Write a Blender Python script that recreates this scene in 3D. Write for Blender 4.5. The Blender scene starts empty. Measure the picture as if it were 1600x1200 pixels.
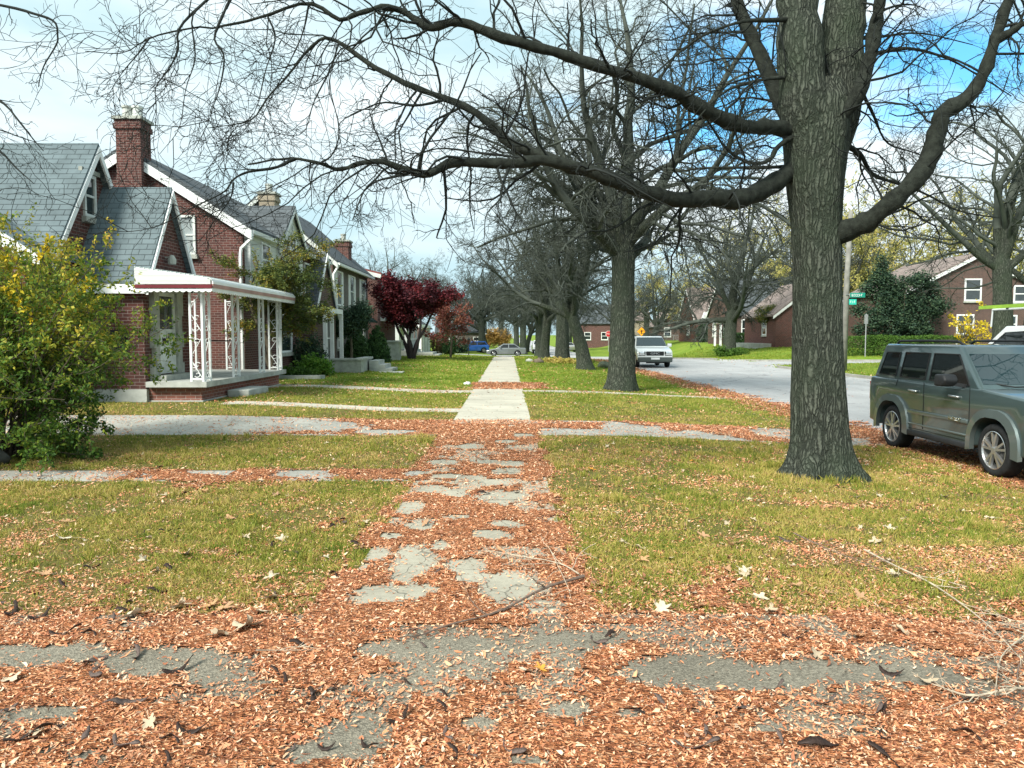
import bpy, bmesh, math, random
import numpy as np
from mathutils import Vector
R = math.radians
sc = bpy.context.scene
col = sc.collection

# ---------------------------------------------------------------- camera
F_PX, CAM_H, YAW, PITCH = 1200.0, 1.65, 0.005, math.atan(77/1200.0)
cam_d = bpy.data.cameras.new('camera')
cam = bpy.data.objects.new('camera', cam_d); col.objects.link(cam)
cam_d.sensor_width = 36; cam_d.lens = 36*F_PX/1600
cam_d.clip_start = 0.05; cam_d.clip_end = 4000
cam.location = (0, 0, CAM_H)
cam.rotation_euler = (math.pi/2-PITCH, 0, -YAW)
sc.camera = cam
sc.render.resolution_x, sc.render.resolution_y = 1024, 768

# ---------------------------------------------------------------- sky and sun
SUN_EL, SUN_AZ = R(42), math.atan2(-0.62, -0.78)          # azimuth: x = sin, y = cos
w = bpy.data.worlds.new('World'); sc.world = w; w.use_nodes = True
wt = w.node_tree; wt.nodes.clear()
def WN(t, **k):
    n = wt.nodes.new(t)
    for a, v in k.items(): setattr(n, a, v)
    return n
def WL(a, b): wt.links.new(a, b)
w_out = WN('ShaderNodeOutputWorld'); w_bg = WN('ShaderNodeBackground'); WL(w_bg.outputs[0], w_out.inputs[0])
sky = WN('ShaderNodeTexSky', sky_type='NISHITA', sun_disc=False); sky.sun_elevation = SUN_EL; sky.sun_rotation = SUN_AZ
w_tc = WN('ShaderNodeTexCoord')
w_map = WN('ShaderNodeMapping'); w_map.inputs['Scale'].default_value = (1.0, 1.0, 2.6); w_map.inputs['Location'].default_value = (0.35, 0.1, 0.2)
WL(w_tc.outputs['Generated'], w_map.inputs['Vector'])
w_n1 = WN('ShaderNodeTexNoise'); w_n1.inputs['Scale'].default_value = 3.4; w_n1.inputs['Detail'].default_value = 9; w_n1.inputs['Roughness'].default_value = 0.55; w_n1.inputs['Distortion'].default_value = 0.6
WL(w_map.outputs[0], w_n1.inputs['Vector'])
# gaps of blue in two parts of the sky
def w_gap(d, lo):
    v = Vector(d).normalized()
    n = WN('ShaderNodeVectorMath', operation='DOT_PRODUCT'); n.inputs[1].default_value = v
    WL(w_tc.outputs['Generated'], n.inputs[0])
    m = WN('ShaderNodeMapRange'); m.inputs['From Min'].default_value = lo; m.inputs['From Max'].default_value = 1.0
    m.inputs['To Min'].default_value = 0.0; m.inputs['To Max'].default_value = 0.28
    WL(n.outputs['Value'], m.inputs['Value']); return m.outputs[0]
g1 = w_gap((0.62, 1.0, 0.55), 0.962); g2 = w_gap((0.29, 1.0, 0.33), 0.988); g3 = w_gap((0.9, 0.3, 0.75), 0.90)
w_mx = WN('ShaderNodeMath', operation='MAXIMUM'); WL(g1, w_mx.inputs[0]); WL(g2, w_mx.inputs[1])
w_mx2 = WN('ShaderNodeMath', operation='MAXIMUM'); WL(w_mx.outputs[0], w_mx2.inputs[0]); WL(g3, w_mx2.inputs[1])
w_sub = WN('ShaderNodeMath', operation='SUBTRACT'); WL(w_n1.outputs['Fac'], w_sub.inputs[0]); WL(w_mx2.outputs[0], w_sub.inputs[1])
w_cov = WN('ShaderNodeMapRange', interpolation_type='SMOOTHSTEP'); w_cov.inputs['From Min'].default_value = 0.16; w_cov.inputs['From Max'].default_value = 0.40
WL(w_sub.outputs[0], w_cov.inputs['Value'])
w_n2 = WN('ShaderNodeTexNoise'); w_n2.inputs['Scale'].default_value = 1.9; w_n2.inputs['Detail'].default_value = 7; w_n2.inputs['Roughness'].default_value = 0.5
w_map2 = WN('ShaderNodeMapping'); w_map2.inputs['Scale'].default_value = (1, 1, 3.4); w_map2.inputs['Location'].default_value = (3.1, 1.7, 0.6)
WL(w_tc.outputs['Generated'], w_map2.inputs['Vector']); WL(w_map2.outputs[0], w_n2.inputs['Vector'])
w_cr = WN('ShaderNodeValToRGB'); WL(w_n2.outputs['Fac'], w_cr.inputs[0])
w_cr.color_ramp.elements[0].position = 0.40; w_cr.color_ramp.elements[0].color = (0.33, 0.46, 0.50, 1)
w_cr.color_ramp.elements[1].position = 0.60; w_cr.color_ramp.elements[1].color = (0.54, 0.60, 0.615, 1)
w_sc = WN('ShaderNodeVectorMath', operation='SCALE'); WL(sky.outputs[0], w_sc.inputs[0]); w_sc.inputs['Scale'].default_value = 0.14
w_mix = WN('ShaderNodeMix', data_type='RGBA'); WL(w_cov.outputs[0], w_mix.inputs['Factor'])
w_tint = WN('ShaderNodeVectorMath', operation='MULTIPLY'); WL(w_sc.outputs[0], w_tint.inputs[0]); w_tint.inputs[1].default_value = (0.40, 0.88, 1.0)
WL(w_tint.outputs[0], w_mix.inputs['A']); WL(w_cr.outputs[0], w_mix.inputs['B'])
WL(w_mix.outputs['Result'], w_bg.inputs['Color']); w_bg.inputs['Strength'].default_value = 1.0

sun_d = bpy.data.lights.new('sun', 'SUN'); sun_d.energy = 3.7; sun_d.angle = R(18); sun_d.color = (1.0, 0.95, 0.86)
sun = bpy.data.objects.new('sun', sun_d); col.objects.link(sun)
sd = Vector((math.sin(SUN_AZ)*math.cos(SUN_EL), math.cos(SUN_AZ)*math.cos(SUN_EL), math.sin(SUN_EL)))
sun.rotation_euler = sd.to_track_quat('Z', 'Y').to_euler(); sun.location = (-20, -20, 40)
sc.view_settings.view_transform = 'Standard'; sc.view_settings.look = 'None'
sc.view_settings.exposure = 1.0; sc.view_settings.gamma = 1
sc.render.engine = 'CYCLES'
sc.cycles.max_bounces = 6; sc.cycles.transparent_max_bounces = 8

# ---------------------------------------------------------------- pixel -> place, used to measure the layout once
_sy, _cy, _sp, _cp = math.sin(YAW), math.cos(YAW), math.sin(PITCH), math.cos(PITCH)
def ray(px, py):
    u, v = (px-800)/F_PX, (600-py)/F_PX
    fh = (_sy, _cy)
    return Vector((u*_cy + v*fh[0]*_sp + fh[0]*_cp, -u*_sy + v*fh[1]*_sp + fh[1]*_cp, v*_cp - _sp))
def at(px, py, Y):
    r = ray(px, py); return Vector((0, 0, CAM_H)) + r*(Y/r.y)
def gnd(px, py, z=0.0):
    r = ray(px, py); return Vector((0, 0, CAM_H)) + r*((z-CAM_H)/r.z)

# ---------------------------------------------------------------- noise and terrain
_tab = np.random.RandomState(7).rand(256, 256)
def vnoise(x, y, s, seed=0):
    x = np.asarray(x, float)/s + seed*13.7; y = np.asarray(y, float)/s + seed*7.3
    xi = np.floor(x).astype(int); yi = np.floor(y).astype(int)
    fx = x-xi; fy = y-yi; fx = fx*fx*(3-2*fx); fy = fy*fy*(3-2*fy)
    a = _tab[xi % 256, yi % 256]; b = _tab[(xi+1) % 256, yi % 256]
    c = _tab[xi % 256, (yi+1) % 256]; d = _tab[(xi+1) % 256, (yi+1) % 256]
    return (a*(1-fx)+b*fx)*(1-fy) + (c*(1-fx)+d*fx)*fy
def fbm(x, y, s, seed=0, o=4):
    t = 0; a = 1; n = 0
    for k in range(o):
        t = t + a*vnoise(x, y, s/2**k, seed+k*3); n += a; a *= 0.5
    return t/n
def ss(a, b, x):
    t = np.clip((np.asarray(x, float)-a)/(b-a), 0, 1); return t*t*(3-2*t)
def gz(x, y):
    x = np.asarray(x, float); y = np.asarray(y, float)
    zb = -0.84*np.clip((y-57)/30, 0, 1)
    side = 1-ss(44.4, 44.9, y)*(1-ss(53.1, 53.6, y))
    z = zb*(1-ss(17, 25, x)*(y > 0)) - 0.2*ss(1.0, 6.9, x)
    z = z + side*(0.11*ss(14.95, 15.2, x) + ss(16, 25, x)*(0.2 + 0.55*ss(55, 75, y)))
    z = z + 0.17*ss(1.4, 6.2, -x)*ss(12.0, 16.5, y)
    return z
def g1z(x, y): return float(gz(x, y))

# ---------------------------------------------------------------- mesh builder
class G:
    def __init__(s): s.v = []; s.n = 0; s.f = []      # f: (array (m,k), material index)
    def add(s, verts, faces, mi=0):
        verts = np.asarray(verts, float).reshape(-1, 3); faces = np.asarray(faces, int)
        s.v.append(verts); s.f.append((faces+s.n, mi)); s.n += len(verts)
    def addm(s, verts, facelist, mi=0):
        verts = np.asarray(verts, float).reshape(-1, 3)
        s.v.append(verts)
        by = {}
        for f in facelist: by.setdefault(len(f), []).append(f)
        for k, fs in by.items(): s.f.append((np.asarray(fs, int)+s.n, mi))
        s.n += len(verts)
    def box(s, x0, x1, y0, y1, z0, z1, mi=0):
        v = [(x, y, z) for x in (x0, x1) for y in (y0, y1) for z in (z0, z1)]
        s.add(v, [(0, 1, 3, 2), (4, 6, 7, 5), (0, 4, 5, 1), (2, 3, 7, 6), (0, 2, 6, 4), (1, 5, 7, 3)], mi)
    def prism(s, poly, off, mi=0):
        p = np.asarray([tuple(q) for q in poly], float); n = len(p); q = p+np.asarray(tuple(off), float)
        fl = [tuple(range(n))[::-1], tuple(range(n, 2*n))] + [(i, (i+1) % n, n+(i+1) % n, n+i) for i in range(n)]
        s.addm(np.vstack([p, q]), fl, mi)
    def bar(s, a, b, wd, ht, mi=0, up=(0, 0, 1)):
        a = Vector(a); b = Vector(b); t = (b-a).normalized(); u = Vector(up)
        if abs(t.dot(u)) > 0.95: u = Vector((1, 0, 0))
        l = t.cross(u).normalized(); u = l.cross(t).normalized()
        v = [p + l*sx*wd/2 + u*sz*ht/2 for p in (a, b) for sx, sz in ((-1, -1), (1, -1), (1, 1), (-1, 1))]
        s.add([tuple(q) for q in v], [(3, 2, 1, 0), (4, 5, 6, 7), (0, 1, 5, 4), (1, 2, 6, 5), (2, 3, 7, 6), (3, 0, 4, 7)], mi)
    def tubes(s, P, Rr, k, mi=0, cap=False):
        # P (B,n,3), Rr (B,n)
        P = np.asarray(P, float); Rr = np.asarray(Rr, float); B, n, _ = P.shape
        T = np.gradient(P, axis=1); T /= np.linalg.norm(T, axis=2, keepdims=True)+1e-9
        mean = np.abs(T).mean(axis=1); ax = np.argmin(mean, axis=1)
        ref = np.eye(3)[ax][:, None, :]
        N = np.cross(T, ref); N /= np.linalg.norm(N, axis=2, keepdims=True)+1e-9
        Bn = np.cross(T, N)
        a = np.arange(k)*2*np.pi/k
        V = P[:, :, None, :] + Rr[:, :, None, None]*(np.cos(a)[None, None, :, None]*N[:, :, None, :] + np.sin(a)[None, None, :, None]*Bn[:, :, None, :])
        base = (np.arange(B)*n*k)[:, None, None]; ii = np.arange(n-1)[None, :, None]*k; jj = np.arange(k)[None, None, :]; j2 = (jj+1) % k
        f = np.stack([base+ii+jj, base+ii+j2, base+ii+k+j2, base+ii+k+jj], axis=-1).reshape(-1, 4)
        s.add(V.reshape(-1, 3), f, mi)
        if cap:
            for b in range(B):
                o = s.n - B*n*k + b*n*k
                s.f.append((np.array([list(range(o, o+k))[::-1], list(range(o+(n-1)*k, o+n*k))]), mi))
    def tube(s, pts, r, k=8, mi=0, cap=True):
        pts = [tuple(p) for p in pts]
        if not hasattr(r, '__len__'): r = [r]*len(pts)
        s.tubes([pts], [list(r)], k, mi, cap)
    def lathe(s, c, axis, prof, k=24, mi=0):
        # prof: list of (along, radius) about axis through c; closed ends where the radius is 0
        c = np.asarray(tuple(c), float); ax = np.asarray(tuple(axis), float); ax /= np.linalg.norm(ax)
        ref = np.array([0, 0, 1.0]) if abs(ax[2]) < 0.9 else np.array([1.0, 0, 0])
        u = np.cross(ax, ref); u /= np.linalg.norm(u); v = np.cross(ax, u)
        a = np.arange(k)*2*np.pi/k; ring = np.cos(a)[:, None]*u + np.sin(a)[:, None]*v
        V = np.vstack([c + ax*h + ring*max(r, 1e-4) for h, r in prof]); n = len(prof)
        i = np.arange(n-1)[:, None]*k; j = np.arange(k)[None, :]; j2 = (j+1) % k
        f = np.stack([i+j, i+j2, i+k+j2, i+k+j], -1).reshape(-1, 4)
        s.add(V, f, mi)
    def build(s, name, mats, parent=None, origin=(0, 0, 0), smooth=False, local=False):
        me = bpy.data.meshes.new(name)
        V = np.vstack(s.v)
        if parent is not None and not local: V = V - np.array(tuple(parent['_o']))
        else: V = V - np.array(tuple(origin))
        me.vertices.add(len(V)); me.vertices.foreach_set('co', V.ravel())
        ls, lt, mi = [], [], []; li = []
        o = 0
        for f, m in s.f:
            k = f.shape[1]; c = len(f)
            ls.append(o + np.arange(c)*k); lt.append(np.full(c, k)); mi.append(np.full(c, m)); li.append(f.ravel()); o += c*k
        li = np.concatenate(li); ls = np.concatenate(ls); lt = np.concatenate(lt); mi = np.concatenate(mi)
        me.loops.add(len(li)); me.loops.foreach_set('vertex_index', li)
        me.polygons.add(len(ls)); me.polygons.foreach_set('loop_start', ls)
        me.polygons.foreach_set('material_index', mi)
        me.polygons.foreach_set('use_smooth', np.full(len(ls), smooth))
        me.update(calc_edges=True); me.validate()
        if not isinstance(mats, (list, tuple)): mats = [mats]
        for m in mats: me.materials.append(m)
        ob = bpy.data.objects.new(name, me); col.objects.link(ob)
        if parent is not None:
            ob.parent = parent
            if not local: ob['_o'] = parent['_o']
            else: ob['_o'] = (0.0, 0.0, 0.0)
        else:
            ob.location = origin; ob['_o'] = tuple(float(q) for q in origin)
        return ob

def tag(o, label, cat=None, group=None, kind=None):
    if label: o['label'] = label
    if cat: o['category'] = cat
    if group: o['group'] = group
    if kind: o['kind'] = kind
    return o
def thing(name, loc, label, cat, group=None, rz=0.0):
    o = bpy.data.objects.new(name, None); col.objects.link(o); o.location = loc; o.rotation_euler = (0, 0, rz)
    o.empty_display_size = 0.1
    o['_o'] = tuple(float(q) for q in loc) if rz == 0 else (0.0, 0.0, 0.0)
    return tag(o, label, cat, group)
def kids(o): return [c for c in o.children]
def dup(o, loc=None, rz=None, scale=None, label=None, parent=None):
    c = o.copy(); col.objects.link(c); c.parent = parent
    if loc is not None: c.location = loc
    if rz is not None: c.rotation_euler = (0, 0, rz)
    if scale is not None: c.scale = scale if hasattr(scale, '__len__') else (scale,)*3
    if label: c['label'] = label
    for ch in kids(o): dup(ch, parent=c)
    return c
def bevel(o, wd=0.02, seg=2, ang=35):
    m = o.modifiers.new('bevel', 'BEVEL'); m.width = wd; m.segments = seg; m.limit_method = 'ANGLE'; m.angle_limit = R(ang); m.harden_normals = False
    for p in o.data.polygons: p.use_smooth = True
    return o

# ---------------------------------------------------------------- materials
class NT:
    def __init__(s, name, rough=0.8, spec=0.3, metal=0.0):
        s.m = bpy.data.materials.new(name); s.m.use_nodes = True; s.t = s.m.node_tree
        s.b = s.t.nodes['Principled BSDF']; s.b.inputs['Roughness'].default_value = rough
        s.b.inputs['Specular IOR Level'].default_value = spec; s.b.inputs['Metallic'].default_value = metal
        s.tc = None
    def N(s, t, ins={}, **k):
        n = s.t.nodes.new(t)
        for a, v in k.items(): setattr(n, a, v)
        for a, v in ins.items():
            if isinstance(v, bpy.types.NodeSocket): s.t.links.new(v, n.inputs[a])
            else: n.inputs[a].default_value = v
        return n
    def L(s, a, b): s.t.links.new(a, b)
    def co(s, kind='Object'):
        if s.tc is None: s.tc = s.N('ShaderNodeTexCoord')
        return s.tc.outputs[kind]
    def pos(s): return s.N('ShaderNodeNewGeometry').outputs['Position']
    def mapv(s, v, scale=(1, 1, 1), loc=(0, 0, 0), rot=(0, 0, 0)):
        return s.N('ShaderNodeMapping', {'Vector': v, 'Scale': scale, 'Location': loc, 'Rotation': rot}).outputs[0]
    def noise(s, v, scale, detail=4, rough=0.55, dist=0.0, col_=False):
        n = s.N('ShaderNodeTexNoise', {'Vector': v, 'Scale': scale, 'Detail': detail, 'Roughness': rough, 'Distortion': dist})
        return n.outputs['Color' if col_ else 'Fac']
    def ramp(s, f, stops, interp='LINEAR'):
        n = s.N('ShaderNodeValToRGB', {0: f}); cr = n.color_ramp; cr.interpolation = interp
        while len(cr.elements) < len(stops): cr.elements.new(0.5)
        for e, (p, c) in zip(cr.elements, stops): e.position = p; e.color = (*c, 1) if len(c) == 3 else c
        return n.outputs[0]
    def mix(s, f, a, b, mode='MIX'):
        n = s.N('ShaderNodeMix', data_type='RGBA', blend_type=mode)
        for k, v in (('Factor', f), ('A', a), ('B', b)):
            i = n.inputs[k] if k == 'Factor' else [q for q in n.inputs if q.name == k and q.type == 'RGBA'][0]
            if isinstance(v, bpy.types.NodeSocket): s.L(v, i)
            else: i.default_value = v if k == 'Factor' else (*v, 1)
        return [q for q in n.outputs if q.type == 'RGBA'][0]
    def math(s, op, a, b=0.0):
        return s.N('ShaderNodeMath', {0: a, 1: b}, operation=op).outputs[0]
    def rng(s, v, a, b, c=0.0, d=1.0):
        return s.N('ShaderNodeMapRange', {'Value': v, 'From Min': a, 'From Max': b, 'To Min': c, 'To Max': d}).outputs[0]
    def bump(s, h, dist=0.01, strength=1.0):
        n = s.N('ShaderNodeBump', {'Height': h, 'Distance': dist, 'Strength': strength}); s.L(n.outputs[0], s.b.inputs['Normal'])
    def color(s, c):
        if isinstance(c, bpy.types.NodeSocket): s.L(c, s.b.inputs['Base Color'])
        else: s.b.inputs['Base Color'].default_value = (*c, 1)
        return s.m
    def island(s): return s.N('ShaderNodeNewGeometry').outputs['Random Per Island']

def sub3(c, f): return tuple(min(1, q*f) for q in c)
def m_plain(name, c, rough=0.7, var=0.15, scale=6.0, spec=0.3, metal=0.0, bump=0.0):
    t = NT(name, rough, spec, metal)
    f = t.noise(t.co(), scale, 5)
    out = t.color(t.ramp(f, [(0.3, sub3(c, 1-var)), (0.7, sub3(c, 1+var))]))
    if bump: t.bump(t.noise(t.co(), scale*8, 4), bump)
    return out
def m_leafy(name, stops, rough=0.65, trans=0.25, clump=(0.6, 0.5), zs=0.0, z0=1.2):
    t = NT(name, rough, 0.25)
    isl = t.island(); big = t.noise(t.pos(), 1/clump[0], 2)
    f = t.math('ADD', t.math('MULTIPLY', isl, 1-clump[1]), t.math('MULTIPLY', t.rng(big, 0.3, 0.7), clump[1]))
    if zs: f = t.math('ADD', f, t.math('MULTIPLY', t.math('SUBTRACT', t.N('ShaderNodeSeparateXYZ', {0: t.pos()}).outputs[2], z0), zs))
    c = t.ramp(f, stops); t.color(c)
    if trans:
        tr = t.N('ShaderNodeBsdfTranslucent', {'Color': c}); ms = t.N('ShaderNodeMixShader', {0: trans})
        t.L(t.b.outputs[0], ms.inputs[1]); t.L(tr.outputs[0], ms.inputs[2])
        t.L(ms.outputs[0], t.t.nodes['Material Output'].inputs['Surface'])
    return t.m
def side_uv(t):
    """wall coordinates: (x or y, z) chosen by the way the face points"""
    g = t.N('ShaderNodeNewGeometry'); sn = t.N('ShaderNodeSeparateXYZ', {0: g.outputs['True Normal']})
    sp = t.N('ShaderNodeSeparateXYZ', {0: t.co()})
    isx = t.math('GREATER_THAN', t.math('ABSOLUTE', sn.outputs[0]), t.math('ABSOLUTE', sn.outputs[1]))
    u = t.math('ADD', t.math('MULTIPLY', sp.outputs[1], isx), t.math('MULTIPLY', sp.outputs[0], t.math('SUBTRACT', 1.0, isx)))
    return t.N('ShaderNodeCombineXYZ', {0: u, 1: sp.outputs[2]}).outputs[0], sp
def m_brick(name, c1, c2, mortar, scale=1.0, dirt=0.35):
    t = NT(name, 0.88, 0.2)
    uv, sp = side_uv(t)
    uv2 = t.mapv(uv, (1/scale,)*3)
    b = t.N('ShaderNodeTexBrick', {'Vector': uv2, 'Color1': (*c1, 1), 'Color2': (*c2, 1), 'Mortar': (*mortar, 1), 'Scale': 1.0,
        'Mortar Size': 0.006, 'Mortar Smooth': 0.4, 'Bias': -0.1, 'Brick Width': 0.215, 'Row Height': 0.075}, offset=0.5)
    n = t.noise(t.co(), 0.9, 6, 0.6); n2 = t.noise(t.mapv(t.co(), (1, 1, 1)), 11, 3)
    c = t.mix(t.rng(n, 0.35, 0.7, 0, dirt), b.outputs['Color'], (0.06, 0.05, 0.045))
    c = t.mix(t.rng(n2, 0.45, 0.75, 0, 0.35), c, sub3(c1, 1.7))
    t.color(c); h = t.math('ADD', t.math('MULTIPLY', b.outputs['Fac'], -1.0), t.math('MULTIPLY', n2, 0.5))
    t.bump(h, 0.012, 0.8); return t.m
def m_roof(name, c, rowh=0.16, var=0.35):
    t = NT(name, 0.9, 0.2)
    uv, sp = side_uv(t)
    b = t.N('ShaderNodeTexBrick', {'Vector': uv, 'Color1': (*sub3(c, 1-var), 1), 'Color2': (*sub3(c, 1+var), 1), 'Mortar': (*sub3(c, 0.25), 1),
        'Scale': 1.0, 'Mortar Size': 0.008, 'Mortar Smooth': 0.3, 'Brick Width': 0.3, 'Row Height': rowh}, offset=0.5)
    n = t.noise(t.co(), 1.3, 6, 0.65); n3 = t.noise(t.mapv(t.co(), (3, 3, 0.5)), 1.2, 4)
    cc = t.mix(t.rng(n, 0.35, 0.75, 0, 0.5), b.outputs['Color'], sub3(c, 1.6))
    cc = t.mix(t.rng(n3, 0.5, 0.75, 0, 0.4), cc, sub3(c, 0.5))
    t.color(cc); t.bump(t.math('MULTIPLY', b.outputs['Fac'], -1.0), 0.015, 0.8); return t.m
def m_siding(name, c, h=0.12):
    t = NT(name, 0.6, 0.3)
    uv, sp = side_uv(t)
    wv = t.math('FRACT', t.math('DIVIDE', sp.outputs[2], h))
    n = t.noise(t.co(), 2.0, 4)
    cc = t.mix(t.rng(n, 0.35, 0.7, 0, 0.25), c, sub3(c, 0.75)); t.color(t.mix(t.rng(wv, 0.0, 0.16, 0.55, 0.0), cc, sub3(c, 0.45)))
    t.bump(wv, 0.02, 0.9); return t.m
def m_bark(name, dark, light, sc_=1.0, depth=0.03, green=None):
    t = NT(name, 0.92, 0.12)
    v = t.mapv(t.co(), (1, 1, 0.11))
    wob = t.noise(t.mapv(t.co(), (1, 1, 0.6)), 4.5/sc_, 4, col_=True)
    v2 = t.N('ShaderNodeVectorMath', {0: v, 1: t.N('ShaderNodeVectorMath', {0: wob, 'Scale': 0.16}, operation='SCALE').outputs[0]}, operation='ADD').outputs[0]
    vo = t.N('ShaderNodeTexVoronoi', {'Vector': v2, 'Scale': 25/sc_}, feature='DISTANCE_TO_EDGE')
    edge = t.rng(vo.outputs['Distance'], 0.0, 0.30)
    n = t.noise(t.mapv(v2, (1, 1, 1.8)), 34/sc_, 7, 0.7); n2 = t.noise(t.co(), 1.6, 4)
    h = t.math('ADD', t.math('MULTIPLY', edge, 0.5), t.math('MULTIPLY', n, 0.75))
    c = t.ramp(h, [(0.25, sub3(dark, 0.7)), (0.5, dark), (0.95, light)])
    if green: c = t.mix(t.rng(n2, 0.4, 0.72, 0, 0.65), c, green)
    t.color(c); t.bump(h, depth, 0.9); return t.m

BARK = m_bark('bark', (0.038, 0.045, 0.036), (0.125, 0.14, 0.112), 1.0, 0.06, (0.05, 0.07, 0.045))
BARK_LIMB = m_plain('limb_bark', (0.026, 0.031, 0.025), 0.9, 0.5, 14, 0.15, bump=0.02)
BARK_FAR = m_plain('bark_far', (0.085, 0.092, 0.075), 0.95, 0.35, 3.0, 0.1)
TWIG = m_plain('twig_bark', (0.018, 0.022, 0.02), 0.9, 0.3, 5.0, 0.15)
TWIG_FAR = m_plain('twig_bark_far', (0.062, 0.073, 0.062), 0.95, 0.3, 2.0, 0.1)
WHITE = m_plain('white_paint', (0.72, 0.75, 0.74), 0.5, 0.08, 3.0)
OFFWHITE = m_plain('old_white_paint', (0.56, 0.6, 0.57), 0.6, 0.2, 4.0)
STONE = m_plain('limestone', (0.33, 0.35, 0.31), 0.85, 0.25, 5.0, bump=0.004)
CONC_TRIM = m_plain('porch_concrete', (0.36, 0.38, 0.35), 0.85, 0.25, 3.0, bump=0.003)
BRICK_RED = m_brick('brick_red', (0.115, 0.042, 0.034), (0.06, 0.026, 0.023), (0.30, 0.255, 0.23))
BRICK_DARK = m_brick('brick_brown', (0.105, 0.06, 0.048), (0.07, 0.045, 0.038), (0.25, 0.22, 0.2))
BRICK_GREY = m_brick('brick_grey', (0.15, 0.135, 0.12), (0.10, 0.09, 0.08), (0.28, 0.27, 0.25))
BRICK_TAN = m_brick('brick_buff', (0.33, 0.29, 0.21), (0.25, 0.21, 0.15), (0.35, 0.32, 0.28))
SLATE = m_roof('roof_slate', (0.105, 0.138, 0.148), 0.125, 0.1)
SHINGLE = m_roof('roof_shingle', (0.075, 0.088, 0.095), 0.15, 0.3)
SHINGLE_BROWN = m_roof('roof_shingle_brown', (0.2, 0.165, 0.15), 0.15, 0.2)
SIDING = m_siding('white_siding', (0.62, 0.66, 0.65))
AWN = m_siding('awning_metal', (0.68, 0.72, 0.7), 0.11)
MAROON = m_plain('maroon_paint', (0.13, 0.015, 0.02), 0.5, 0.12, 3.0)
ROSE = m_plain('faded_rose_paint', (0.36, 0.22, 0.19), 0.6, 0.2, 3.0)
BLACKM = m_plain('black_paint', (0.012, 0.014, 0.014), 0.5, 0.2)
DARKGREEN = m_plain('dark_green_cloth', (0.02, 0.05, 0.045), 0.7, 0.2)
def m_glass(name, c=(0.02, 0.03, 0.03), rough=0.04, spec=0.9):
    t = NT(name, rough, spec); t.b.inputs['Coat Weight'].default_value = 0.4; t.b.inputs['Coat Roughness'].default_value = 0.02
    return t.color(t.ramp(t.noise(t.co(), 1.4, 3), [(0.35, sub3(c, 0.6)), (0.7, sub3(c, 1.6))]))
GLASS = m_glass('window_glass')
CURTAIN_GLASS = m_glass('curtained_glass', (0.22, 0.25, 0.25), 0.15, 0.6)
# ================================================================ GROUND
rs = np.random.RandomState(11)
def m_lawn_soil():
    t = NT('lawn_soil', 0.95, 0.1); p = t.pos()
    n1 = t.noise(p, 0.55, 6, 0.6); n2 = t.noise(p, 7.0, 6, 0.7); n3 = t.noise(p, 60, 3, 0.7)
    sy = t.N('ShaderNodeSeparateXYZ', {0: p}).outputs[1]
    far = t.rng(sy, 15, 26)
    dry = t.ramp(t.math('ADD', t.math('MULTIPLY', n1, 0.6), t.math('MULTIPLY', n2, 0.4)), [(0.36, (0.10, 0.12, 0.025)), (0.5, (0.17, 0.15, 0.045)), (0.64, (0.24, 0.165, 0.08))])
    lush = t.ramp(t.math('ADD', t.math('MULTIPLY', n1, 0.5), t.math('MULTIPLY', n2, 0.5)), [(0.35, (0.11, 0.20, 0.018)), (0.5, (0.18, 0.28, 0.03)), (0.66, (0.28, 0.31, 0.06))])
    c = t.mix(far, dry, lush); c = t.mix(t.rng(n3, 0.3, 0.75, 0.0, 0.55), c, (0.05, 0.06, 0.018), 'MIX')
    t.color(c); t.bump(t.math('ADD', n3, t.math('MULTIPLY', n2, 1.5)), 0.03, 0.8); return t.m
def m_concrete(name, c, crack=0.6, joint=1.5, var=0.25):
    t = NT(name, 0.9, 0.2); p = t.pos()
    n = t.noise(p, 0.9, 6, 0.6); n2 = t.noise(p, 18, 5, 0.7)
    v = t.N('ShaderNodeTexVoronoi', {'Vector': t.N('ShaderNodeVectorMath', {0: p, 1: t.N('ShaderNodeVectorMath', {0: t.noise(p, 3, 3, col_=True), 'Scale': 0.35}, operation='SCALE').outputs[0]}, operation='ADD').outputs[0], 'Scale': 1.9}, feature='DISTANCE_TO_EDGE')
    ck = t.rng(v.outputs['Distance'], 0.0, 0.012, 1.0, 0.0)
    sy = t.N('ShaderNodeSeparateXYZ', {0: p}).outputs[1]
    fr = t.math('ABSOLUTE', t.math('SUBTRACT', t.math('FRACT', t.math('DIVIDE', sy, joint)), 0.5))
    jt = t.rng(fr, 0.488, 0.494, 0.0, 0.85)
    base = t.ramp(t.math('ADD', t.math('MULTIPLY', n, 0.6), t.math('MULTIPLY', n2, 0.4)), [(0.3, sub3(c, 1-var)), (0.65, sub3(c, 1+var*0.6))])
    c2 = t.mix(t.math('MULTIPLY', ck, crack), base, sub3(c, 0.3)); c2 = t.mix(jt, c2, sub3(c, 0.3))
    t.color(c2); t.bump(t.math('SUBTRACT', n2, t.math('ADD', ck, jt)), 0.006, 0.7); return t.m
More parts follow.
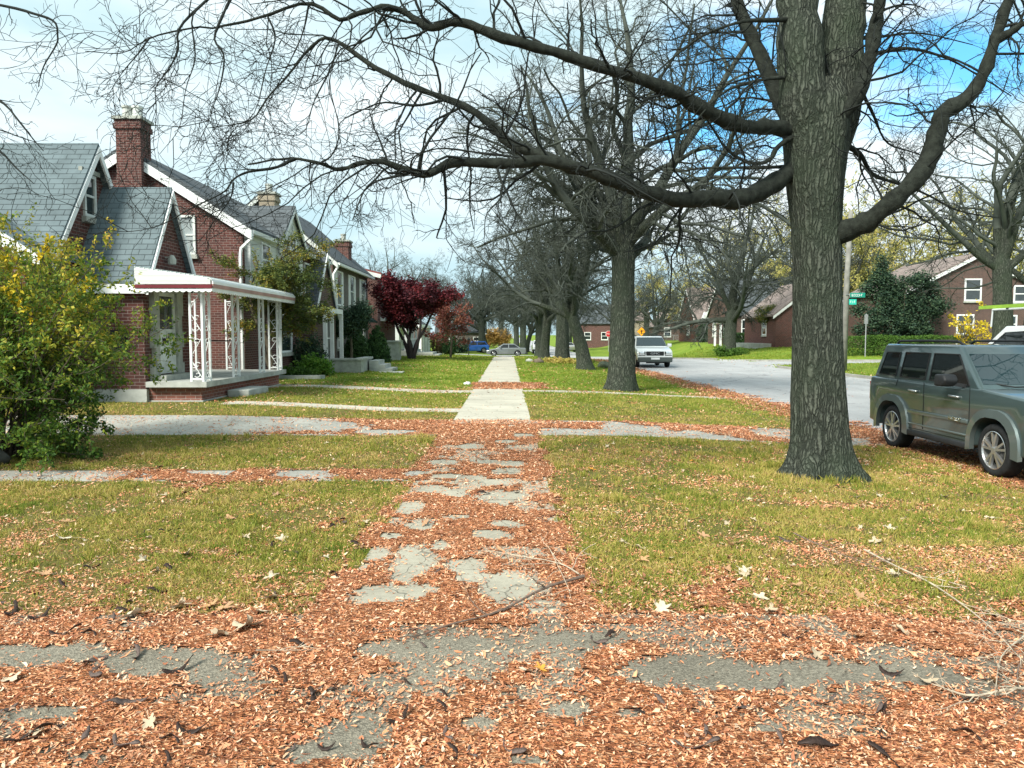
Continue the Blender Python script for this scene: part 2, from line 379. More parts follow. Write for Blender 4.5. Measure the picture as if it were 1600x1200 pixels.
def m_asphalt(name, c, agg=0.5, wear=0.3, stripes=False):
    t = NT(name, 0.92, 0.2); p = t.pos()
    n = t.noise(p, 0.5, 6, 0.6)
    v = t.N('ShaderNodeTexVoronoi', {'Vector': p, 'Scale': 110.0})
    n2 = t.noise(p, 40, 4, 0.7)
    c1 = t.ramp(n, [(0.3, sub3(c, 1-wear)), (0.7, sub3(c, 1+wear))])
    g = t.rng(t.N('ShaderNodeSeparateXYZ', {0: v.outputs['Color']}).outputs[0], 0.0, 1.0, 0.55, 1.55)
    c2 = t.mix(agg, c1, t.N('ShaderNodeVectorMath', {0: c1, 'Scale': g}, operation='SCALE').outputs[0])
    c2 = t.mix(t.rng(n2, 0.5, 0.8, 0, 0.5), c2, sub3(c, 0.45))
    if stripes:
        q = t.mapv(p, (1, 0.05, 1)); n4 = t.noise(q, 1.6, 5, 0.6); c2 = t.mix(t.rng(n4, 0.42, 0.66, 0, 0.4), c2, sub3(c, 0.72))
        vv = t.N('ShaderNodeTexVoronoi', {'Vector': t.N('ShaderNodeVectorMath', {0: p, 1: t.N('ShaderNodeVectorMath', {0: t.noise(p, 1.2, 3, col_=True), 'Scale': 1.1}, operation='SCALE').outputs[0]}, operation='ADD').outputs[0], 'Scale': 0.33}, feature='DISTANCE_TO_EDGE')
        c2 = t.mix(t.rng(vv.outputs['Distance'], 0.0, 0.012, 0.75, 0), c2, sub3(c, 0.3))
    t.color(c2); t.bump(t.math('ADD', v.outputs['Distance'], n2), 0.006, 0.8); return t.m
SOIL = m_lawn_soil()
CONC = m_concrete('sidewalk_concrete', (0.43, 0.415, 0.34))
CONC2 = m_concrete('driveway_concrete', (0.32, 0.32, 0.285), 0.75, 3.1, 0.4)
ASPH = m_asphalt('old_asphalt', (0.19, 0.175, 0.135), 0.8, 0.4)
ROADM = m_asphalt('road_asphalt', (0.36, 0.37, 0.37), 0.3, 0.14, True)

def lines(segs, keys):
    a = []
    for s0, s1, st in segs: a += list(np.arange(s0, s1, st))
    a = [q for q in a if min(abs(q-k) for k in keys) > 0.05]
    return np.array(sorted(a+keys))
XL = lines([(-900, -100, 60), (-100, -16, 6), (-16, 18, 0.3), (18, 40, 0.6), (40, 120, 6), (120, 1000, 60)],
           [-7.6, -6.2, -1.06, 0.44, 3.5, 6.95, 10.2, 15.0, 15.2, 900.0])
YL = lines([(-40, 1.5, 2), (1.5, 24, 0.15), (24, 60, 0.3), (60, 100, 0.6), (100, 200, 6), (200, 1800, 60)],
           [4.45, 8.6, 9.3, 12.55, 14.7, 16.35, 17.15, 21.7, 22.8, 13.9, 44.9, 53.1, 57.0, 86.0, 94.0, 1800.0])
xc = (XL[1:]+XL[:-1])/2; yc = (YL[1:]+YL[:-1])/2
CX, CY = np.meshgrid(xc, yc, indexing='ij')
cls = np.zeros(CX.shape, int)          # 0 ground
def setc(v, m): cls[m] = v
setc(1, (CX > -1.06) & (CX < 0.44) & (CY > 4.45) & (CY < 86))
setc(2, (CX > -60) & (CX < 6.95) & (CY < 4.45))
setc(3, (CX < -1.06) & (CX > -9.5) & (CY > 12.55) & (CY < 14.7) | (CX > 0.44) & (CX < 6.95) & (CY > 12.55) & (CY < 14.7))
setc(4, (CX < -1.06) & (CX > -9.0) & (CY > 8.6) & (CY < 9.3))
setc(5, (CX < -1.06) & (CX > -6.2) & (CY > 16.35) & (CY < 17.15))
setc(6, (CX < -1.06) & (CX > -7.6) & (CY > 21.7) & (CY < 22.8) | (CX > 0.44) & (CX < 6.95) & (CY > 22.1) & (CY < 22.8))
setc(8, (CX > -1.06) & (CX < 0.44) & (CY > 4.45) & (CY < 13.9))
rd = ((CX > 6.95) & (CX < 15.0) & (CY < 94)) | ((CX > 15.0) & (CY > 44.9) & (CY < 53.1)) | ((CX < 15) & (CX > -90) & (CY > 86) & (CY < 94)) | ((CX > 3.5) & (CX < 10.2) & (CY >= 94))
# rounded corner of the far block and of the near corner island
rd |= (CX > 15) & (CX < 18.0) & (CY > 53.1) & (CY < 56.0) & ((CX-18.0)**2 + (CY-56.0)**2 > 9.0)
rd |= (CX > 15) & (CX < 17.5) & (CY > 42.4) & (CY < 44.9) & ((CX-17.5)**2 + (CY-42.4)**2 > 6.2)
setc(7, rd)
VX, VY = np.meshgrid(XL, YL, indexing='ij')
VZ = gz(VX, VY)
lawn_m = (VY < 60) & (VY > 4.6)
VZ = VZ + 0.0
VV = np.stack([VX, VY, VZ], -1).reshape(-1, 3); NYL = len(YL)
ix, iy = np.meshgrid(np.arange(len(xc)), np.arange(len(yc)), indexing='ij')
def sheet(v, name, mat):
    m = cls == v; i = ix[m]; j = iy[m]
    f = np.stack([i*NYL+j, (i+1)*NYL+j, (i+1)*NYL+j+1, i*NYL+j+1], -1)
    used, inv = np.unique(f.ravel(), return_inverse=True)
    g = G(); g.add(VV[used], inv.reshape(-1, 4)); o = g.build(name, mat, smooth=True); tag(o, None, kind='structure'); return o
sheet(0, 'ground', SOIL); sheet(1, 'sidewalk', CONC); sheet(8, 'sidewalk_old', m_concrete('old_sidewalk_concrete', (0.33, 0.315, 0.25), 0.8, 1.52, 0.35)); sheet(2, 'driveway', ASPH); sheet(3, 'driveway_concrete', CONC2)
sheet(4, 'garden_path', CONC2); sheet(5, 'garden_path_narrow', CONC); sheet(6, 'garden_path_far', CONC); sheet(7, 'road', ROADM)
# kerb of the far side of the street and of the side street
g = G()
def kerb_run(pts, wd=0.15):
    for (x0, y0), (x1, y1) in zip(pts[:-1], pts[1:]):
        z0 = -0.2 + (-0.84*min(max((y0-57)/30, 0), 1)); z1 = -0.2 + (-0.84*min(max((y1-57)/30, 0), 1))
        g.bar((x0, y0, z0+0.03), (x1, y1, z1+0.03), wd, 0.2)
arc = lambda cx, cy, r, a0, a1: [(cx+r*math.cos(R(a)), cy+r*math.sin(R(a))) for a in np.linspace(a0, a1, 9)]
kerb_run([(15.07, 5), (15.07, 20), (15.07, 42.4)] + arc(17.5, 42.4, 2.43, 180, 90) + [(70, 44.83)])
kerb_run([(70, 53.17), (18.0, 53.17)] + arc(18.0, 56.0, 2.93, 270, 180) + [(15.07, 57), (15.07, 86)])
tag(g.build('kerb', CONC2), None, kind='structure')

# ---------------------------------------------------------------- where the small fallen leaves lie
HOLES = []      # (x, y, rx, ry, strength)
for px, py, rx, ry in [(612, 930, 62, 18), (640, 885, 42, 34), (585, 868, 35, 12), (560, 885, 20, 7), (727, 886, 34, 11), (790, 918, 46, 20), (745, 905, 30, 8),
        (640, 793, 24, 10), (655, 822, 22, 7), (780, 778, 40, 10), (770, 836, 34, 9), (795, 820, 30, 6), (690, 852, 18, 9), (672, 765, 20, 5), (712, 770, 22, 6), (768, 755, 38, 5),
        (700, 745, 30, 4), (790, 737, 28, 5), (735, 747, 26, 4), (690, 722, 28, 4), (760, 722, 24, 4), (800, 725, 22, 4), (735, 698, 24, 4), (790, 690, 20, 3), (820, 680, 18, 3),
        (650, 740, 20, 4), (715, 808, 20, 4), (610, 838, 20, 5),
        # asphalt patches close to the camera
        (60, 1028, 150, 22), (250, 1035, 140, 26), (330, 1058, 60, 18), (545, 1150, 62, 38), (500, 1175, 60, 22), (752, 1132, 36, 16), (70, 1115, 60, 16),
        (1080, 1050, 110, 24), (1280, 1050, 120, 16), (1430, 1052, 100, 17), (1180, 1062, 120, 14), (905, 1000, 60, 14), (700, 1010, 70, 14), (600, 1015, 40, 12),
        (885, 1110, 30, 10), (1200, 1140, 30, 8), (990, 1115, 26, 8), (820, 1190, 40, 10),
        # concrete drive further on
        (1120, 678, 42, 8), (1010, 680, 60, 3), (600, 675, 50, 3), (500, 668, 80, 8), (320, 670, 120, 12), (470, 740, 40, 6)]:
    c = gnd(px, py); e = gnd(px+rx, py); n0 = gnd(px, py+ry); f0 = gnd(px, py-ry)
    HOLES.append((c.x, (n0.y+f0.y)/2, abs(e.x-c.x), abs(f0.y-n0.y)/2))
def cover(x, y):
    x = np.asarray(x, float); y = np.asarray(y, float)
    e = 0.19*(fbm(x, y, 0.5, 3)-0.5)*2; n = fbm(x, y, 0.9, 5); nf = fbm(x, y, 0.22, 9)
    front = 1-ss(4.2, 4.75, y+e*1.9)
    walk = ss(-1.30, -1.10, x+e*0.5)*(1-ss(0.46, 0.66, x+e*0.5))*(1-ss(13.55, 14.1, y+e*0.6))
    cv = np.maximum(front, walk)
    path = ss(8.35, 8.7, y+e*0.5)*(1-ss(9.25, 9.6, y+e*0.5))*np.where(x > -3.3, 1.0, 0.15+0.9*ss(0.5, 0.6, n))*(x < -1)
    dr = ss(12.3, 12.8, y+e*0.5)*(1-ss(14.6, 15.0, y+e*0.5))*np.where(x < 0, 0.10+0.9*ss(-5.2, -2.4, x+n*3-1.5), 0.15+0.95*ss(0.42, 0.55, n))*(x < 6.9)
    cv = np.maximum(cv, np.maximum(path*0.95, dr))
    h = np.zeros_like(x)
    for hx, hy, rx, ry in HOLES:
        if rx <= 0: continue
        q = np.sqrt(((x-hx)/rx)**2 + ((y-hy)/ry)**2) + (nf-0.5)*1.1 + e*0.5
        h = np.maximum(h, 1-ss(0.62, 1.25, q))
    mixed = ss(0.3, 0.62, fbm(x, y, 0.7, 21))*(y < 4.25)            # thinner litter over the broken asphalt
    cv = cv*(1-0.92*h)*(1-0.72*ss(0.40, 0.62, fbm(x, y, 0.55, 21))*(y < 4.3)*(1-ss(0.25, 0.75, np.abs(y-3.75)))*ss(-1.6, -0.6, x))*(1-0.5*ss(0.55, 0.68, fbm(x, y, 0.45, 27))*(y < 12)*(np.abs(x+.3) < 2.2))
    patch = ss(23.0, 23.6, y)*(1-ss(26.3, 27.3, y+e))*ss(-1.4, -1.1, x+e)*(1-ss(0.9, 1.8, x+e*2))
    verge = ss(5.55, 6.5, x+e*2+ (n-0.5)*0.8)*(1-ss(7.1, 7.7, x+e*2))*(y > 5)*(1-ss(70, 85, y))
    cv = np.maximum(cv, np.maximum(patch*0.95, verge*0.85))
    lawn = 0.15 + 0.3*ss(0.55, 0.75, fbm(x, y, 0.16, 77))*(y < 14) + 0.38*ss(0.53, 0.70, n)*(y < 9.5)*ss(1.1, 2.0, np.abs(x+0.3)) + 0.2*ss(0.55, 0.7, n)*(y < 24)
    lawn = lawn + 0.35*(1-ss(4.5, 5.6, y+e*3)) + 0.3*ss(3.6, 5.4, x)*(y < 16)*ss(0.42, 0.6, nf) + 0.12*(1-ss(1.0, 1.6, np.abs(x+0.3)))*(y < 12.5)*ss(0.4, 0.6, nf)
    slab = (x > -1.06) & (x < 0.44) & (y > 14)
    lawn = np.where(slab, 0.02, lawn); lawn = np.where((x > 7.2) & (x < 15), 0.006, lawn)
    lawn = lawn*(1-0.6*h*(y < 14.7))
    paved = (y < 4.45) | ((y < 14) & (np.abs(x+0.31) < 0.75))
    lawn = np.where(paved, lawn*0.12, lawn)
    return np.clip(np.maximum(cv, lawn), 0, 1)
def scatter(bands, side=0.74, xmax=16):
    out = []
    for y0, y1, dens in bands:
        hw = min(side*y1+0.6, 60); x0, x1 = -hw, min(hw, xmax)
        n = int((x1-x0)*(y1-y0)*dens); out.append(np.stack([rs.uniform(x0, x1, n), rs.uniform(y0, y1, n)], 1))
    return np.vstack(out)
def leafmat_litter():
    t = NT('leaf_litter', 0.7, 0.25); i = t.island(); n = t.noise(t.pos(), 1.1, 3)
    c = t.ramp(i, [(0.0, (0.13, 0.05, 0.03)), (0.16, (0.36, 0.12, 0.055)), (0.42, (0.58, 0.235, 0.11)), (0.70, (0.72, 0.37, 0.195)), (0.87, (0.76, 0.50, 0.32)), (0.96, (0.80, 0.64, 0.45)), (1.0, (0.28, 0.17, 0.12))])
    c = t.mix(t.rng(n, 0.4, 0.7, 0, 0.3), c, (0.42, 0.22, 0.12))
    c = t.mix(t.rng(t.noise(t.pos(), 6.0, 3), 0.5, 0.75, 0, 0.45), c, (0.20, 0.11, 0.07)); t.color(c)
    return t.m
def m_duff():
    t = NT('leaf_duff', 0.95, 0.1); p = t.pos()
    w_ = t.noise(p, 14, 3, col_=True)
    q = t.N('ShaderNodeVectorMath', {0: p, 1: t.N('ShaderNodeVectorMath', {0: w_, 'Scale': 0.06}, operation='SCALE').outputs[0]}, operation='ADD').outputs[0]
    v = t.N('ShaderNodeTexVoronoi', {'Vector': t.mapv(q, (1.0, 2.0, 1)), 'Scale': 55.0})
    r_ = t.N('ShaderNodeSeparateXYZ', {0: v.outputs['Color']}).outputs[0]
    t.color(t.ramp(r_, [(0.0, (0.07, 0.03, 0.018)), (0.4, (0.25, 0.09, 0.04)), (0.75, (0.5, 0.2, 0.085)), (1.0, (0.6, 0.34, 0.19))]))
    t.bump(v.outputs['Distance'], 0.02, 1.0); return t.m
LITTER = leafmat_litter(); DUFF = m_duff()
def leaflets(P, L, W, rng, lift=0.012, tilt=0.35):
    n = len(P); a = rng.uniform(0, 2*np.pi, n); z0 = gz(P[:, 0], P[:, 1]) + rng.uniform(0.002, lift, n)
    pt = rng.normal(0, tilt, n); rl = rng.normal(0, tilt*1.3, n)
    d = np.stack([np.cos(a)*np.cos(pt), np.sin(a)*np.cos(pt), np.sin(pt)], 1)
    s_ = np.stack([-np.sin(a)*np.cos(rl), np.cos(a)*np.cos(rl), np.sin(rl)], 1)
    c = np.stack([P[:, 0], P[:, 1], z0], 1)
    nrm = np.cross(d, s_); cv_ = rng.normal(0, 0.16, n)*L; bd = rng.normal(0.05, 0.12, n)*L
    def pt(t, w_): return c + d*(L*(t-0.5))[:, None] + s_*(W*w_*0.5+cv_*4*t*(1-t))[:, None] + nrm*(bd*4*(t-0.5)**2)[:, None] + np.array([0, 0, 1.0])*(np.abs(w_)*0.12*W)[:, None]
    v = np.stack([pt(0.0, 0), pt(0.3, -0.9), pt(0.7, -0.8), pt(1.0, 0), pt(0.7, 0.8), pt(0.3, 0.9)], 1)
    v[:, :, 2] = np.maximum(v[:, :, 2], gz(v[:, :, 0], v[:, :, 1])+0.0015)
    k = np.arange(n)[:, None]*6
    return v.reshape(-1, 3), np.hstack([k, k+1, k+2, k+3, k+4, k+5])
g = G()
P = scatter([(2.3, 3.4, 10500), (3.4, 4.5, 9000), (4.5, 6, 7000), (6, 8, 4600), (8, 11, 2600), (11, 15, 1700), (15, 24, 620), (24, 40, 170), (40, 70, 50)], xmax=16)
keep = rs.rand(len(P)) < np.maximum(cover(P[:, 0], P[:, 1])**1.2, 0.004); P = P[keep]
on = np.abs(P[:, 0]-8.0) > -1
sc_l = np.interp(P[:, 1], [2.3, 6, 12, 25, 50, 70], [0.024, 0.026, 0.038, 0.07, 0.11, 0.14])
L = sc_l*np.exp(rs.normal(-0.1, 0.33, len(P))); W = L*rs.uniform(0.20, 0.40, len(P))
v, f = leaflets(P, L, W, rs, 0.012); g.add(v, f, 0)
# under-layer of matted leaves where they lie thick
for x0, x1, y0, y1, st in [(-4.2, 4.4, 2.2, 5.3, 0.04), (-1.7, 1.0, 5.3, 14.2, 0.05), (-4.5, -1.0, 8.2, 9.8, 0.06), (0.9, 7.2, 12.2, 15.1, 0.07), (-4.5, -1.0, 12.2, 15.1, 0.07), (-1.5, 1.5, 23, 27.5, 0.1), (5.4, 7.9, 9, 60, 0.11)]:
    xs = np.arange(x0, x1, st); ys = np.arange(y0, y1, st); X, Y = np.meshgrid(xs, ys, indexing='ij')
    m = cover(X+st/2, Y+st/2) > 0.5+0.48*np.random.RandomState(3).rand(*X.shape); m = m[:-1, :-1]
    Z = gz(X, Y) + 0.006 + 0.008*vnoise(X, Y, 0.07, 2)
    ii, jj = np.nonzero(m); ny = len(ys)
    ff = np.stack([ii*ny+jj, (ii+1)*ny+jj, (ii+1)*ny+jj+1, ii*ny+jj+1], -1)
    if len(ff):
        used, inv = np.unique(ff.ravel(), return_inverse=True)
        g.add(np.stack([X, Y, Z], -1).reshape(-1, 3)[used], inv.reshape(-1, 4), 1)
lit = g.build('leaf_litter', [LITTER, DUFF]); tag(lit, 'carpet of small narrow orange leaflets over the pavement and lawn edges', kind='stuff')

# ---------------------------------------------------------------- grass blades
def m_grass():
    t = NT('grass_blades', 0.6, 0.25); p = t.pos(); i = t.island()
    sy = t.N('ShaderNodeSeparateXYZ', {0: p}).outputs[1]
    n1 = t.math('ADD', t.math('MULTIPLY', t.noise(p, 0.8, 5, 0.65), 0.55), t.math('MULTIPLY', t.noise(p, 5.5, 4, 0.7), 0.45))
    f = t.math('ADD', t.math('MULTIPLY', t.rng(n1, 0.34, 0.64), 0.62), t.math('MULTIPLY', i, 0.38))
    dry = t.ramp(f, [(0.12, (0.07, 0.15, 0.018)), (0.34, (0.19, 0.24, 0.032)), (0.52, (0.35, 0.325, 0.065)), (0.72, (0.50, 0.395, 0.13)), (0.94, (0.56, 0.39, 0.19))])
    lush = t.ramp(f, [(0.2, (0.09, 0.18, 0.012)), (0.55, (0.20, 0.27, 0.028)), (0.9, (0.40, 0.36, 0.09))])
    c = t.mix(t.rng(sy, 14, 24), dry, lush); t.color(c)
    tr = t.N('ShaderNodeBsdfTranslucent', {'Color': c}); ms = t.N('ShaderNodeMixShader', {0: 0.25})
    t.L(t.b.outputs[0], ms.inputs[1]); t.L(tr.outputs[0], ms.inputs[2]); t.L(ms.outputs[0], t.t.nodes['Material Output'].inputs['Surface'])
    return t.m
GRASS = m_grass()
def paved(x, y):
    p = (y < 4.45) | ((x > -1.06) & (x < 0.44))
    p |= (y > 12.55) & (y < 14.7) & (x > -9.5)
    p |= (x < -1.06) & (y > 8.6) & (y < 9.3)
    p |= (x < -1.06) & (x > -6.2) & (y > 16.35) & (y < 17.15)
    p |= (x < -1.06) & (x > -7.6) & (y > 21.7) & (y < 22.8)
    p |= (x > 0.44) & (x < 6.95) & (y > 22.1) & (y < 22.8)
    p |= (x > 6.95) & (x < 15)
    p |= (x > 15) & (y > 44.9) & (y < 53.1)
    p |= (x < -6.4) & (x > -16) & (y > 16.7) & (y < 23)
    p |= (y > 86) & (y < 94) & (x < 15)
    return p
P = scatter([(4.4, 6, 6600), (6, 8, 5000), (8, 11, 3000), (11, 15, 1700), (15, 22, 900), (22, 34, 330), (34, 60, 110), (60, 86, 45)], xmax=40)
j = 0.05*(fbm(P[:, 0], P[:, 1], 0.25, 31)-0.5)*4
cv = cover(P[:, 0], P[:, 1])
thin = 0.2+0.8*ss(0.34, 0.58, fbm(P[:, 0], P[:, 1], 0.6, 17))
keep = (~paved(P[:, 0]+j, P[:, 1]+j)) & (rs.rand(len(P)) < np.clip(1.1-cv*1.15, 0.02, 1)*thin)
P = P[keep]; n0 = len(P)
# tufts that stand above the mown sward, and longer grass round the foot of the near trunk
tc = np.stack([rs.uniform(-5.5, 6.5, 420), rs.uniform(4.6, 12.3, 420)], 1); ta = rs.uniform(0, 6.28, 60); tc = np.vstack([tc, np.stack([3.75+0.62*np.cos(ta), 9.45+0.55*np.sin(ta)], 1)])
tc = tc[(~paved(tc[:, 0], tc[:, 1])) & (cover(tc[:, 0], tc[:, 1]) < 0.55)]
T2 = np.repeat(tc, 34, 0)+rs.normal(0, 0.035, (len(tc)*34, 2)); T2 = T2[~paved(T2[:, 0], T2[:, 1])]; P = np.vstack([P, T2]); n = len(P)
h = np.interp(P[:, 1], [4, 15, 30, 80], [0.036, 0.045, 0.06, 0.11])*rs.uniform(0.5, 1.35, n)*(0.7+0.7*fbm(P[:, 0], P[:, 1], 0.4, 41))
wd = np.interp(P[:, 1], [4, 8, 15, 30, 80], [0.0045, 0.006, 0.010, 0.022, 0.06])*rs.uniform(0.7, 1.4, n)
a = rs.uniform(0, 2*np.pi, n); b = rs.uniform(0, 2*np.pi, n); lean = rs.uniform(0.2, 1.5, n); h[n0:] *= 2.0; lean[n0:] *= 0.5
zb = gz(P[:, 0], P[:, 1])
dx = np.cos(a)*wd/2; dy = np.sin(a)*wd/2
tip = np.stack([P[:, 0]+np.cos(b)*h*lean, P[:, 1]+np.sin(b)*h*lean, zb+h*np.clip(1.15-lean*0.55, 0.15, 1)], 1)
mid = np.stack([P[:, 0]+np.cos(b)*h*lean*0.35, P[:, 1]+np.sin(b)*h*lean*0.35, zb+h*np.clip(1.15-lean*0.55, 0.15, 1)*0.6], 1)
v = np.stack([np.stack([P[:, 0]-dx, P[:, 1]-dy, zb], 1), np.stack([P[:, 0]+dx, P[:, 1]+dy, zb], 1), mid+np.stack([dx, dy, dx*0], 1)*0.8, tip, mid-np.stack([dx, dy, dx*0], 1)*0.8], 1)
g = G(); k = np.arange(n)[:, None]*5
g.add(v.reshape(-1, 3), np.hstack([k, k+1, k+2, k+3, k+4]))
tag(g.build('grass', GRASS), 'short matted green and straw coloured grass of the lawns', kind='stuff')
print('litter/grass built', n)
# ================================================================ HOUSES
def P3(axis, a, b, c):
    """a point from (along-wall, height) on a wall of constant c; axis 'x': wall faces +-x (along = y); axis 'y': wall faces +-y (along = x)"""
    return (c, a, b) if axis == 'x' else (a, c, b)
def wbox(g, side, u0, u1, z0, z1, plane, d0, d1, mi=0):
    s = 1 if side[0] == '+' else -1; p0, p1 = sorted((plane+s*d0, plane+s*d1))
    if side[1] == 'x': g.box(p0, p1, u0, u1, z0, z1, mi)
    else: g.box(u0, u1, p0, p1, z0, z1, mi)
def window(root, side, u, z, wd, ht, plane, frame=WHITE, glass=None, sill=STONE, bars=1, shutters=None, fw=0.07, name='window'):
    """u, z = centre; sash window standing proud of the wall plane"""
    g = G()
    u0, u1, z0, z1 = u-wd/2, u+wd/2, z-ht/2, z+ht/2
    wbox(g, side, u0, u0+fw, z0, z1, plane, -0.05, 0.055); wbox(g, side, u1-fw, u1, z0, z1, plane, -0.05, 0.055)
    wbox(g, side, u0+fw, u1-fw, z1-fw, z1, plane, -0.05, 0.055); wbox(g, side, u0+fw, u1-fw, z0, z0+fw, plane, -0.05, 0.055)
    if bars: wbox(g, side, u0+fw, u1-fw, z-fw*0.35, z+fw*0.35, plane, -0.05, 0.045)
    f = g.build(name, frame, root)
    g = G(); wbox(g, side, u0+fw, u1-fw, z0+fw, z1-fw, plane, -0.04, 0.018); g.build('pane', glass or GLASS, f)
    if sill: g = G(); wbox(g, side, u0-0.06, u1+0.06, z0-0.13, z0-0.002, plane, -0.03, 0.11); g.build('sill', sill, f)
    if shutters:
        for a, b in ((u0-0.36, u0-0.02), (u1+0.02, u1+0.36)):
            g = G(); wbox(g, side, a, b, z0, z1, plane, -0.02, 0.04); g.build('shutter', shutters, f)
    return f
def gable_body(g, axis, a0, a1, b0, b1, zb, ze, zr, mi=0, ridge=None):
    """axis 'x': ridge runs along x (a = y across, b = x along). axis 'y': ridge along y (a = x across, b = y along)"""
    m = (a0+a1)/2 if ridge is None else ridge
    poly = [(a0, zb), (a1, zb), (a1, ze), (m, zr), (a0, ze)]
    if axis == 'x': g.prism([(b0, a, z) for a, z in poly], (b1-b0, 0, 0), mi)
    else: g.prism([(a, b0, z) for a, z in poly], (0, b1-b0, 0), mi)
def gable_roof(g, axis, a0, a1, b0, b1, ze, zr, t=0.14, over=0.28, rake=0.16, mi=0, ridge=None):
    m = (a0+a1)/2 if ridge is None else ridge
    for e, s in ((a0, -1), (a1, 1)):
        sl = (zr-ze)/abs(m-e); eo = e+s*over; zo = ze-sl*over
        poly = [(m, zr+0.02), (eo, zo+0.02), (eo, zo+0.02+t), (m, zr+0.02+t*1.15)]
        if axis == 'x': g.prism([(b0-rake, a, z) for a, z in poly], (b1-b0+2*rake, 0, 0), mi)
        else: g.prism([(a, b0-rake, z) for a, z in poly], (0, b1-b0+2*rake, 0), mi)
def rake_boards(g, axis, a0, a1, b, ze, zr, wd=0.2, out=0.04, over=0.28, sgn=1, mi=0, ridge=None):
    """white boards under the sloping edges of a gable at position b, facing sgn"""
    m = (a0+a1)/2 if ridge is None else ridge
    for e, s in ((a0, -1), (a1, 1)):
        sl = (zr-ze)/abs(m-e); eo = e+s*over; zo = ze-sl*over
        poly = [(m, zr+0.05), (eo, zo+0.05), (eo, zo-wd+0.05), (m, zr-wd+0.05)]
        p0 = b; d = sgn*out
        if axis == 'x': g.prism([(p0, a, z) for a, z in poly], (d, 0, 0), mi)
        else: g.prism([(a, p0, z) for a, z in poly], (0, d, 0), mi)
def chimney(root, x0, x1, y0, y1, z0, z1, mat=BRICK_RED, pots=2, cap=STONE, parent=None):
    g = G(); g.box(x0, x1, y0, y1, z0, z1-0.28); g.box(x0-0.05, x1+0.05, y0-0.05, y1+0.05, z1-0.28, z1-0.12); g.box(x0-0.02, x1+0.02, y0-0.02, y1+0.02, z1-0.12, z1)
    c = g.build('chimney', mat, root)
    g = G(); g.box(x0-0.08, x1+0.08, y0-0.08, y1+0.08, z1, z1+0.09); g.build('chimney_cap', cap, c)
    for k in range(pots):
        cx = x0+(x1-x0)*(k+0.7)/(pots+0.4); g = G()
        g.lathe((cx, (y0+y1)/2, z1+0.09), (0, 0, 1), [(0, 0.16), (0.3, 0.14), (0.32, 0.17), (0.38, 0.17), (0.38, 0.11), (0.1, 0.1), (0.1, 0.0)], 10)
        g.build('chimney_pot', OFFWHITE if k else CONC_TRIM, c)
    return c
def gutter(g, x, y0, y1, z, s=1):
    g.prism([(x, y0, z), (x+s*0.13, y0, z+0.01), (x+s*0.14, y0, z+0.13), (x, y0, z+0.13)], (0, y1-y0, 0))

# ---------------------------------------------------------------- near bungalow with the metal porch awning
H1 = thing('brick_bungalow', (-9.5, 18.5, 0.16), 'brick bungalow with two steep slate gables and a white metal porch awning', 'house')
zb = 0.05
g = G()
gable_body(g, 'x', 15.95, 19.34, -19.0, -9.42, zb, 3.42, 5.82)                   # main body, ridge along x

wall = g.build('wall', BRICK_RED, H1)
g = G(); gable_body(g, 'x', 16.9, 19.38, -9.5, -7.97, 0.45, 2.95, 4.95); g.build('vestibule_wall', BRICK_RED, H1)
g = G(); g.box(-10.3, -7.94, 16.86, 19.4, zb-0.1, 0.45); g.box(-19, -9.38, 15.9, 16.86, zb-0.1, 0.4); g.build('foundation', CONC_TRIM, H1)
# side wing whose low gable faces the camera
g = G(); gable_body(g, 'y', -16.2, -9.43, 15.45, 17.2, zb, 3.3, 5.5); g.build('wing_wall', BRICK_RED, H1)
g = G(); gable_roof(g, 'x', 15.95, 19.34, -19.0, -9.42, 3.42, 5.82, 0.1, 0.2, 0.2)
r1 = g.build('main_roof', SLATE, H1)
g = G(); gable_roof(g, 'y', -16.2, -9.43, 15.45, 16.9, 3.3, 5.5, 0.08, 0.22, 0.2); g.build('wing_roof', SLATE, H1)
g = G(); gable_roof(g, 'x', 16.9, 19.38, -9.26, -7.97, 2.95, 4.95, 0.09, 0.17, 0.16); g.build('vestibule_roof', SLATE, H1)
g = G(); rake_boards(g, 'x', 15.95, 19.34, -9.24, 3.42, 5.82, 0.2, 0.05, 0.22); g.build('rake_trim', WHITE, H1)
g = G(); rake_boards(g, 'x', 16.9, 19.38, -7.82, 2.95, 4.95, 0.18, 0.05, 0.19); g.build('rake_trim', WHITE, H1)
g = G(); rake_boards(g, 'y', -16.2, -9.43, 15.27, 3.3, 5.5, 0.28, 0.05, 0.25, -1); g.build('rake_trim', WHITE, H1)
g = G(); g.box(-9.4, -7.84, 16.70, 16.76, 2.54, 2.735); g.build('fascia', WHITE, H1)
window(H1, '+x', 17.52, 4.75, 0.5, 0.95, -9.42, OFFWHITE, GLASS, STONE, 1, None, 0.07)
g = G(); wbox(g, '+x', 17.15, 17.9, 5.24, 5.34, -9.42, 0, 0.08); g.build('window_lintel', STONE, H1)
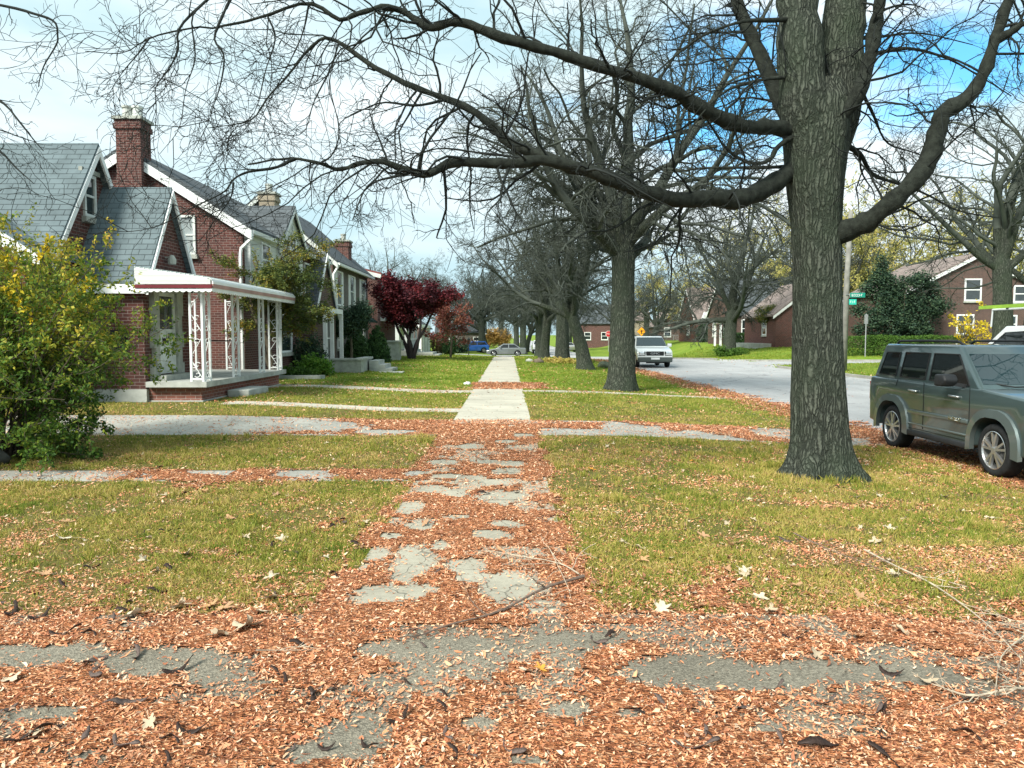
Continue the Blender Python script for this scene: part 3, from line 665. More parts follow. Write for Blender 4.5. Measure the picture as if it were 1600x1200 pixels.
# stone door surround, storm door
g = G()
y0, y1, zt = 17.42, 18.36, 2.62
for k, (za, zc, ex) in enumerate([(0.6, 0.98, 0.16), (0.98, 1.35, 0.05), (1.35, 1.72, 0.14), (1.72, 2.1, 0.05), (2.1, 2.62, 0.12)]):
    wbox(g, '+x', y0-0.14-ex, y0, za, zc, -7.97, -0.02, 0.10+0.004*k); wbox(g, '+x', y1, y1+0.2+ex, za, zc, -7.97, -0.02, 0.10+0.004*k)
wbox(g, '+x', y0-0.3, y1+0.36, 2.62, 2.86, -7.97, -0.02, 0.12)
wbox(g, '+x', y0-0.26, y1+0.34, 0.6, 0.74, -7.97, 0.1, 0.34)
g.build('door_surround', STONE, H1)
g = G()
wbox(g, '+x', y0, y0+0.09, 0.76, zt, -7.97, 0, 0.05); wbox(g, '+x', y1-0.09, y1, 0.76, zt, -7.97, 0, 0.05); wbox(g, '+x', y0+0.09, y1-0.09, zt-0.09, zt, -7.97, 0, 0.05)
wbox(g, '+x', y0+0.06, y1-0.06, 0.76, 1.70, -7.97, 0.0, 0.065); wbox(g, '+x', y0+0.09, y1-0.09, 1.70, 1.78, -7.97, 0, 0.05)
door = g.build('door', OFFWHITE, H1)
g = G(); wbox(g, '+x', y0+0.09, y1-0.09, 1.78, zt-0.09, -7.97, 0, 0.02); g.build('door_glass', GLASS, door)
g = G(); wbox(g, '+x', y1-0.42, y1-0.1, 1.655, 1.68, -7.97, 0.06, 0.09); g.build('hinge', BLACKM, door)
g = G(); wbox(g, '+x', y1-0.4, y1-0.1, 0.82, 0.85, -7.97, 0.06, 0.09); g.build('hinge', BLACKM, door)
def text_part(body, size, mat, parent, loc, rot, name, extr=0.004, align='CENTER', shear=0.0, sx=1.0):
    cu = bpy.data.curves.new(name, 'FONT'); cu.body = body; cu.size = size; cu.extrude = extr; cu.align_x = align; cu.align_y = 'CENTER'; cu.shear = shear
    to = bpy.data.objects.new('tmp_text', cu); col.objects.link(to); bpy.context.view_layer.update()
    me = bpy.data.meshes.new_from_object(to); bpy.data.objects.remove(to, do_unlink=True)
    me.materials.clear(); me.materials.append(mat); me.name = name
    o = bpy.data.objects.new(name, me); col.objects.link(o); o.parent = parent
    o.location = Vector(loc)-Vector(parent['_o']) if any(abs(q) > 1e-9 for q in parent['_o']) else loc
    o.rotation_euler = rot; o.scale = (sx, 1, 1); o['_o'] = tuple(loc); return o
# a hand-written scrawl on the lower door panel
g = G()
def scrawl(pts, r=0.009):
    g.tube([(-7.97+0.073, 17.62+u*0.36, 1.42+v_*0.24) for u, v_ in pts], r, 5)
scrawl([(0, .7), (.06, .1), (.12, .6), (.16, .05), (.24, .65), (.2, .2), (.1, .1)])
scrawl([(.34, .6), (.28, .3), (.36, .1), (.46, .4), (.4, .6), (.32, .35)])
scrawl([(.55, 1.0), (.58, .6), (.52, .2), (.62, .5), (.7, .15)])
scrawl([(.85, 1.1), (.8, .5), (.84, .1), (.74, .6), (.98, .75)])
g.build('scrawl', BLACKM, door)
g = G(); wbox(g, '-y', -8.75, -8.35, 1.25, 1.75, 16.9, -0.01, 0.09); g.build('mailbox', BLACKM, H1)
# porch slab, skirt wall, steps
g = G()
g.box(-7.94, -6.78, 16.98, 22.7, 0.12, 0.5); g.box(-9.6, -7.96, 19.44, 22.7, 0.12, 0.5)
g.build('porch_base', m_brick('porch_brick', (0.25, 0.095, 0.07), (0.16, 0.07, 0.055), (0.42, 0.37, 0.33)), H1)
g = G(); g.box(-7.98, -6.74, 16.94, 22.74, 0.0, 0.2); g.build('porch_footing', CONC_TRIM, H1)
g = G(); g.box(-7.93, -6.6, 16.8, 22.85, 0.5, 0.62); g.box(-9.7, -7.935, 19.44, 22.85, 0.5, 0.62); g.build('porch_slab', CONC_TRIM, H1)
g = G(); g.box(-6.72, -6.2, 18.35, 19.85, 0.1, 0.33); st_ = bevel(g.build('porch_step', CONC_TRIM, H1), 0.02)
# awning: near slope panel, long front edge, scalloped valances
g = G()
zt_, zf = 3.08, 2.86
g.prism([(-8.05, 16.72, zt_), (-6.5, 16.72, zf), (-6.5, 16.72, zf+0.03), (-8.05, 16.72, zt_+0.03)], (0, 6.38, 0))
for k in range(7):
    a0, a1 = R(k*13), R((k+1)*13)
    p = lambda a: (-6.5+0.12*math.sin(a), zf+0.03-0.12*(1-math.cos(a)))
    (xa, za), (xb, zc) = p(a0), p(a1)
    g.prism([(xa, 16.72, za), (xb, 16.72, zc), (xb, 16.72, zc-0.02), (xa, 16.72, za-0.02)], (0, 6.38, 0))
for k in range(16): g.box(-8.05+k*0.097, -8.035+k*0.097, 16.7, 23.12, zt_+0.03-k*0.0138, zt_+0.05-k*0.0138)
g.prism([(-8.05, 16.72, 2.74), (-6.42, 16.72, 2.74), (-6.42, 16.72, zf-0.02), (-6.5, 16.72, zf), (-8.05, 16.72, zt_)], (0, -0.03, 0))
aw = g.build('awning', AWN, H1)
g = G(); g.box(-8.05, -6.38, 16.66, 16.69, 2.655, 2.725); g.build('awning_stripe', MAROON, aw)
g = G(); g.box(-6.385, -6.36, 16.7, 23.1, 2.66, 2.745); g.build('awning_front_stripe', ROSE, aw)
g = G()
def scallop(p0, p1, zt2, zb2, n, off):
    p0 = Vector(p0); p1 = Vector(p1); d = (p1-p0)/n
    for k in range(n):
        a = p0+d*k; pts = [Vector((a.x, a.y, zt2)), Vector((a.x+d.x, a.y+d.y, zt2))]
        for q in range(5, -1, -1):
            t = q/5; pts.append(Vector((a.x+d.x*t, a.y+d.y*t, zb2-0.035*math.sin(math.pi*t))))
        g.prism(pts, off)
scallop((-8.05, 16.68, 0), (-6.38, 16.68, 0), 2.64, 2.60, 12, (0, 0.02, 0))
scallop((-6.375, 16.7, 0), (-6.375, 23.1, 0), 2.66, 2.60, 46, (-0.02, 0, 0))
g.box(-6.39, -6.36, 16.7, 23.1, 2.745, 2.80)
g.build('valance', WHITE, aw)
# ornamental iron posts
def iron_panel(a, b, z0=0.62, z1=2.68, scroll=True):
    a = Vector(a); b = Vector(b); g = G(); d = b-a; L_ = d.length; u = d/L_
    for p in (a, b): g.bar((p.x, p.y, z0), (p.x, p.y, z1), 0.045, 0.045)
    if scroll:
        H = z1-z0; n = 4; hh = H/n
        for k in range(n):
            zc = z0+hh*(k+0.5)
            for s in ((1, -1) if k % 2 == 0 else (1,)):
                c = a+u*(L_*0.5); pts = []
                for q in range(15):
                    th = math.pi*(0.2+q/14*1.7); r = (0.30*L_)*(1-q/14*0.72)
                    pts.append((c.x+u.x*r*math.cos(th)*s, c.y+u.y*r*math.cos(th)*s, zc+s*hh*0.2+math.sin(th)*r*0.9*s))
                g.tube(pts, 0.008, 5)
            sg = 1 if k % 2 else -1
            g.tube([(a.x+u.x*L_*(0.5-0.48*sg), a.y+u.y*L_*(0.5-0.48*sg), zc-hh*0.42), (a.x+u.x*L_*(0.5+0.48*sg), a.y+u.y*L_*(0.5+0.48*sg), zc+hh*0.42)], 0.008, 5)
        for z in (z0+0.06, z1-0.06): g.bar((a.x, a.y, z), (b.x, b.y, z), 0.03, 0.03)
    g.build('iron_post', WHITE, H1)
iron_panel((-6.98, 16.95, 0), (-6.72, 16.95, 0)); iron_panel((-6.70, 17.0, 0), (-6.70, 17.3, 0), scroll=True)
iron_panel((-6.70, 18.75, 0), (-6.70, 19.15, 0)); iron_panel((-6.70, 20.75, 0), (-6.70, 21.1, 0)); iron_panel((-6.70, 22.35, 0), (-6.70, 22.72, 0)); iron_panel((-7.05, 22.72, 0), (-6.75, 22.75, 0))
iron_panel((-9.5, 22.7, 0), (-9.2, 22.7, 0)); iron_panel((-8.3, 22.7, 0), (-8.1, 22.7, 0))
g = G(); g.tube([(-6.74, 18.75, 1.5), (-7.94, 19.42, 1.5)], 0.018, 6); g.tube([(-6.72, 19.15, 1.45), (-6.72, 20.75, 1.45)], 0.006, 5); g.build('handrail', BLACKM, H1)
g = G(); g.lathe((-7.80, 18.0, 3.28), (0, 0, 1), [(0, 0.0), (0, 0.09), (0.1, 0.1), (0.2, 0.05), (0.22, 0)], 10); g.bar((-7.95, 18.0, 3.44), (-7.8, 18.0, 3.44), 0.03, 0.03); g.build('porch_lamp', STONE, H1)

# ---------------------------------------------------------------- two-storey house behind the bungalow
H2 = thing('two_storey_house', (-11.6, 29, 0.16), 'two-storey red brick house with tall brick chimney on its side gable', 'house')
g = G(); gable_body(g, 'y', -15.2, -8.2, 24.0, 34.4, 0.1, 5.02, 7.25)
g.build('wall', BRICK_RED, H2)
g = G(); gable_body(g, 'x', 26.9, 29.8, -9.5, -7.9, 3.1, 5.0, 6.2); g.build('dormer', SIDING, H2)
g = G(); g.box(-8.2, -8.02, 24.15, 26.9, 3.2, 4.95); g.build('siding_panel', SIDING, H2)
g = G(); gable_roof(g, 'y', -15.2, -8.2, 24.0, 34.4, 5.02, 7.25, 0.14, 0.32, 0.18); g.build('roof', SHINGLE, H2)
g = G(); gable_roof(g, 'x', 26.9, 29.8, -11.0, -7.9, 5.0, 6.2, 0.1, 0.22, 0.15); g.build('dormer_roof', SHINGLE, H2)
g = G(); rake_boards(g, 'y', -15.2, -8.2, 23.84, 5.02, 7.25, 0.3, 0.05, 0.34, -1); g.build('rake_trim', WHITE, H2); g = G(); rake_boards(g, 'x', 26.9, 29.8, -7.77, 5.0, 6.2, 0.16, 0.04, 0.24); g.build('rake_trim', WHITE, H2)
chimney(H2, -11.82, -11.08, 23.62, 24.3, 0.1, 8.12, BRICK_RED, 2)
g = G(); g.box(-12.75, -12.35, 23.9, 24.0, 6.2, 6.5); g.build('vent', BLACKM, H2)
g = G(); gutter(g, -7.95, 23.9, 26.7, 4.74); g.build('gutter', WHITE, H2); g = G(); gutter(g, -7.95, 30.1, 34.5, 4.74); g.build('gutter', WHITE, H2); g = G()
g.tube([(-7.88, 23.95, 4.76), (-7.9, 23.9, 4.6), (-8.2, 23.86, 4.3), (-8.24, 23.88, 4.1), (-8.24, 23.88, 0.3)], 0.055, 6); g.build('downspout', WHITE, H2)
window(H2, '-y', -9.95, 4.72, 0.62, 1.2, 24.0, OFFWHITE, CURTAIN_GLASS)
window(H2, '-y', -13.6, 4.4, 0.9, 1.3, 24.0); window(H2, '+x', 25.6, 4.1, 0.9, 1.1, -8.02, WHITE, GLASS, None)
window(H2, '+x', 31.5, 3.9, 0.9, 1.3, -8.2); window(H2, '+x', 28.35, 4.7, 0.9, 1.0, -7.9, WHITE, GLASS, None)
window(H2, '+x', 28.3, 1.7, 1.6, 1.4, -8.2)
# steep entry gable with white boards
g = G(); gable_body(g, 'x', 30.6, 34.4, -8.2, -7.7, 0.1, 2.6, 5.0); g.build('entry_gable', BRICK_DARK, H2)
g = G(); gable_roof(g, 'x', 30.6, 34.4, -8.4, -7.7, 2.6, 5.0, 0.08, 0.1, 0.1); g.build('entry_roof', SHINGLE, H2)
g = G(); rake_boards(g, 'x', 30.6, 34.4, -7.6, 2.6, 5.0, 0.17, 0.05, 0.12); g.box(-7.69, -7.3, 30.9, 34.1, 2.55, 2.75)
for yy in (31.0, 32.2, 34.0): g.box(-7.45, -7.3, yy, yy+0.12, 0.3, 2.55)
g.build('entry_trim', WHITE, H2)
window(H2, '+x', 32.7, 1.5, 1.3, 1.8, -7.7, WHITE, GLASS, None)
chimney(H2, -10.55, -9.9, 33.0, 33.7, 5.5, 7.6, BRICK_TAN, 1)

# ---------------------------------------------------------------- third house, grey brick front
H3 = thing('grey_brick_house', (-11, 42, 0.16), 'grey brown brick house with tall white framed windows and dark awnings beyond the green tree', 'house')
g = G(); gable_body(g, 'y', -15.5, -8.6, 37.9, 47.3, 0.1, 5.35, 8.3); g.build('wall', BRICK_GREY, H3)
g = G(); g.box(-10.6, -8.57, 37.84, 37.95, 0.1, 5.3); g.build('side_brick', BRICK_DARK, H3)
g = G(); gable_roof(g, 'y', -15.5, -8.6, 37.9, 47.3, 5.35, 8.3, 0.14, 0.3, 0.2); g.build('roof', SHINGLE, H3)
g = G(); rake_boards(g, 'y', -15.5, -8.6, 37.68, 5.35, 8.3, 0.24, 0.05, 0.32, -1); g.build('rake_trim', OFFWHITE, H3)
chimney(H3, -9.85, -9.1, 44.2, 45.1, 5.6, 6.95, BRICK_RED, 1)
g = G(); gutter(g, -8.32, 37.7, 47.5, 5.02); g.build('gutter', WHITE, H3); g = G(); g.tube([(-8.28, 37.8, 5.0), (-8.5, 37.7, 4.6), (-8.52, 37.75, 0.3)], 0.06, 6); g.build('downspout', WHITE, H3)
for yy in (39.3, 42.5, 45.6):
    window(H3, '+x', yy, 4.0, 1.15, 1.75, -8.6, WHITE, CURTAIN_GLASS, STONE, 1, WHITE)
    g = G(); g.prism([(-8.6, yy-0.75, 2.95), (-8.6, yy-0.75, 2.5), (-7.85, yy-0.75, 2.35), (-7.85, yy-0.75, 2.45)], (0, 1.5, 0)); g.build('window_awning', DARKGREEN, H3)
    window(H3, '+x', yy, 1.6, 1.1, 1.3, -8.6)

# ---------------------------------------------------------------- generic brick houses with their gable towards the camera or the street
def house(name, label, x0, x1, y0, y1, zb, eave, rz_, axis, wallm, roofm, wins=(), trim=OFFWHITE, front='+x', chim=None, porch=None, group=None, over=0.3):
    root = thing(name, ((x0+x1)/2, (y0+y1)/2, zb), label, 'house', group)
    g = G()
    if axis == 'y': gable_body(g, 'y', x0, x1, y0, y1, zb-0.6, zb+eave, zb+rz_)
    else: gable_body(g, 'x', y0, y1, x0, x1, zb-0.6, zb+eave, zb+rz_)
    g.build('wall', wallm, root); g = G()
    if axis == 'y': gable_roof(g, 'y', x0, x1, y0, y1, zb+eave, zb+rz_, 0.15, over, 0.2)
    else: gable_roof(g, 'x', y0, y1, x0, x1, zb+eave, zb+rz_, 0.15, over, 0.2)
    g.build('roof', roofm, root); g = G()
    if axis == 'y': rake_boards(g, 'y', x0, x1, y0-0.18, zb+eave, zb+rz_, 0.26, 0.05, over, -1)
    else:
        rake_boards(g, 'x', y0, y1, x1+0.18, zb+eave, zb+rz_, 0.26, 0.05, over, 1); g.build('rake_trim', trim, root); g = G(); rake_boards(g, 'x', y0, y1, x0-0.18, zb+eave, zb+rz_, 0.26, 0.05, over, -1)
    g.build('rake_trim', trim, root)
    for side, u, z, wd, ht in wins:
        pl = {'+x': x1, '-x': x0, '-y': y0}[side]
        window(root, side, u, zb+z, wd, ht, pl, WHITE, GLASS, STONE, 1, None, 0.11)
    if chim: chimney(root, *chim)
    return root
H4 = house('red_roofed_house', 'brick house with a brown red roof edge behind the crimson tree', -17, -8.8, 52, 60, 0.1, 5.6, 6.6, 'y', BRICK_RED, m_plain('red_metal_roof', (0.17, 0.05, 0.045), 0.6, 0.2),
      [('+x', 54, 4.4, 1.1, 1.5), ('+x', 58, 4.4, 1.1, 1.5), ('-y', -10.3, 4.2, 1.0, 1.5)])
g = G()
for yy in (53.5, 55.5, 57.5, 59.5): g.box(-7.2, -7.05, yy, yy+0.15, 0.1, 2.6)
g.box(-8.8, -6.9, 53.2, 59.9, 2.6, 2.85); g.build('porch_frame', WHITE, H4)
g = G(); g.box(-8.8, -6.8, 53.2, 59.9, -0.1, 0.55); g.build('porch_base', CONC_TRIM, H4)
g = G()
for k in range(26): g.box(-6.97, -6.93, 53.4+k*0.25, 53.43+k*0.25, 0.55, 1.3)
g.box(-6.99, -6.91, 53.3, 59.9, 1.3, 1.36); g.build('railing', WHITE, H4)
H5 = house('white_porch_house', 'white sided house with a columned porch beyond the crimson tree', -16, -9.5, 67, 76, -0.35, 3.1, 5.9, 'y', SIDING, SHINGLE, [('-y', -11.5, 1.9, 1.1, 1.4), ('+x', 70, 1.9, 1.2, 1.4), ('+x', 74, 1.9, 1.2, 1.4)])
g = G(); g.box(-9.5, -7.6, 67.5, 75.5, 2.3, 2.55)
for yy in (67.8, 70.2, 72.6, 75.0): g.box(-7.85, -7.65, yy, yy+0.2, -0.4, 2.3)
g.build('porch_frame', WHITE, H5)
house('corner_house', 'brick corner house far beyond the cross street on the left', -20, -11, 99, 109, -0.84, 3.4, 6.6, 'y', BRICK_DARK, SHINGLE, [('-y', -17, 1.8, 1.2, 1.4), ('-y', -14, 1.8, 1.2, 1.4), ('+x', 103, 1.8, 1.2, 1.4)])
house('pale_corner_house', 'grey brick house beyond the cross street behind the blue car', -10.5, -3.5, 112, 119, -0.84, 2.9, 5.2, 'x', BRICK_GREY, SHINGLE, [('-y', -8, 1.6, 1.2, 1.2), ('-y', -4.5, 1.6, 1.2, 1.2)])

# right-hand row
zr = lambda x, y: g1z(x, y)
RH0 = house('gabled_brick_house', 'brown brick house with white framed windows in its wide gable behind the hedge', 30.4, 40.6, 58.5, 69, 0.35, 4.7, 7.3, 'y', BRICK_DARK, SHINGLE_BROWN,
      [('-y', 35.3, 4.7, 1.3, 1.7), ('-y', 34.8, 2.1, 1.35, 1.5), ('-y', 31.5, 1.6, 1.1, 1.5), ('-y', 38.2, 2.1, 1.1, 1.4), ('-y', 38.9, 4.4, 1.0, 1.3)], WHITE)
RH1 = house('brick_cottage', 'red brick cottage between the thick trunk and the evergreen tree', 24.0, 31.4, 69, 78, 0.5, 3.0, 5.9, 'y', BRICK_RED, SHINGLE_BROWN,
      [('-y', 29.5, 1.75, 1.0, 1.8), ('-x', 72, 1.8, 1.2, 1.4), ('-y', 26, 1.7, 1.0, 1.4)], WHITE)
g = G(); g.box(22.5, 24.0, 70, 77, 0.0, 0.85); g.build('front_terrace', CONC_TRIM, RH1)
RH2 = house('gambrel_brick_house', 'brick house with grey roof and porch post right of the street tree', 23.9, 32, 82, 92, 0.5, 3.4, 7.3, 'x', BRICK_DARK, SHINGLE,
      [('-y', 25.3, 1.8, 0.9, 2.0), ('-x', 84.5, 1.8, 1.4, 1.6), ('-x', 89, 1.8, 1.4, 1.6)], WHITE)
g = G(); g.box(22.6, 23.9, 82.3, 85, 2.9, 3.15); g.box(22.7, 22.9, 82.4, 82.6, 0.4, 2.9); g.box(22.7, 22.9, 84.6, 84.8, 0.4, 2.9); g.build('porch_frame', WHITE, RH2)
RH3 = house('awning_brick_house', 'small brick house with white entry gable and blue window awning', 25.3, 33, 104, 114, 0.5, 3.2, 7.6, 'x', BRICK_RED, SHINGLE_BROWN,
      [('-y', 29.9, 1.8, 1.6, 1.3), ('-x', 108, 1.8, 1.4, 1.4)], WHITE)
g = G(); g.prism([(26.0, 103.9, 3.7), (28.4, 103.9, 3.7), (28.0, 103.9, 4.7), (26.4, 103.9, 4.7)], (0, -1.1, 0)); g.box(26.05, 26.2, 102.9, 103.05, 0.5, 3.7); g.box(28.2, 28.35, 102.9, 103.05, 0.5, 3.7); g.box(26.9, 27.5, 103.8, 103.9, 0.5, 3.2); g.build('entry_canopy', WHITE, RH3)
g = G(); g.prism([(29.0, 103.98, 3.3), (29.0, 103.98, 2.5), (29.0, 102.9, 2.35), (29.0, 102.9, 2.45)], (1.9, 0, 0)); g.build('window_awning', m_plain('navy_cloth', (0.02, 0.03, 0.07), 0.7), RH3)
RH4 = house('small_gabled_house', 'brown brick gabled house with three white windows past the silver van', 27.3, 34.8, 140, 151, 0.4, 2.9, 6.8, 'y', BRICK_DARK, SHINGLE_BROWN,
      [('-y', 29.0, 1.7, 1.3, 1.7), ('-y', 31.9, 2.1, 1.3, 1.3), ('-y', 32.2, 4.6, 1.2, 1.4)], OFFWHITE)
RH5 = house('far_brick_house', 'farthest brick house on the right with pale steep roof', 24.0, 31, 168, 180, 0.2, 4.6, 9.0, 'x', BRICK_TAN, SHINGLE_BROWN, [('-y', 26, 2.2, 1.3, 1.6)], OFFWHITE)
house('street_end_house', 'brick house at the far end of the street behind the stop sign', 13.5, 21, 150, 160, -0.5, 4.4, 8.0, 'x', BRICK_RED, SHINGLE, [('-y', 15.5, 1.9, 1.3, 1.5), ('-y', 18.8, 1.9, 1.3, 1.5)])
# ================================================================ TREES
def grow_level(S, D, L, Rr, n, wander, trop, rng, te=0.35):
    """polylines of n segments from starts S along D; trop pulls along z"""
    B = len(S); P = np.zeros((B, n+1, 3)); P[:, 0] = S; d = D/np.linalg.norm(D, axis=1, keepdims=True)
    st = (L/n)[:, None]
    for i in range(n):
        d = d + rng.normal(0, wander, (B, 3)); d[:, 2] += trop; d /= np.linalg.norm(d, axis=1, keepdims=True)
        P[:, i+1] = P[:, i] + d*st
    t = np.linspace(0, 1, n+1)[None, :]
    return P, Rr[:, None]*(1-(1-te)*t)
def spawn(P, Rad, L, k, t0, fl, fr, ang, rng, t1=0.98, up=0.0):
    """k children per polyline"""
    B, m, _ = P.shape; n = m-1
    t = (t0 + (t1-t0)*(np.arange(k)[None, :]+rng.rand(B, k))/k)*n
    i = np.minimum(t.astype(int), n-1); fr_ = (t-i)[..., None]
    b = np.arange(B)[:, None]
    S = P[b, i]*(1-fr_) + P[b, i+1]*fr_; T = P[b, i+1]-P[b, i]; T /= np.linalg.norm(T, axis=2, keepdims=True)+1e-9
    q = rng.normal(0, 1, T.shape); q -= (q*T).sum(2, keepdims=True)*T; q /= np.linalg.norm(q, axis=2, keepdims=True)+1e-9
    q[..., 2] += up; a = np.radians(ang*(0.7+0.6*rng.rand(B, k)))[..., None]
    D = T*np.cos(a)+q*np.sin(a)
    tt = t/n; r = (Rad[b, i]*(1-fr_[..., 0]) + Rad[b, i+1]*fr_[..., 0])*fr
    l = L[:, None]*fl*(1.15-0.55*tt)*(0.6+0.8*rng.rand(B, k))
    return S.reshape(-1, 3), D.reshape(-1, 3), l.ravel(), r.ravel()
def twigs(g, P, Rad, L, spec, rng, rmin=0.0028, mi=0):
    """spec: list of (children, t0, length factor, radius factor, angle, segments, wander, trop, sides)"""
    for (k, t0, fl, fr, ang, n, wd, tr, sides) in spec:
        S, D, l, r = spawn(P, Rad, L, k, t0, fl, fr, ang, rng)
        r = np.maximum(r, rmin)
        P, Rad = grow_level(S, D, l, r, n, wd, tr, rng, 0.5 if sides > 3 else 0.6)
        L = l; g.tubes(P, Rad, sides, mi)
    return P, Rad, L
def resample(pts, n):
    """smooth curve through points (Catmull-Rom), n+1 points"""
    p = np.array([tuple(q) for q in pts], float)
    p = np.vstack([2*p[0]-p[1], p, 2*p[-1]-p[-2]]); m = len(p)-3; out = []
    for t in np.linspace(0, m-1e-6, n+1):
        i = int(t); f = t-i; a, b, c, d = p[i], p[i+1], p[i+2], p[i+3]
        out.append(0.5*((2*b)+(-a+c)*f+(2*a-5*b+4*c-d)*f*f+(-a+3*b-3*c+d)*f**3))
    return np.array(out)
def limb(g, pts, r0, r1, sides=9, n=None, mi=0, rough=0.05, rng=None, pw=1.0):
    n = n or max(8, len(pts)*3); P = resample(pts, n); L = np.linalg.norm(np.diff(P, axis=0), axis=1).sum()
    t = np.linspace(0, 1, n+1); Rd = r1+(r0-r1)*(1-t)**pw
    if rng is not None: P[1:-1] += rng.normal(0, rough*0.35*min(r0, 0.1), (n-1, 3)); Rd = Rd*(1+rng.normal(0, rough, n+1))
    Rd[:3] *= np.array([1.35, 1.16, 1.04]) if (0.09 < r0 < 0.2) else (np.array([0.55, 0.75, 0.9]) if r0 >= 0.29 and mi == 0 and n == 20 else 1.0); g.tubes([P], [Rd], sides, mi); return P, Rd, L
def trunk_mesh(g, path, radii, base_z, flare=0.45, lobes=6, sides=40, seed=1, rough=0.05):
    """a thick trunk: rings with root lobes near the ground and furrowed outline"""
    rr = np.random.RandomState(seed); n = 46
    P = resample(path, n); m = np.linspace(0, len(radii)-1, n+1); Rd = np.interp(m, range(len(radii)), radii)
    a = np.arange(sides)*2*np.pi/sides; ph = rr.rand(4)*6.28; V = []
    for i in range(n+1):
        h = P[i, 2]-base_z; fl = math.exp(-max(h, 0)/0.22)
        k = 1 + flare*fl*(0.75+0.55*np.cos(lobes*a+ph[0]+0.4*np.sin(a*2+ph[1]))*0.6+0.25*np.cos(3*a+ph[2]))
        k = k*(1+rough*0.6*np.cos(2*a+ph[3]+h*0.5)+rough*0.7*np.cos(5*a+ph[1]+h*0.35)+rough*0.22*np.cos(11*a+ph[2]+h*0.7)+rough*0.35*(rr.rand(sides)-0.5))
        r = Rd[i]*k; V.append(np.stack([P[i, 0]+r*np.cos(a), P[i, 1]+r*np.sin(a), np.full(sides, P[i, 2]-0.12*fl*(i == 0))], 1))
    V = np.array(V).reshape(-1, 3); i = np.arange(n)[:, None]*sides; j = np.arange(sides)[None, :]; j2 = (j+1) % sides
    g.add(V, np.stack([i+j, i+j2, i+sides+j2, i+sides+j], -1).reshape(-1, 4))

# ---------------------------------------------------------------- the big bare tree close by
def Q(lst): return [at(px, py, Y) for px, py, Y in lst]
base = at(1275, 735, 9.4); bz = g1z(base.x, base.y)
T1 = thing('bare_tree', (base.x, base.y, bz), 'nearest and thickest bare tree, wide furrowed trunk forking above, beside the parked dark SUV', 'tree', 'bare trees along the sidewalk')
g = G()
cx = lambda l, r_, y, Y: (at((l+r_)/2, y, Y), (r_-l)/2/F_PX*Y)
rows = [(1236, 1328, 742), (1236, 1327, 690), (1235, 1324, 620), (1238, 1319, 540), (1239, 1317, 440), (1236, 1316, 350), (1228, 1320, 280), (1224, 1328, 215), (1230, 1330, 165), (1245, 1318, 130)]
pts, rad = zip(*[cx(l, r_, y, 9.4) for l, r_, y in rows])
pts = list(pts); pts[0] = Vector((pts[0].x, pts[0].y, bz-0.05))
rad = [q*0.95 for q in rad]
trunk_mesh(g, pts, rad, bz, 0.68, 7, 56, 3, 0.06)
rl = np.random.RandomState(5)
limb(g, Q([(1268, 250, 9.35), (1256, 160, 9.3), (1250, 80, 9.3), (1246, 0, 9.35), (1236, -150, 9.5), (1220, -330, 9.8)]), 0.30, 0.2, 18, 20, rng=rl)
limb(g, Q([(1288, 260, 9.5), (1304, 170, 9.55), (1315, 80, 9.6), (1322, 0, 9.7), (1345, -150, 10.0), (1380, -330, 10.4)]), 0.30, 0.2, 18, 20, rng=rl)
trunk = g.build('trunk', BARK, T1, smooth=True)
g = G(); LB = []
def L1(pts, r0, r1, **k):
    o = limb(g, Q(pts), r0*0.78, r1*0.7, rng=rl, rough=0.09, mi=1 if r0 > 0.03 else 0, sides=k.get('sides', 12 if r0 > 0.05 else 7), pw=k.get('pw', 1.5)); LB.append(o); return o
# lower limb sweeping left over the walk
L1([(1275, 236, 9.5), (1234, 269, 9.35), (1195, 295, 9.15), (1154, 311, 8.9), (1104, 310, 8.7), (1060, 312, 8.5), (1007, 300, 8.3), (963, 283, 8.1), (913, 265, 8.0), (850, 250, 7.9), (797, 256, 7.8), (707, 255, 7.7), (673, 271, 7.6), (640, 267, 7.6), (597, 252, 7.5), (560, 256, 7.5), (530, 265, 7.5), (495, 254, 7.4), (460, 248, 7.4), (425, 250, 7.3), (387, 257, 7.3)], 0.165, 0.012)
L1([(930, 268, 8.05), (890, 262, 8.1), (850, 243, 8.3), (800, 228, 8.4), (773, 200, 8.5), (730, 168, 8.6), (673, 146, 8.7), (627, 127, 8.8), (580, 102, 8.9), (530, 66, 9.0), (500, 62, 9.0), (465, 98, 9.0), (450, 118, 9), (420, 150, 9), (395, 185, 8.9), (360, 195, 8.9), (325, 200, 8.9)], 0.085, 0.008)
# upper limb
L1([(1275, 214, 9.5), (1234, 204, 9.3), (1205, 199, 9.1), (1161, 198, 8.8), (1121, 182, 8.6), (1077, 159, 8.4), (1060, 147, 8.3), (997, 122, 8.1), (930, 102, 8.0), (863, 80, 7.9), (780, 57, 7.8), (730, 37, 7.8), (700, 36, 7.7), (667, 43, 7.7), (630, 18, 7.7), (597, 11, 7.6), (560, 20, 7.6), (530, 30, 7.5), (483, 5, 7.5), (417, 23, 7.4), (360, 40, 7.4), (300, 44, 7.3), (233, 60, 7.3), (190, 83, 7.3), (133, 80, 7.2)], 0.13, 0.006)
# stem rising behind left
L1([(1262, 220, 9.5), (1225, 169, 9.7), (1195, 100, 9.8), (1171, 50, 9.9), (1151, 0, 10.0), (1120, -120, 10.3), (1060, -260, 10.8)], 0.15, 0.08, sides=12)
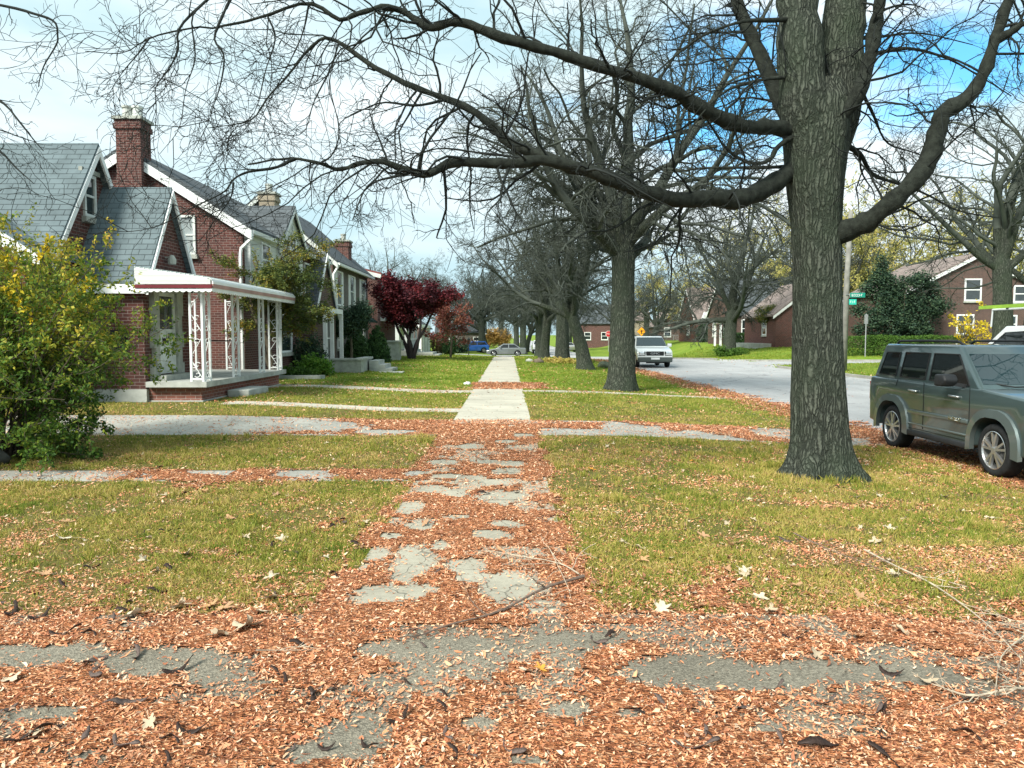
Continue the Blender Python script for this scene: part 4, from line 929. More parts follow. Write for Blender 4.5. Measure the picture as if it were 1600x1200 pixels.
# right limbs
L1([(1262, 384, 9.45), (1300, 368, 9.3), (1347, 351, 9.1), (1380, 327, 8.9), (1424, 287, 8.8), (1451, 250, 8.8), (1465, 202, 8.8), (1475, 175, 8.8), (1509, 155, 8.8), (1536, 118, 8.8), (1553, 67, 8.8), (1566, 27, 8.8), (1590, -40, 8.8), (1620, -140, 8.9)], 0.175, 0.05, pw=0.8)
L1([(1556, 63, 8.8), (1580, 50, 8.7), (1600, 37, 8.6), (1650, 20, 8.4), (1720, 10, 8.2)], 0.07, 0.02)
L1([(1285, 215, 9.4), (1303, 192, 9.2), (1337, 153, 9.1), (1358, 94, 9.1), (1369, 34, 9.1), (1377, -10, 9.1), (1400, -120, 9.2), (1440, -260, 9.5)], 0.13, 0.05, pw=0.7)
L1([(1300, 245, 9.5), (1323, 229, 9.6), (1347, 246, 9.7), (1364, 273, 9.8), (1404, 287, 9.9), (1440, 300, 10.0), (1500, 330, 10.2), (1560, 340, 10.4)], 0.06, 0.012)
L1([(1240, 212, 9.25), (1215, 230, 9.1), (1202, 250, 9.0), (1175, 255, 8.9), (1138, 236, 8.8), (1114, 202, 8.7), (1100, 180, 8.6)], 0.045, 0.014)
L1([(1366, 84, 9.1), (1400, 77, 9.2), (1431, 77, 9.3), (1482, 92, 9.5), (1529, 118, 9.7), (1580, 150, 10)], 0.04, 0.012)
L1([(1345, 140, 9.1), (1365, 180, 9.3), (1385, 222, 9.5), (1420, 236, 9.8), (1460, 250, 10)], 0.03, 0.008)
L1([(1330, 60, 9.6), (1370, 58, 10), (1440, 52, 10.5), (1520, 70, 11)], 0.04, 0.01)
L1([(1245, 260, 9.3), (1180, 262, 9.6), (1100, 262, 10), (1040, 268, 10.4), (980, 240, 10.8)], 0.035, 0.008)
L1([(1240, 30, 9.3), (1200, 32, 9), (1160, 34, 8.8), (1100, 55, 8.6), (1040, 100, 8.3), (1000, 140, 8.2)], 0.045, 0.01)
L1([(1245, 120, 9.3), (1190, 125, 9), (1130, 145, 8.6), (1080, 200, 8.3), (1050, 260, 8.2)], 0.035, 0.008)
L1([(797, 256, 7.8), (785, 290, 7.7), (782, 310, 7.6), (760, 335, 7.6), (757, 370, 7.5)], 0.022, 0.006)
L1([(650, 268, 7.6), (620, 275, 7.5), (585, 285, 7.5), (560, 308, 7.4), (540, 325, 7.4)], 0.026, 0.005)
L1([(850, 250, 7.9), (760, 240, 8.2), (690, 232, 8.4), (640, 240, 8.6), (600, 215, 8.7)], 0.022, 0.006)
L1([(700, 155, 8.65), (650, 165, 8.5), (600, 160, 8.4), (560, 175, 8.3), (530, 195, 8.2), (535, 235, 8.1)], 0.022, 0.005)
# long pendulous twigs of the upper left
for p in [[(360, 0, 7.4), (350, 20, 7.3), (335, 60, 7.2), (350, 87, 7.2), (345, 130, 7.2), (333, 167, 7.2), (322, 200, 7.1), (300, 240, 7.1)],
          [(350, -20, 7.4), (318, 5, 7.3), (280, 45, 7.2), (278, 80, 7.2), (262, 110, 7.2), (243, 138, 7.1), (244, 170, 7.1), (230, 210, 7)],
          [(318, 5, 7.3), (300, 30, 7.2), (305, 90, 7.2), (290, 140, 7.1), (280, 200, 7.1), (250, 240, 7.0)],
          [(417, 23, 7.4), (430, 60, 7.4), (415, 110, 7.4), (395, 180, 7.4), (350, 200, 7.4)],
          [(460, 248, 7.4), (430, 262, 7.3), (390, 268, 7.3), (365, 280, 7.2), (350, 300, 7.2), (300, 325, 7.1), (250, 352, 7.0), (200, 362, 7.0), (165, 358, 6.9)],
          [(365, 285, 7.2), (360, 310, 7.2), (335, 345, 7.1), (310, 380, 7.1)],
          [(500, 255, 7.4), (520, 240, 7.4), (530, 200, 7.5), (515, 130, 7.6), (525, 60, 7.7), (480, 0, 7.8)],
          [(530, 66, 9), (515, 110, 8.8), (490, 160, 8.7), (470, 210, 8.6), (400, 205, 8.5), (330, 225, 8.5)],
          [(233, 60, 7.3), (215, 85, 7.2), (190, 115, 7.2), (165, 155, 7.2)], [(483, 5, 7.5), (470, 60, 7.5), (430, 140, 7.6), (400, 200, 7.6)]]:
    L1(p, 0.022 if len(p) > 6 else 0.014, 0.0035, sides=5)
for P_, Rd, L in LB:
    # side branches: more on long limbs
    inimg = True; kk = max(6, int(L*4.9))
    S, D, l, r = spawn(P_[None], Rd[None], np.array([L]), kk, 0.14, 0.0, 0.42, 55, rl)
    l = np.clip(rl.uniform(0.4, 1.5, len(S)), 0.3, L*0.6); r = np.clip(r, 0.004, 0.016)
    Pb, Rb = grow_level(S, D, l, r, 7, 0.24, -0.03, rl, 0.35); g.tubes(Pb, Rb, 4)
    twigs(g, Pb, Rb, l, [(5, 0.15, 0.5, 0.6, 50, 6, 0.26, -0.02, 3), (3, 0.12, 0.5, 0.7, 50, 4, 0.25, 0.0, 3)], rl, 0.0028)
# high limbs above the picture, added over the street for the windscreen to reflect
HB = []
for p in [[(5.0, 10.0, 7.6), (6.4, 10.4, 8.4), (8.2, 11.0, 8.6), (10.2, 11.4, 9.4), (12.5, 12.0, 10.6)], [(5.2, 10.3, 8.6), (6.8, 9.6, 9.8), (8.6, 9.3, 10.8), (11.0, 9.6, 11.6)], [(5.3, 10.2, 7.0), (6.9, 11.2, 7.6), (9.0, 12.4, 8.2), (11.2, 13.2, 9.4)], [(5.0, 10.2, 8.0), (6.0, 8.4, 8.9), (8.0, 7.6, 9.4), (10.5, 7.0, 10.4)]]:
    o = limb(g, p, 0.10, 0.02, 7, rng=rl, rough=0.08, mi=1); HB.append(o)
for P_, Rd, L in HB:
    S, D, l, r = spawn(P_[None], Rd[None], np.array([L]), 18, 0.1, 0, 0.5, 52, rl); l = rl.uniform(0.8, 2.6, len(S)); Pb, Rb = grow_level(S, D, l, np.clip(r, 0.018, 0.04), 7, 0.2, 0, rl, 0.3); g.tubes(Pb, Rb, 4)
    twigs(g, Pb, Rb, l, [(6, 0.12, 0.45, 0.6, 50, 5, 0.22, 0, 3), (4, 0.1, 0.45, 0.7, 50, 3, 0.22, 0, 3)], rl, 0.007)  # twigs thickened so they show in the windscreen reflection
# high crown above the picture
S = np.array([tuple(at(1220, -330, 9.8)), tuple(at(1380, -330, 10.4)), tuple(at(1060, -260, 10.8)), tuple(at(1440, -260, 9.5))]); 
Sx = np.repeat(S, 4, 0); Dx = rl.normal(0, 0.5, (16, 3)) + [0, 0, 1.0]; Lx = rl.uniform(2.5, 4.5, 16)
Pb, Rb = grow_level(Sx, Dx, Lx, np.full(16, 0.09), 8, 0.14, 0.04, rl, 0.2); g.tubes(Pb, Rb, 6)
twigs(g, Pb, Rb, Lx, [(7, 0.2, 0.45, 0.5, 50, 6, 0.2, 0.0, 4), (6, 0.2, 0.45, 0.6, 50, 4, 0.22, 0, 3), (4, 0.1, 0.4, 0.7, 45, 3, 0.2, 0, 3)], rl, 0.0035)
g.build('crown', [TWIG, BARK_LIMB], T1, smooth=True)

# ---------------------------------------------------------------- generic bare tree
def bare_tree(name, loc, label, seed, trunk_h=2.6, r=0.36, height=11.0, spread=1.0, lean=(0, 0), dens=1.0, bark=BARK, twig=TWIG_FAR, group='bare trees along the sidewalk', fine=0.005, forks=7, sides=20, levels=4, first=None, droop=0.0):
    rr = np.random.RandomState(seed); root = thing(name, loc, label, 'tree', group)
    x, y, z = loc; g = G()
    top = Vector((x+lean[0], y+lean[1], z+trunk_h))
    trunk_mesh(g, [(x, y, z-0.08), (x+lean[0]*0.3, y+lean[1]*0.3, z+trunk_h*0.4), (x+lean[0]*0.7, y+lean[1]*0.7, z+trunk_h*0.75), tuple(top), (top.x+lean[0]*0.3, top.y, top.z+0.6)],
               [r*1.12, r*0.98, r*0.9, r*0.95, r*0.75], z, 0.42, 6, sides, seed, 0.05)
    H = height-trunk_h
    # leaders
    k = forks; az = np.arange(k)*2*np.pi/k+rr.rand(k)*0.8
    el = np.where(np.arange(k) % 2 == 0, rr.uniform(48, 72, k), rr.uniform(8, 38, k))
    el[0] = 84
    D = np.stack([np.cos(az)*np.cos(np.radians(el))*spread, np.sin(az)*np.cos(np.radians(el))*spread, np.sin(np.radians(el))], 1)
    S = np.array([[top.x, top.y, top.z]]*k) + np.stack([np.zeros(k), np.zeros(k), rr.uniform(-0.5, 0.5, k)], 1)
    L = H*(0.62+0.3*np.sin(np.radians(el)))*rr.uniform(0.85, 1.1, k); R0 = r*0.52*rr.uniform(0.75, 1.1, k); R0[0] = r*0.72
    P_, Rd = grow_level(S, D, L, R0, 12, 0.11, 0.035, rr, 0.1)
    g.tubes(P_[:, :4], Rd[:, :4], 10)
    g.build('trunk', bark, root, smooth=True)
    g = G(); g.tubes(P_[:, 3:], Rd[:, 3:], 7)
    spec = [(int(11*dens), 0.12, 0.42, 0.46, 50, 8, 0.17, 0.0-droop, 5), (int(8*dens), 0.12, 0.48, 0.5, 50, 6, 0.2, -0.015-droop, 3), (int(6*dens), 0.12, 0.5, 0.6, 48, 4, 0.22, -0.015-droop, 3), (4, 0.1, 0.5, 0.7, 45, 3, 0.22, 0.0, 3)][:levels]
    twigs(g, P_, Rd, L, spec, rr, fine)
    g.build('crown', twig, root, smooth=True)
    return root
GR = 'bare trees along the sidewalk'
p2 = gnd(973, 610, -0.06)
TA = bare_tree('bare_tree', (p2.x, p2.y+0.3, g1z(p2.x, p2.y)), 'second tall bare tree in line on the verge, left of the silver van', 21, 4.1, 0.38, 13, 1.0, (0.05, 0.1), 1.0, fine=0.004, forks=9, sides=28, droop=0.008)
TB = bare_tree('bare_tree', (3.9, 38.5, g1z(3.9, 38.5)), 'third bare tree in line, its trunk leaning left', 33, 2.9, 0.34, 11.5, 1.0, (-0.75, 0.2), 0.88, fine=0.008, levels=4, droop=0.02)
TC = bare_tree('bare_tree', (3.3, 47.0, g1z(3.3, 47)), 'fourth bare tree in line, straight dark trunk ringed by stones and yellow flowers', 47, 3.6, 0.42, 12, 1.0, (0, 0), 0.88, fine=0.009, levels=4, droop=0.02)
TD = dup(TB, (2.6, 55.5, g1z(2.6, 55.5)), 2.1, 1.0, 'fifth bare tree in line, at the end of the lawn before the cross street')
lab = ['first bare tree past the cross street, behind the gray sedan', 'bare tree past the cross street, next beyond the one behind the gray sedan', 'bare tree far down the sidewalk beside the white parked truck', 'last bare trunk visible straight down the sidewalk']
for k, (x, y, src, rz, s_) in enumerate([(1.9, 98, TC, 1.0, 1.0), (2.6, 112, TB, 3.0, 1.05), (3.0, 74, TC, 2.2, 0.95), (1.4, 130, TC, 4.4, 1.1)]):
    dup(src, (x, y, g1z(x, y)), rz, s_, lab[k])
# trees on the left side of the row of houses and beyond
LT = 'bare trees behind the street'
for k, (x, y, src, rz, s_, lb) in enumerate([(-3.2, 112, TB, 0.6, 1.2, 'bare tree left of the sidewalk beyond the blue car'), (-14, 120, TC, 1.9, 1.25, 'bare tree behind the far left corner house'), (-6, 140, TB, 5.0, 1.4, 'tall bare tree far behind the pale corner house'),
        (-1.5, 165, TC, 2.9, 1.4, 'farthest bare tree over the end of the sidewalk'), (9.8, 130, TB, 4.0, 1.3, 'bare tree beside the far street past the stop sign'), (13.5, 170, TC, 0.3, 1.5, 'bare tree at the end of the street'),
        (19.5, 104, TB, 2.4, 1.1, 'bare tree in front of the house with the navy window awning'), (23.0, 128, TC, 5.2, 1.15, 'bare tree beside the small gabled house with three windows'), (17.0, 118, TC, 3.7, 1.05, 'slim bare tree behind the orange diamond sign'),
        (40, 92, TB, 1.2, 1.35, 'tall bare tree behind the brick house right of the street tree'), (34, 84, TC, 0.9, 1.3, 'bare tree rising behind the red brick cottage'), (-13, 82, TB, 2.0, 1.1, 'bare tree behind the white porch house'), (-3.6, 105, TC, 4.6, 1.1, 'bare tree between the blue car and the grey brick house'), (-8.5, 97, TB, 3.6, 1.0, 'bare tree left of the blue car past the red trees')]):
    dup(src, (x, y, g1z(x, y)), rz, s_, lb)['group'] = LT
# the street tree across the road
TE = bare_tree('bare_tree', (19.0, 66.0, g1z(19.0, 66.0)), 'broad bare tree across the road with plants round its foot', 63, 3.3, 0.55, 15.0, 1.35, (0.15, 0), 1.0, fine=0.010, group='bare trees across the road')
TF = bare_tree('bare_tree', (22.6, 35.0, g1z(22.6, 35)), 'bare tree behind the white utility truck, one long low limb', 71, 4.6, 0.42, 15, 0.9, (-0.2, 0), 0.8, fine=0.006, forks=6, group='bare trees across the road')
TH = dup(TF, (27.5, 45.5-5.0, g1z(27.5, 40.5)), 2.5, 0.9, 'bare tree near the right edge standing behind the utility truck ladder')
# left, just outside the frame: its tips reach into the sky at the left edge
rr = np.random.RandomState(90)
T0 = thing('bare_tree', (-8.6, 8.4, g1z(-8.6, 8.4)), 'bare tree reaching in at the left edge above the shrub, only twigs in view', 'tree', LT)
g = G(); trunk_mesh(g, [(-8.6, 8.4, 0), (-8.5, 8.4, 2), (-8.5, 8.3, 4), (-8.3, 8.2, 5.5)], [0.3, 0.26, 0.24, 0.2], 0, 0.4, 6, 24, 9); g.build('trunk', BARK, T0, smooth=True)
g = G(); LB0 = []
for p, r0 in [([(-420, 60, 8.2), (-250, -20, 7.8), (-120, -10, 7.5), (0, 8, 7.2), (55, 22, 7.1), (85, 34, 7.1), (90, 55, 7.1), (88, 70, 7.1), (70, 100, 7.0), (63, 120, 7), (60, 136, 7)], 0.016),
          ([(-420, 100, 8.2), (-200, 120, 8.0), (-60, 140, 7.9), (0, 158, 7.9), (30, 190, 7.8), (50, 215, 7.8), (68, 236, 7.8)], 0.02),
          ([(-420, 140, 8.3), (-200, 170, 8.2), (-60, 190, 8.1), (0, 203, 8.1), (25, 212, 8), (55, 222, 8)], 0.012),
          ([(-400, 180, 8.3), (-150, 190, 8), (-40, 220, 7.9), (0, 237, 7.9), (25, 262, 7.9), (53, 287, 7.8)], 0.022),
          ([(-420, 0, 8.2), (-200, -200, 8), (0, -260, 8), (200, -200, 8)], 0.06), ([(-420, 0, 8.2), (-500, -300, 8), (-520, -500, 8)], 0.1)]:
    LB0.append(limb(g, Q(p), r0, 0.004, 6, rng=rr))
for P_, Rd, L in LB0:
    S, D, l, r = spawn(P_[None], Rd[None], np.array([L]), int(L*3.5), 0.2, 0, 0.4, 50, rr); l = rr.uniform(0.15, 0.5, len(S)); r = np.clip(r, 0.0025, 0.006)
    Pb, Rb = grow_level(S, D, l, r, 6, 0.25, -0.05, rr, 0.4); g.tubes(Pb, Rb, 4); twigs(g, Pb, Rb, l, [(3, 0.2, 0.45, 0.7, 50, 4, 0.25, 0, 3)], rr, 0.0025)
g.build('crown', TWIG, T0, smooth=True)

# ================================================================ PLANTS WITH LEAVES
def leaf_quads(C, L, W, rng, droop=0.2, flat=0.0):
    n = len(C); d = rng.normal(0, 1, (n, 3)); d[:, 2] *= (1-flat); d[:, 2] -= droop; d /= np.linalg.norm(d, axis=1, keepdims=True)
    q = rng.normal(0, 1, (n, 3)); s_ = np.cross(d, q); s_ /= np.linalg.norm(s_, axis=1, keepdims=True)+1e-9
    L = np.asarray(L)*np.ones(n)*rng.uniform(0.6, 1.3, n); W = np.asarray(W)*np.ones(n)*rng.uniform(0.7, 1.25, n)
    a = C; b = C+d*(L*0.45)[:, None]+s_*(W/2)[:, None]; c = C+d*L[:, None]; e = C+d*(L*0.45)[:, None]-s_*(W/2)[:, None]
    return np.stack([a, b, c, e], 1).reshape(-1, 3), np.arange(n*4).reshape(-1, 4)
def on_lines(P, n, rng, jit, t0=0.1):
    B, m, _ = P.shape; b = rng.randint(0, B, n); t = rng.uniform(t0*(m-1), m-1-1e-6, n); i = t.astype(int); f = (t-i)[:, None]
    return P[b, i]*(1-f)+P[b, i+1]*f + rng.normal(0, jit, (n, 3))
def blob_pts(blobs, n, rng, clump=0.0, shell=2.4, k=14):
    vol = np.array([b[1][0]*b[1][1]*b[1][2] for b in blobs]); w_ = vol**0.7; w_ /= w_.sum(); m = max(1, n//k)
    w2 = rng.choice(len(blobs), m, p=w_); d = rng.normal(0, 1, (m, 3)); d /= np.linalg.norm(d, axis=1, keepdims=True)
    c = np.array([b[0] for b in blobs], float)[w2]; r = np.array([b[1] for b in blobs], float)[w2]
    q = c + d*r*(rng.rand(m)**(1/shell))[:, None]
    return (np.repeat(q, k, 0) + rng.normal(0, clump, (m*k, 3)))
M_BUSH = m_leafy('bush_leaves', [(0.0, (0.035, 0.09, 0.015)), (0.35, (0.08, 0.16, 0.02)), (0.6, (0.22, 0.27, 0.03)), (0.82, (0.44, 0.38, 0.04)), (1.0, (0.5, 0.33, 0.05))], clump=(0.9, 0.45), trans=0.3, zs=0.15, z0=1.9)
M_YELLOW = m_leafy('yellow_leaves', [(0.0, (0.55, 0.38, 0.02)), (0.6, (0.75, 0.58, 0.03)), (1.0, (0.5, 0.5, 0.06))], clump=(1.0, 0.3), trans=0.3)
M_MAPLE = m_leafy('crimson_leaves', [(0.0, (0.03, 0.006, 0.011)), (0.4, (0.065, 0.012, 0.018)), (0.75, (0.17, 0.022, 0.028)), (1.0, (0.30, 0.06, 0.04))], clump=(1.6, 0.55), trans=0.25)
M_OLIVE = m_leafy('olive_leaves', [(0.0, (0.03, 0.055, 0.022)), (0.4, (0.065, 0.10, 0.025)), (0.65, (0.14, 0.16, 0.03)), (0.85, (0.28, 0.22, 0.03)), (1.0, (0.34, 0.2, 0.04))], clump=(0.9, 0.55), trans=0.2)
M_CONIFER = m_leafy('conifer_needles', [(0.0, (0.010, 0.026, 0.018)), (0.5, (0.028, 0.062, 0.035)), (1.0, (0.085, 0.13, 0.06))], clump=(0.5, 0.4), trans=0.1)
M_YEW = m_leafy('yew_leaves', [(0.0, (0.012, 0.035, 0.012)), (0.5, (0.028, 0.075, 0.022)), (1.0, (0.07, 0.14, 0.035))], clump=(0.4, 0.35), trans=0.1)
M_HEDGE = m_leafy('hedge_leaves', [(0.0, (0.024, 0.065, 0.010)), (0.5, (0.06, 0.135, 0.018)), (1.0, (0.12, 0.22, 0.035))], clump=(0.6, 0.35), trans=0.15)
M_WILLOW = m_leafy('yellow_green_leaves', [(0.0, (0.24, 0.25, 0.06)), (0.5, (0.42, 0.40, 0.12)), (1.0, (0.6, 0.46, 0.16))], clump=(2.5, 0.4), trans=0.35)
M_FRESH = m_leafy('fresh_green_leaves', [(0.0, (0.05, 0.13, 0.02)), (0.5, (0.11, 0.25, 0.03)), (1.0, (0.25, 0.36, 0.06))], clump=(0.4, 0.3), trans=0.3)
M_ORANGE = m_leafy('orange_leaves', [(0.0, (0.35, 0.2, 0.05)), (1.0, (0.6, 0.38, 0.12))], clump=(1.0, 0.4), trans=0.2)
STEM = m_plain('shrub_stem', (0.10, 0.085, 0.06), 0.9, 0.3, 8)

# ---- the big shrub at the left edge
rr = np.random.RandomState(200)
bx, by = -6.95, 10.4
BU = thing('shrub', (bx, by, g1z(bx, by)), 'large loose olive green shrub with yellow tips at the left edge of the lawn', 'shrub')
n = 96; az = rr.uniform(0, 2*np.pi, n); el = np.radians(rr.uniform(38, 86, n)); el[:14] = np.radians(rr.uniform(12, 34, 14))
D = np.stack([np.cos(az)*np.cos(el), np.sin(az)*np.cos(el), np.sin(el)], 1)
D[:, 0] = np.where(D[:, 0] > 0, D[:, 0]*0.72, D[:, 0])
S = np.stack([bx+np.cos(az)*rr.uniform(0, 0.45, n), by+np.sin(az)*rr.uniform(0, 0.45, n), np.zeros(n)], 1)
L = rr.uniform(1.9, 3.15, n); L[:14] = rr.uniform(0.9, 1.9, 14)
P_, Rd = grow_level(S, D, L, np.full(n, 0.017), 10, 0.075, -0.028, rr, 0.25)
g = G(); g.tubes(P_, Rd, 5)
Pa, Ra, La = twigs(g, P_, Rd, L, [(8, 0.22, 0.28, 0.5, 45, 5, 0.16, 0.0, 3)], rr, 0.003)
Pb, Rb, Lb = twigs(g, Pa, Ra, La, [(4, 0.15, 0.5, 0.7, 50, 3, 0.18, 0, 3)], rr, 0.0022)
g.build('stems', STEM, BU)
C = np.vstack([on_lines(Pb, 60000, rr, 0.022), on_lines(Pa, 20000, rr, 0.025), on_lines(P_, 6000, rr, 0.03, 0.3)])
C = C[C[:, 2] > 0.02]
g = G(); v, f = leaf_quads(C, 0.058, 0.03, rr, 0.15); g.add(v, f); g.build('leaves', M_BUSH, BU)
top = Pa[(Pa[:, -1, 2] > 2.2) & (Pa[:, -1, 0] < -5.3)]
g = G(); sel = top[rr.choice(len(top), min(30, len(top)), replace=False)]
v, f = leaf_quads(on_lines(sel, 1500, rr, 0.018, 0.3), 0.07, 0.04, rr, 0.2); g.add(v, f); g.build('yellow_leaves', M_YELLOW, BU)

def shrub(name, loc, label, blobs, n, ls, mat, seed, clump=0.05, group=None, cat='shrub', stems=6, shell=3.0, stem_r=0.02, trunk=None, flat=0.0, k=14, inner=True):
    """blobs: (centre relative to loc, radii)"""
    rr = np.random.RandomState(seed); root = thing(name, loc, label, cat, group); o = np.array(loc)
    bl = [(np.array(c)+o, r) for c, r in blobs]
    C = blob_pts(bl, n, rr, clump, shell, k); C = C[C[:, 2] > gz(C[:, 0], C[:, 1])+0.01]
    g = G(); v, f = leaf_quads(C, ls, ls*0.5, rr, 0.1, flat); g.add(v, f); g.build('foliage', mat, root)
    g = G()
    if trunk:
        g.tube([(o[0], o[1], o[2]-0.05), (o[0]+0.03, o[1], o[2]+trunk*0.5), (o[0], o[1], o[2]+trunk)], [stem_r*1.3, stem_r, stem_r*0.8], 8)
    for q in range(stems):
        c, r = bl[q % len(bl)]; e = np.array(c)+rr.normal(0, 0.45, 3)*np.array(r)
        s0 = o + np.array([rr.normal(0, 0.05), rr.normal(0, 0.05), trunk or -0.03])
        m_ = (s0+e)/2+rr.normal(0, 0.1, 3)*np.array(r); g.tube([s0, m_, e], [stem_r*0.8, stem_r*0.5, stem_r*0.2], 5, 0, False)
    if g.v: g.build('stems' if not trunk else 'trunk', STEM, root)
    return root
# olive tree behind the porch: layered sprays
rr = np.random.RandomState(210)
OT = thing('small_tree', (-7.25, 23.5, 0.16), 'small olive and yellow leaved tree rising beside the far end of the porch', 'tree')
n = 26; az = rr.uniform(0, 2*np.pi, n); el = np.radians(rr.uniform(12, 62, n)); hs = rr.uniform(1.4, 3.4, n)
D = np.stack([np.cos(az)*np.cos(el)*1.3, np.sin(az)*np.cos(el)*0.55, np.sin(el)], 1)
S = np.stack([np.full(n, -7.3)+rr.normal(0, .1, n), np.full(n, 23.45), hs], 1)
P_, Rd = grow_level(S, D, rr.uniform(1.1, 2.6, n), np.full(n, 0.028), 8, 0.10, -0.02, rr, 0.2)
g = G(); g.tubes(P_, Rd, 5)
for q in range(3): g.tube(resample([(-7.25+q*0.1, 23.5, 0), (-7.3+rr.normal(0, .15), 23.4, 1.4), (-7.3+rr.normal(0, .25), 23.4, 2.6), (-7.3+rr.normal(0, .5), 23.4, 3.9)], 8), list(np.linspace(0.07, 0.02, 9)), 7)
Pa, Ra, La = twigs(g, P_, Rd, np.full(n, 2.0), [(10, 0.1, 0.33, 0.5, 50, 4, 0.14, -0.01, 3)], rr, 0.004); Pa[:, :, 2] = Pa[:, :, 2]
g.build('trunk', STEM, OT)
C = np.vstack([on_lines(Pa, 26000, rr, 0.05), on_lines(P_, 5000, rr, 0.06)]); C = C[~((C[:, 0] < -8.1) & (C[:, 1] > 23.85))]
g = G(); v, f = leaf_quads(C, 0.085, 0.038, rr, 0.1, 0.6); g.add(v, f); g.build('foliage', M_OLIVE, OT)
# crimson maple
rr = np.random.RandomState(220)
mx, my = -5.9, 47.0; mz = g1z(mx, my)
JM = thing('crimson_maple', (mx, my, mz), 'crimson leaved maple with several dark twisting trunks in front of the far houses', 'tree')
g = G(); n = 30; az = rr.uniform(0, 2*np.pi, n); el = np.radians(rr.uniform(10, 75, n)); hh = rr.uniform(1.6, 3.2, n)
for q in range(5):
    a = q*1.26+0.4; g.tube(resample([(mx+0.12*math.cos(a), my+0.12*math.sin(a), mz), (mx+0.4*math.cos(a+.5), my+0.3*math.sin(a), mz+0.9), (mx+0.9*math.cos(a), my+0.6*math.sin(a), mz+1.9), (mx+1.4*math.cos(a-.3), my+0.8*math.sin(a), mz+3.2)], 10), list(np.linspace(0.13, 0.05, 11)), 8)
S = np.stack([mx+np.cos(az)*0.25*hh, my+np.sin(az)*0.2*hh, mz+hh], 1); D = np.stack([np.cos(az)*np.cos(el)*1.2, np.sin(az)*np.cos(el)*0.8, np.sin(el)], 1)
D[:, 2] += 0.25; L = rr.uniform(1.3, 2.5, n); P_, Rd = grow_level(S, D, L, np.full(n, 0.05), 9, 0.13, 0.0, rr, 0.2); g.tubes(P_, Rd, 5)
Pa, Ra, La = twigs(g, P_, Rd, L, [(10, 0.15, 0.36, 0.5, 50, 5, 0.16, 0.0, 3)], rr, 0.008)
g.build('trunk', m_plain('maple_bark', (0.035, 0.028, 0.03), 0.9), JM)
C = on_lines(Pa, 30000, rr, 0.14); g = G(); v, f = leaf_quads(C, 0.16, 0.10, rr, 0.1, 0.5); g.add(v, f); g.build('foliage', M_MAPLE, JM)
# thinner red-brown tree to its right
rr = np.random.RandomState(221); mx, my = -3.9, 52.0; mz = g1z(mx, my)
J2 = thing('crimson_maple', (mx, my, mz), 'thin half bare tree with dull red leaves right of the crimson maple', 'tree')
g = G(); g.tube([(mx, my, mz-0.05), (mx+.1, my, mz+1.2), (mx-.1, my, mz+2.4)], [0.09, 0.07, 0.05], 7)
n = 16; az = rr.uniform(0, 2*np.pi, n); el = np.radians(rr.uniform(5, 70, n)); S = np.stack([np.full(n, mx), np.full(n, my), mz+rr.uniform(1.1, 2.4, n)], 1); D = np.stack([np.cos(az)*np.cos(el), np.sin(az)*np.cos(el), np.sin(el)], 1)
P_, Rd = grow_level(S, D, rr.uniform(1.2, 2.4, n), np.full(n, 0.03), 7, 0.14, 0, rr, 0.2); g.tubes(P_, Rd, 4); Pa, Ra, La = twigs(g, P_, Rd, np.full(n, 1.8), [(9, 0.1, 0.35, 0.5, 50, 4, 0.16, 0, 3)], rr, 0.008)
g.build('trunk', STEM, J2)
g = G(); v, f = leaf_quads(on_lines(Pa, 5500, rr, 0.08), 0.13, 0.08, rr, 0.1, 0.4); g.add(v, f); g.build('foliage', m_leafy('dull_red_leaves', [(0, (0.10, 0.03, 0.03)), (0.6, (0.22, 0.07, 0.05)), (1, (0.34, 0.17, 0.09))]), J2)

def cone_blobs(r, h, n=9): return [((0, 0, h*(i+0.5)/n), (r*(1-(i/n)**1.7)+0.05,)*2+(h/n*1.1,)) for i in range(n)]
za = lambda x, y: g1z(x, y)
shrub('arborvitae', (-7.75, 39.3, za(-7.75, 39.3)), 'left one of two clipped dark cone shrubs', cone_blobs(0.72, 1.95), 14000, 0.09, M_YEW, 301, 0.03, 'clipped cone shrubs', stems=1, shell=6)
shrub('arborvitae', (-6.95, 40.8, za(-6.95, 40.8)), 'right one of two clipped dark cone shrubs', cone_blobs(0.7, 1.85), 14000, 0.09, M_YEW, 302, 0.03, 'clipped cone shrubs', stems=1, shell=6)
shrub('evergreen_tree', (-7.35, 36.0, za(-7.35, 36)), 'small dark green tree on a thin trunk behind the low planter', [((0, 0, 2.1), (0.85, 0.7, 0.75)), ((0.5, 0, 2.5), (0.6, 0.5, 0.5)), ((-0.6, 0, 1.8), (0.5, 0.5, 0.5))], 8000, 0.13, M_CONIFER, 303, 0.09, None, 'tree', 5, 2.2, 0.06, 1.5)
shrub('round_shrub', (-4.75, 62, za(-4.75, 62)), 'tall clipped green shrub on the lawn past the crimson maple', [((0, 0, 0.95), (0.62, 0.6, 0.95)), ((0, 0, 0.5), (0.55, 0.55, 0.5))], 6500, 0.10, M_YEW, 304, 0.03, None, stems=2, shell=6)
shrub('round_shrub', (-5.7, 62.5, za(-5.7, 62.5)), 'clipped brown green shrub left of the green one', [((0, 0, 0.9), (0.6, 0.6, 0.9))], 5000, 0.10, m_leafy('brown_green_leaves', [(0, (0.05, 0.06, 0.02)), (1, (0.16, 0.13, 0.05))]), 305, 0.03, None, stems=2, shell=6)
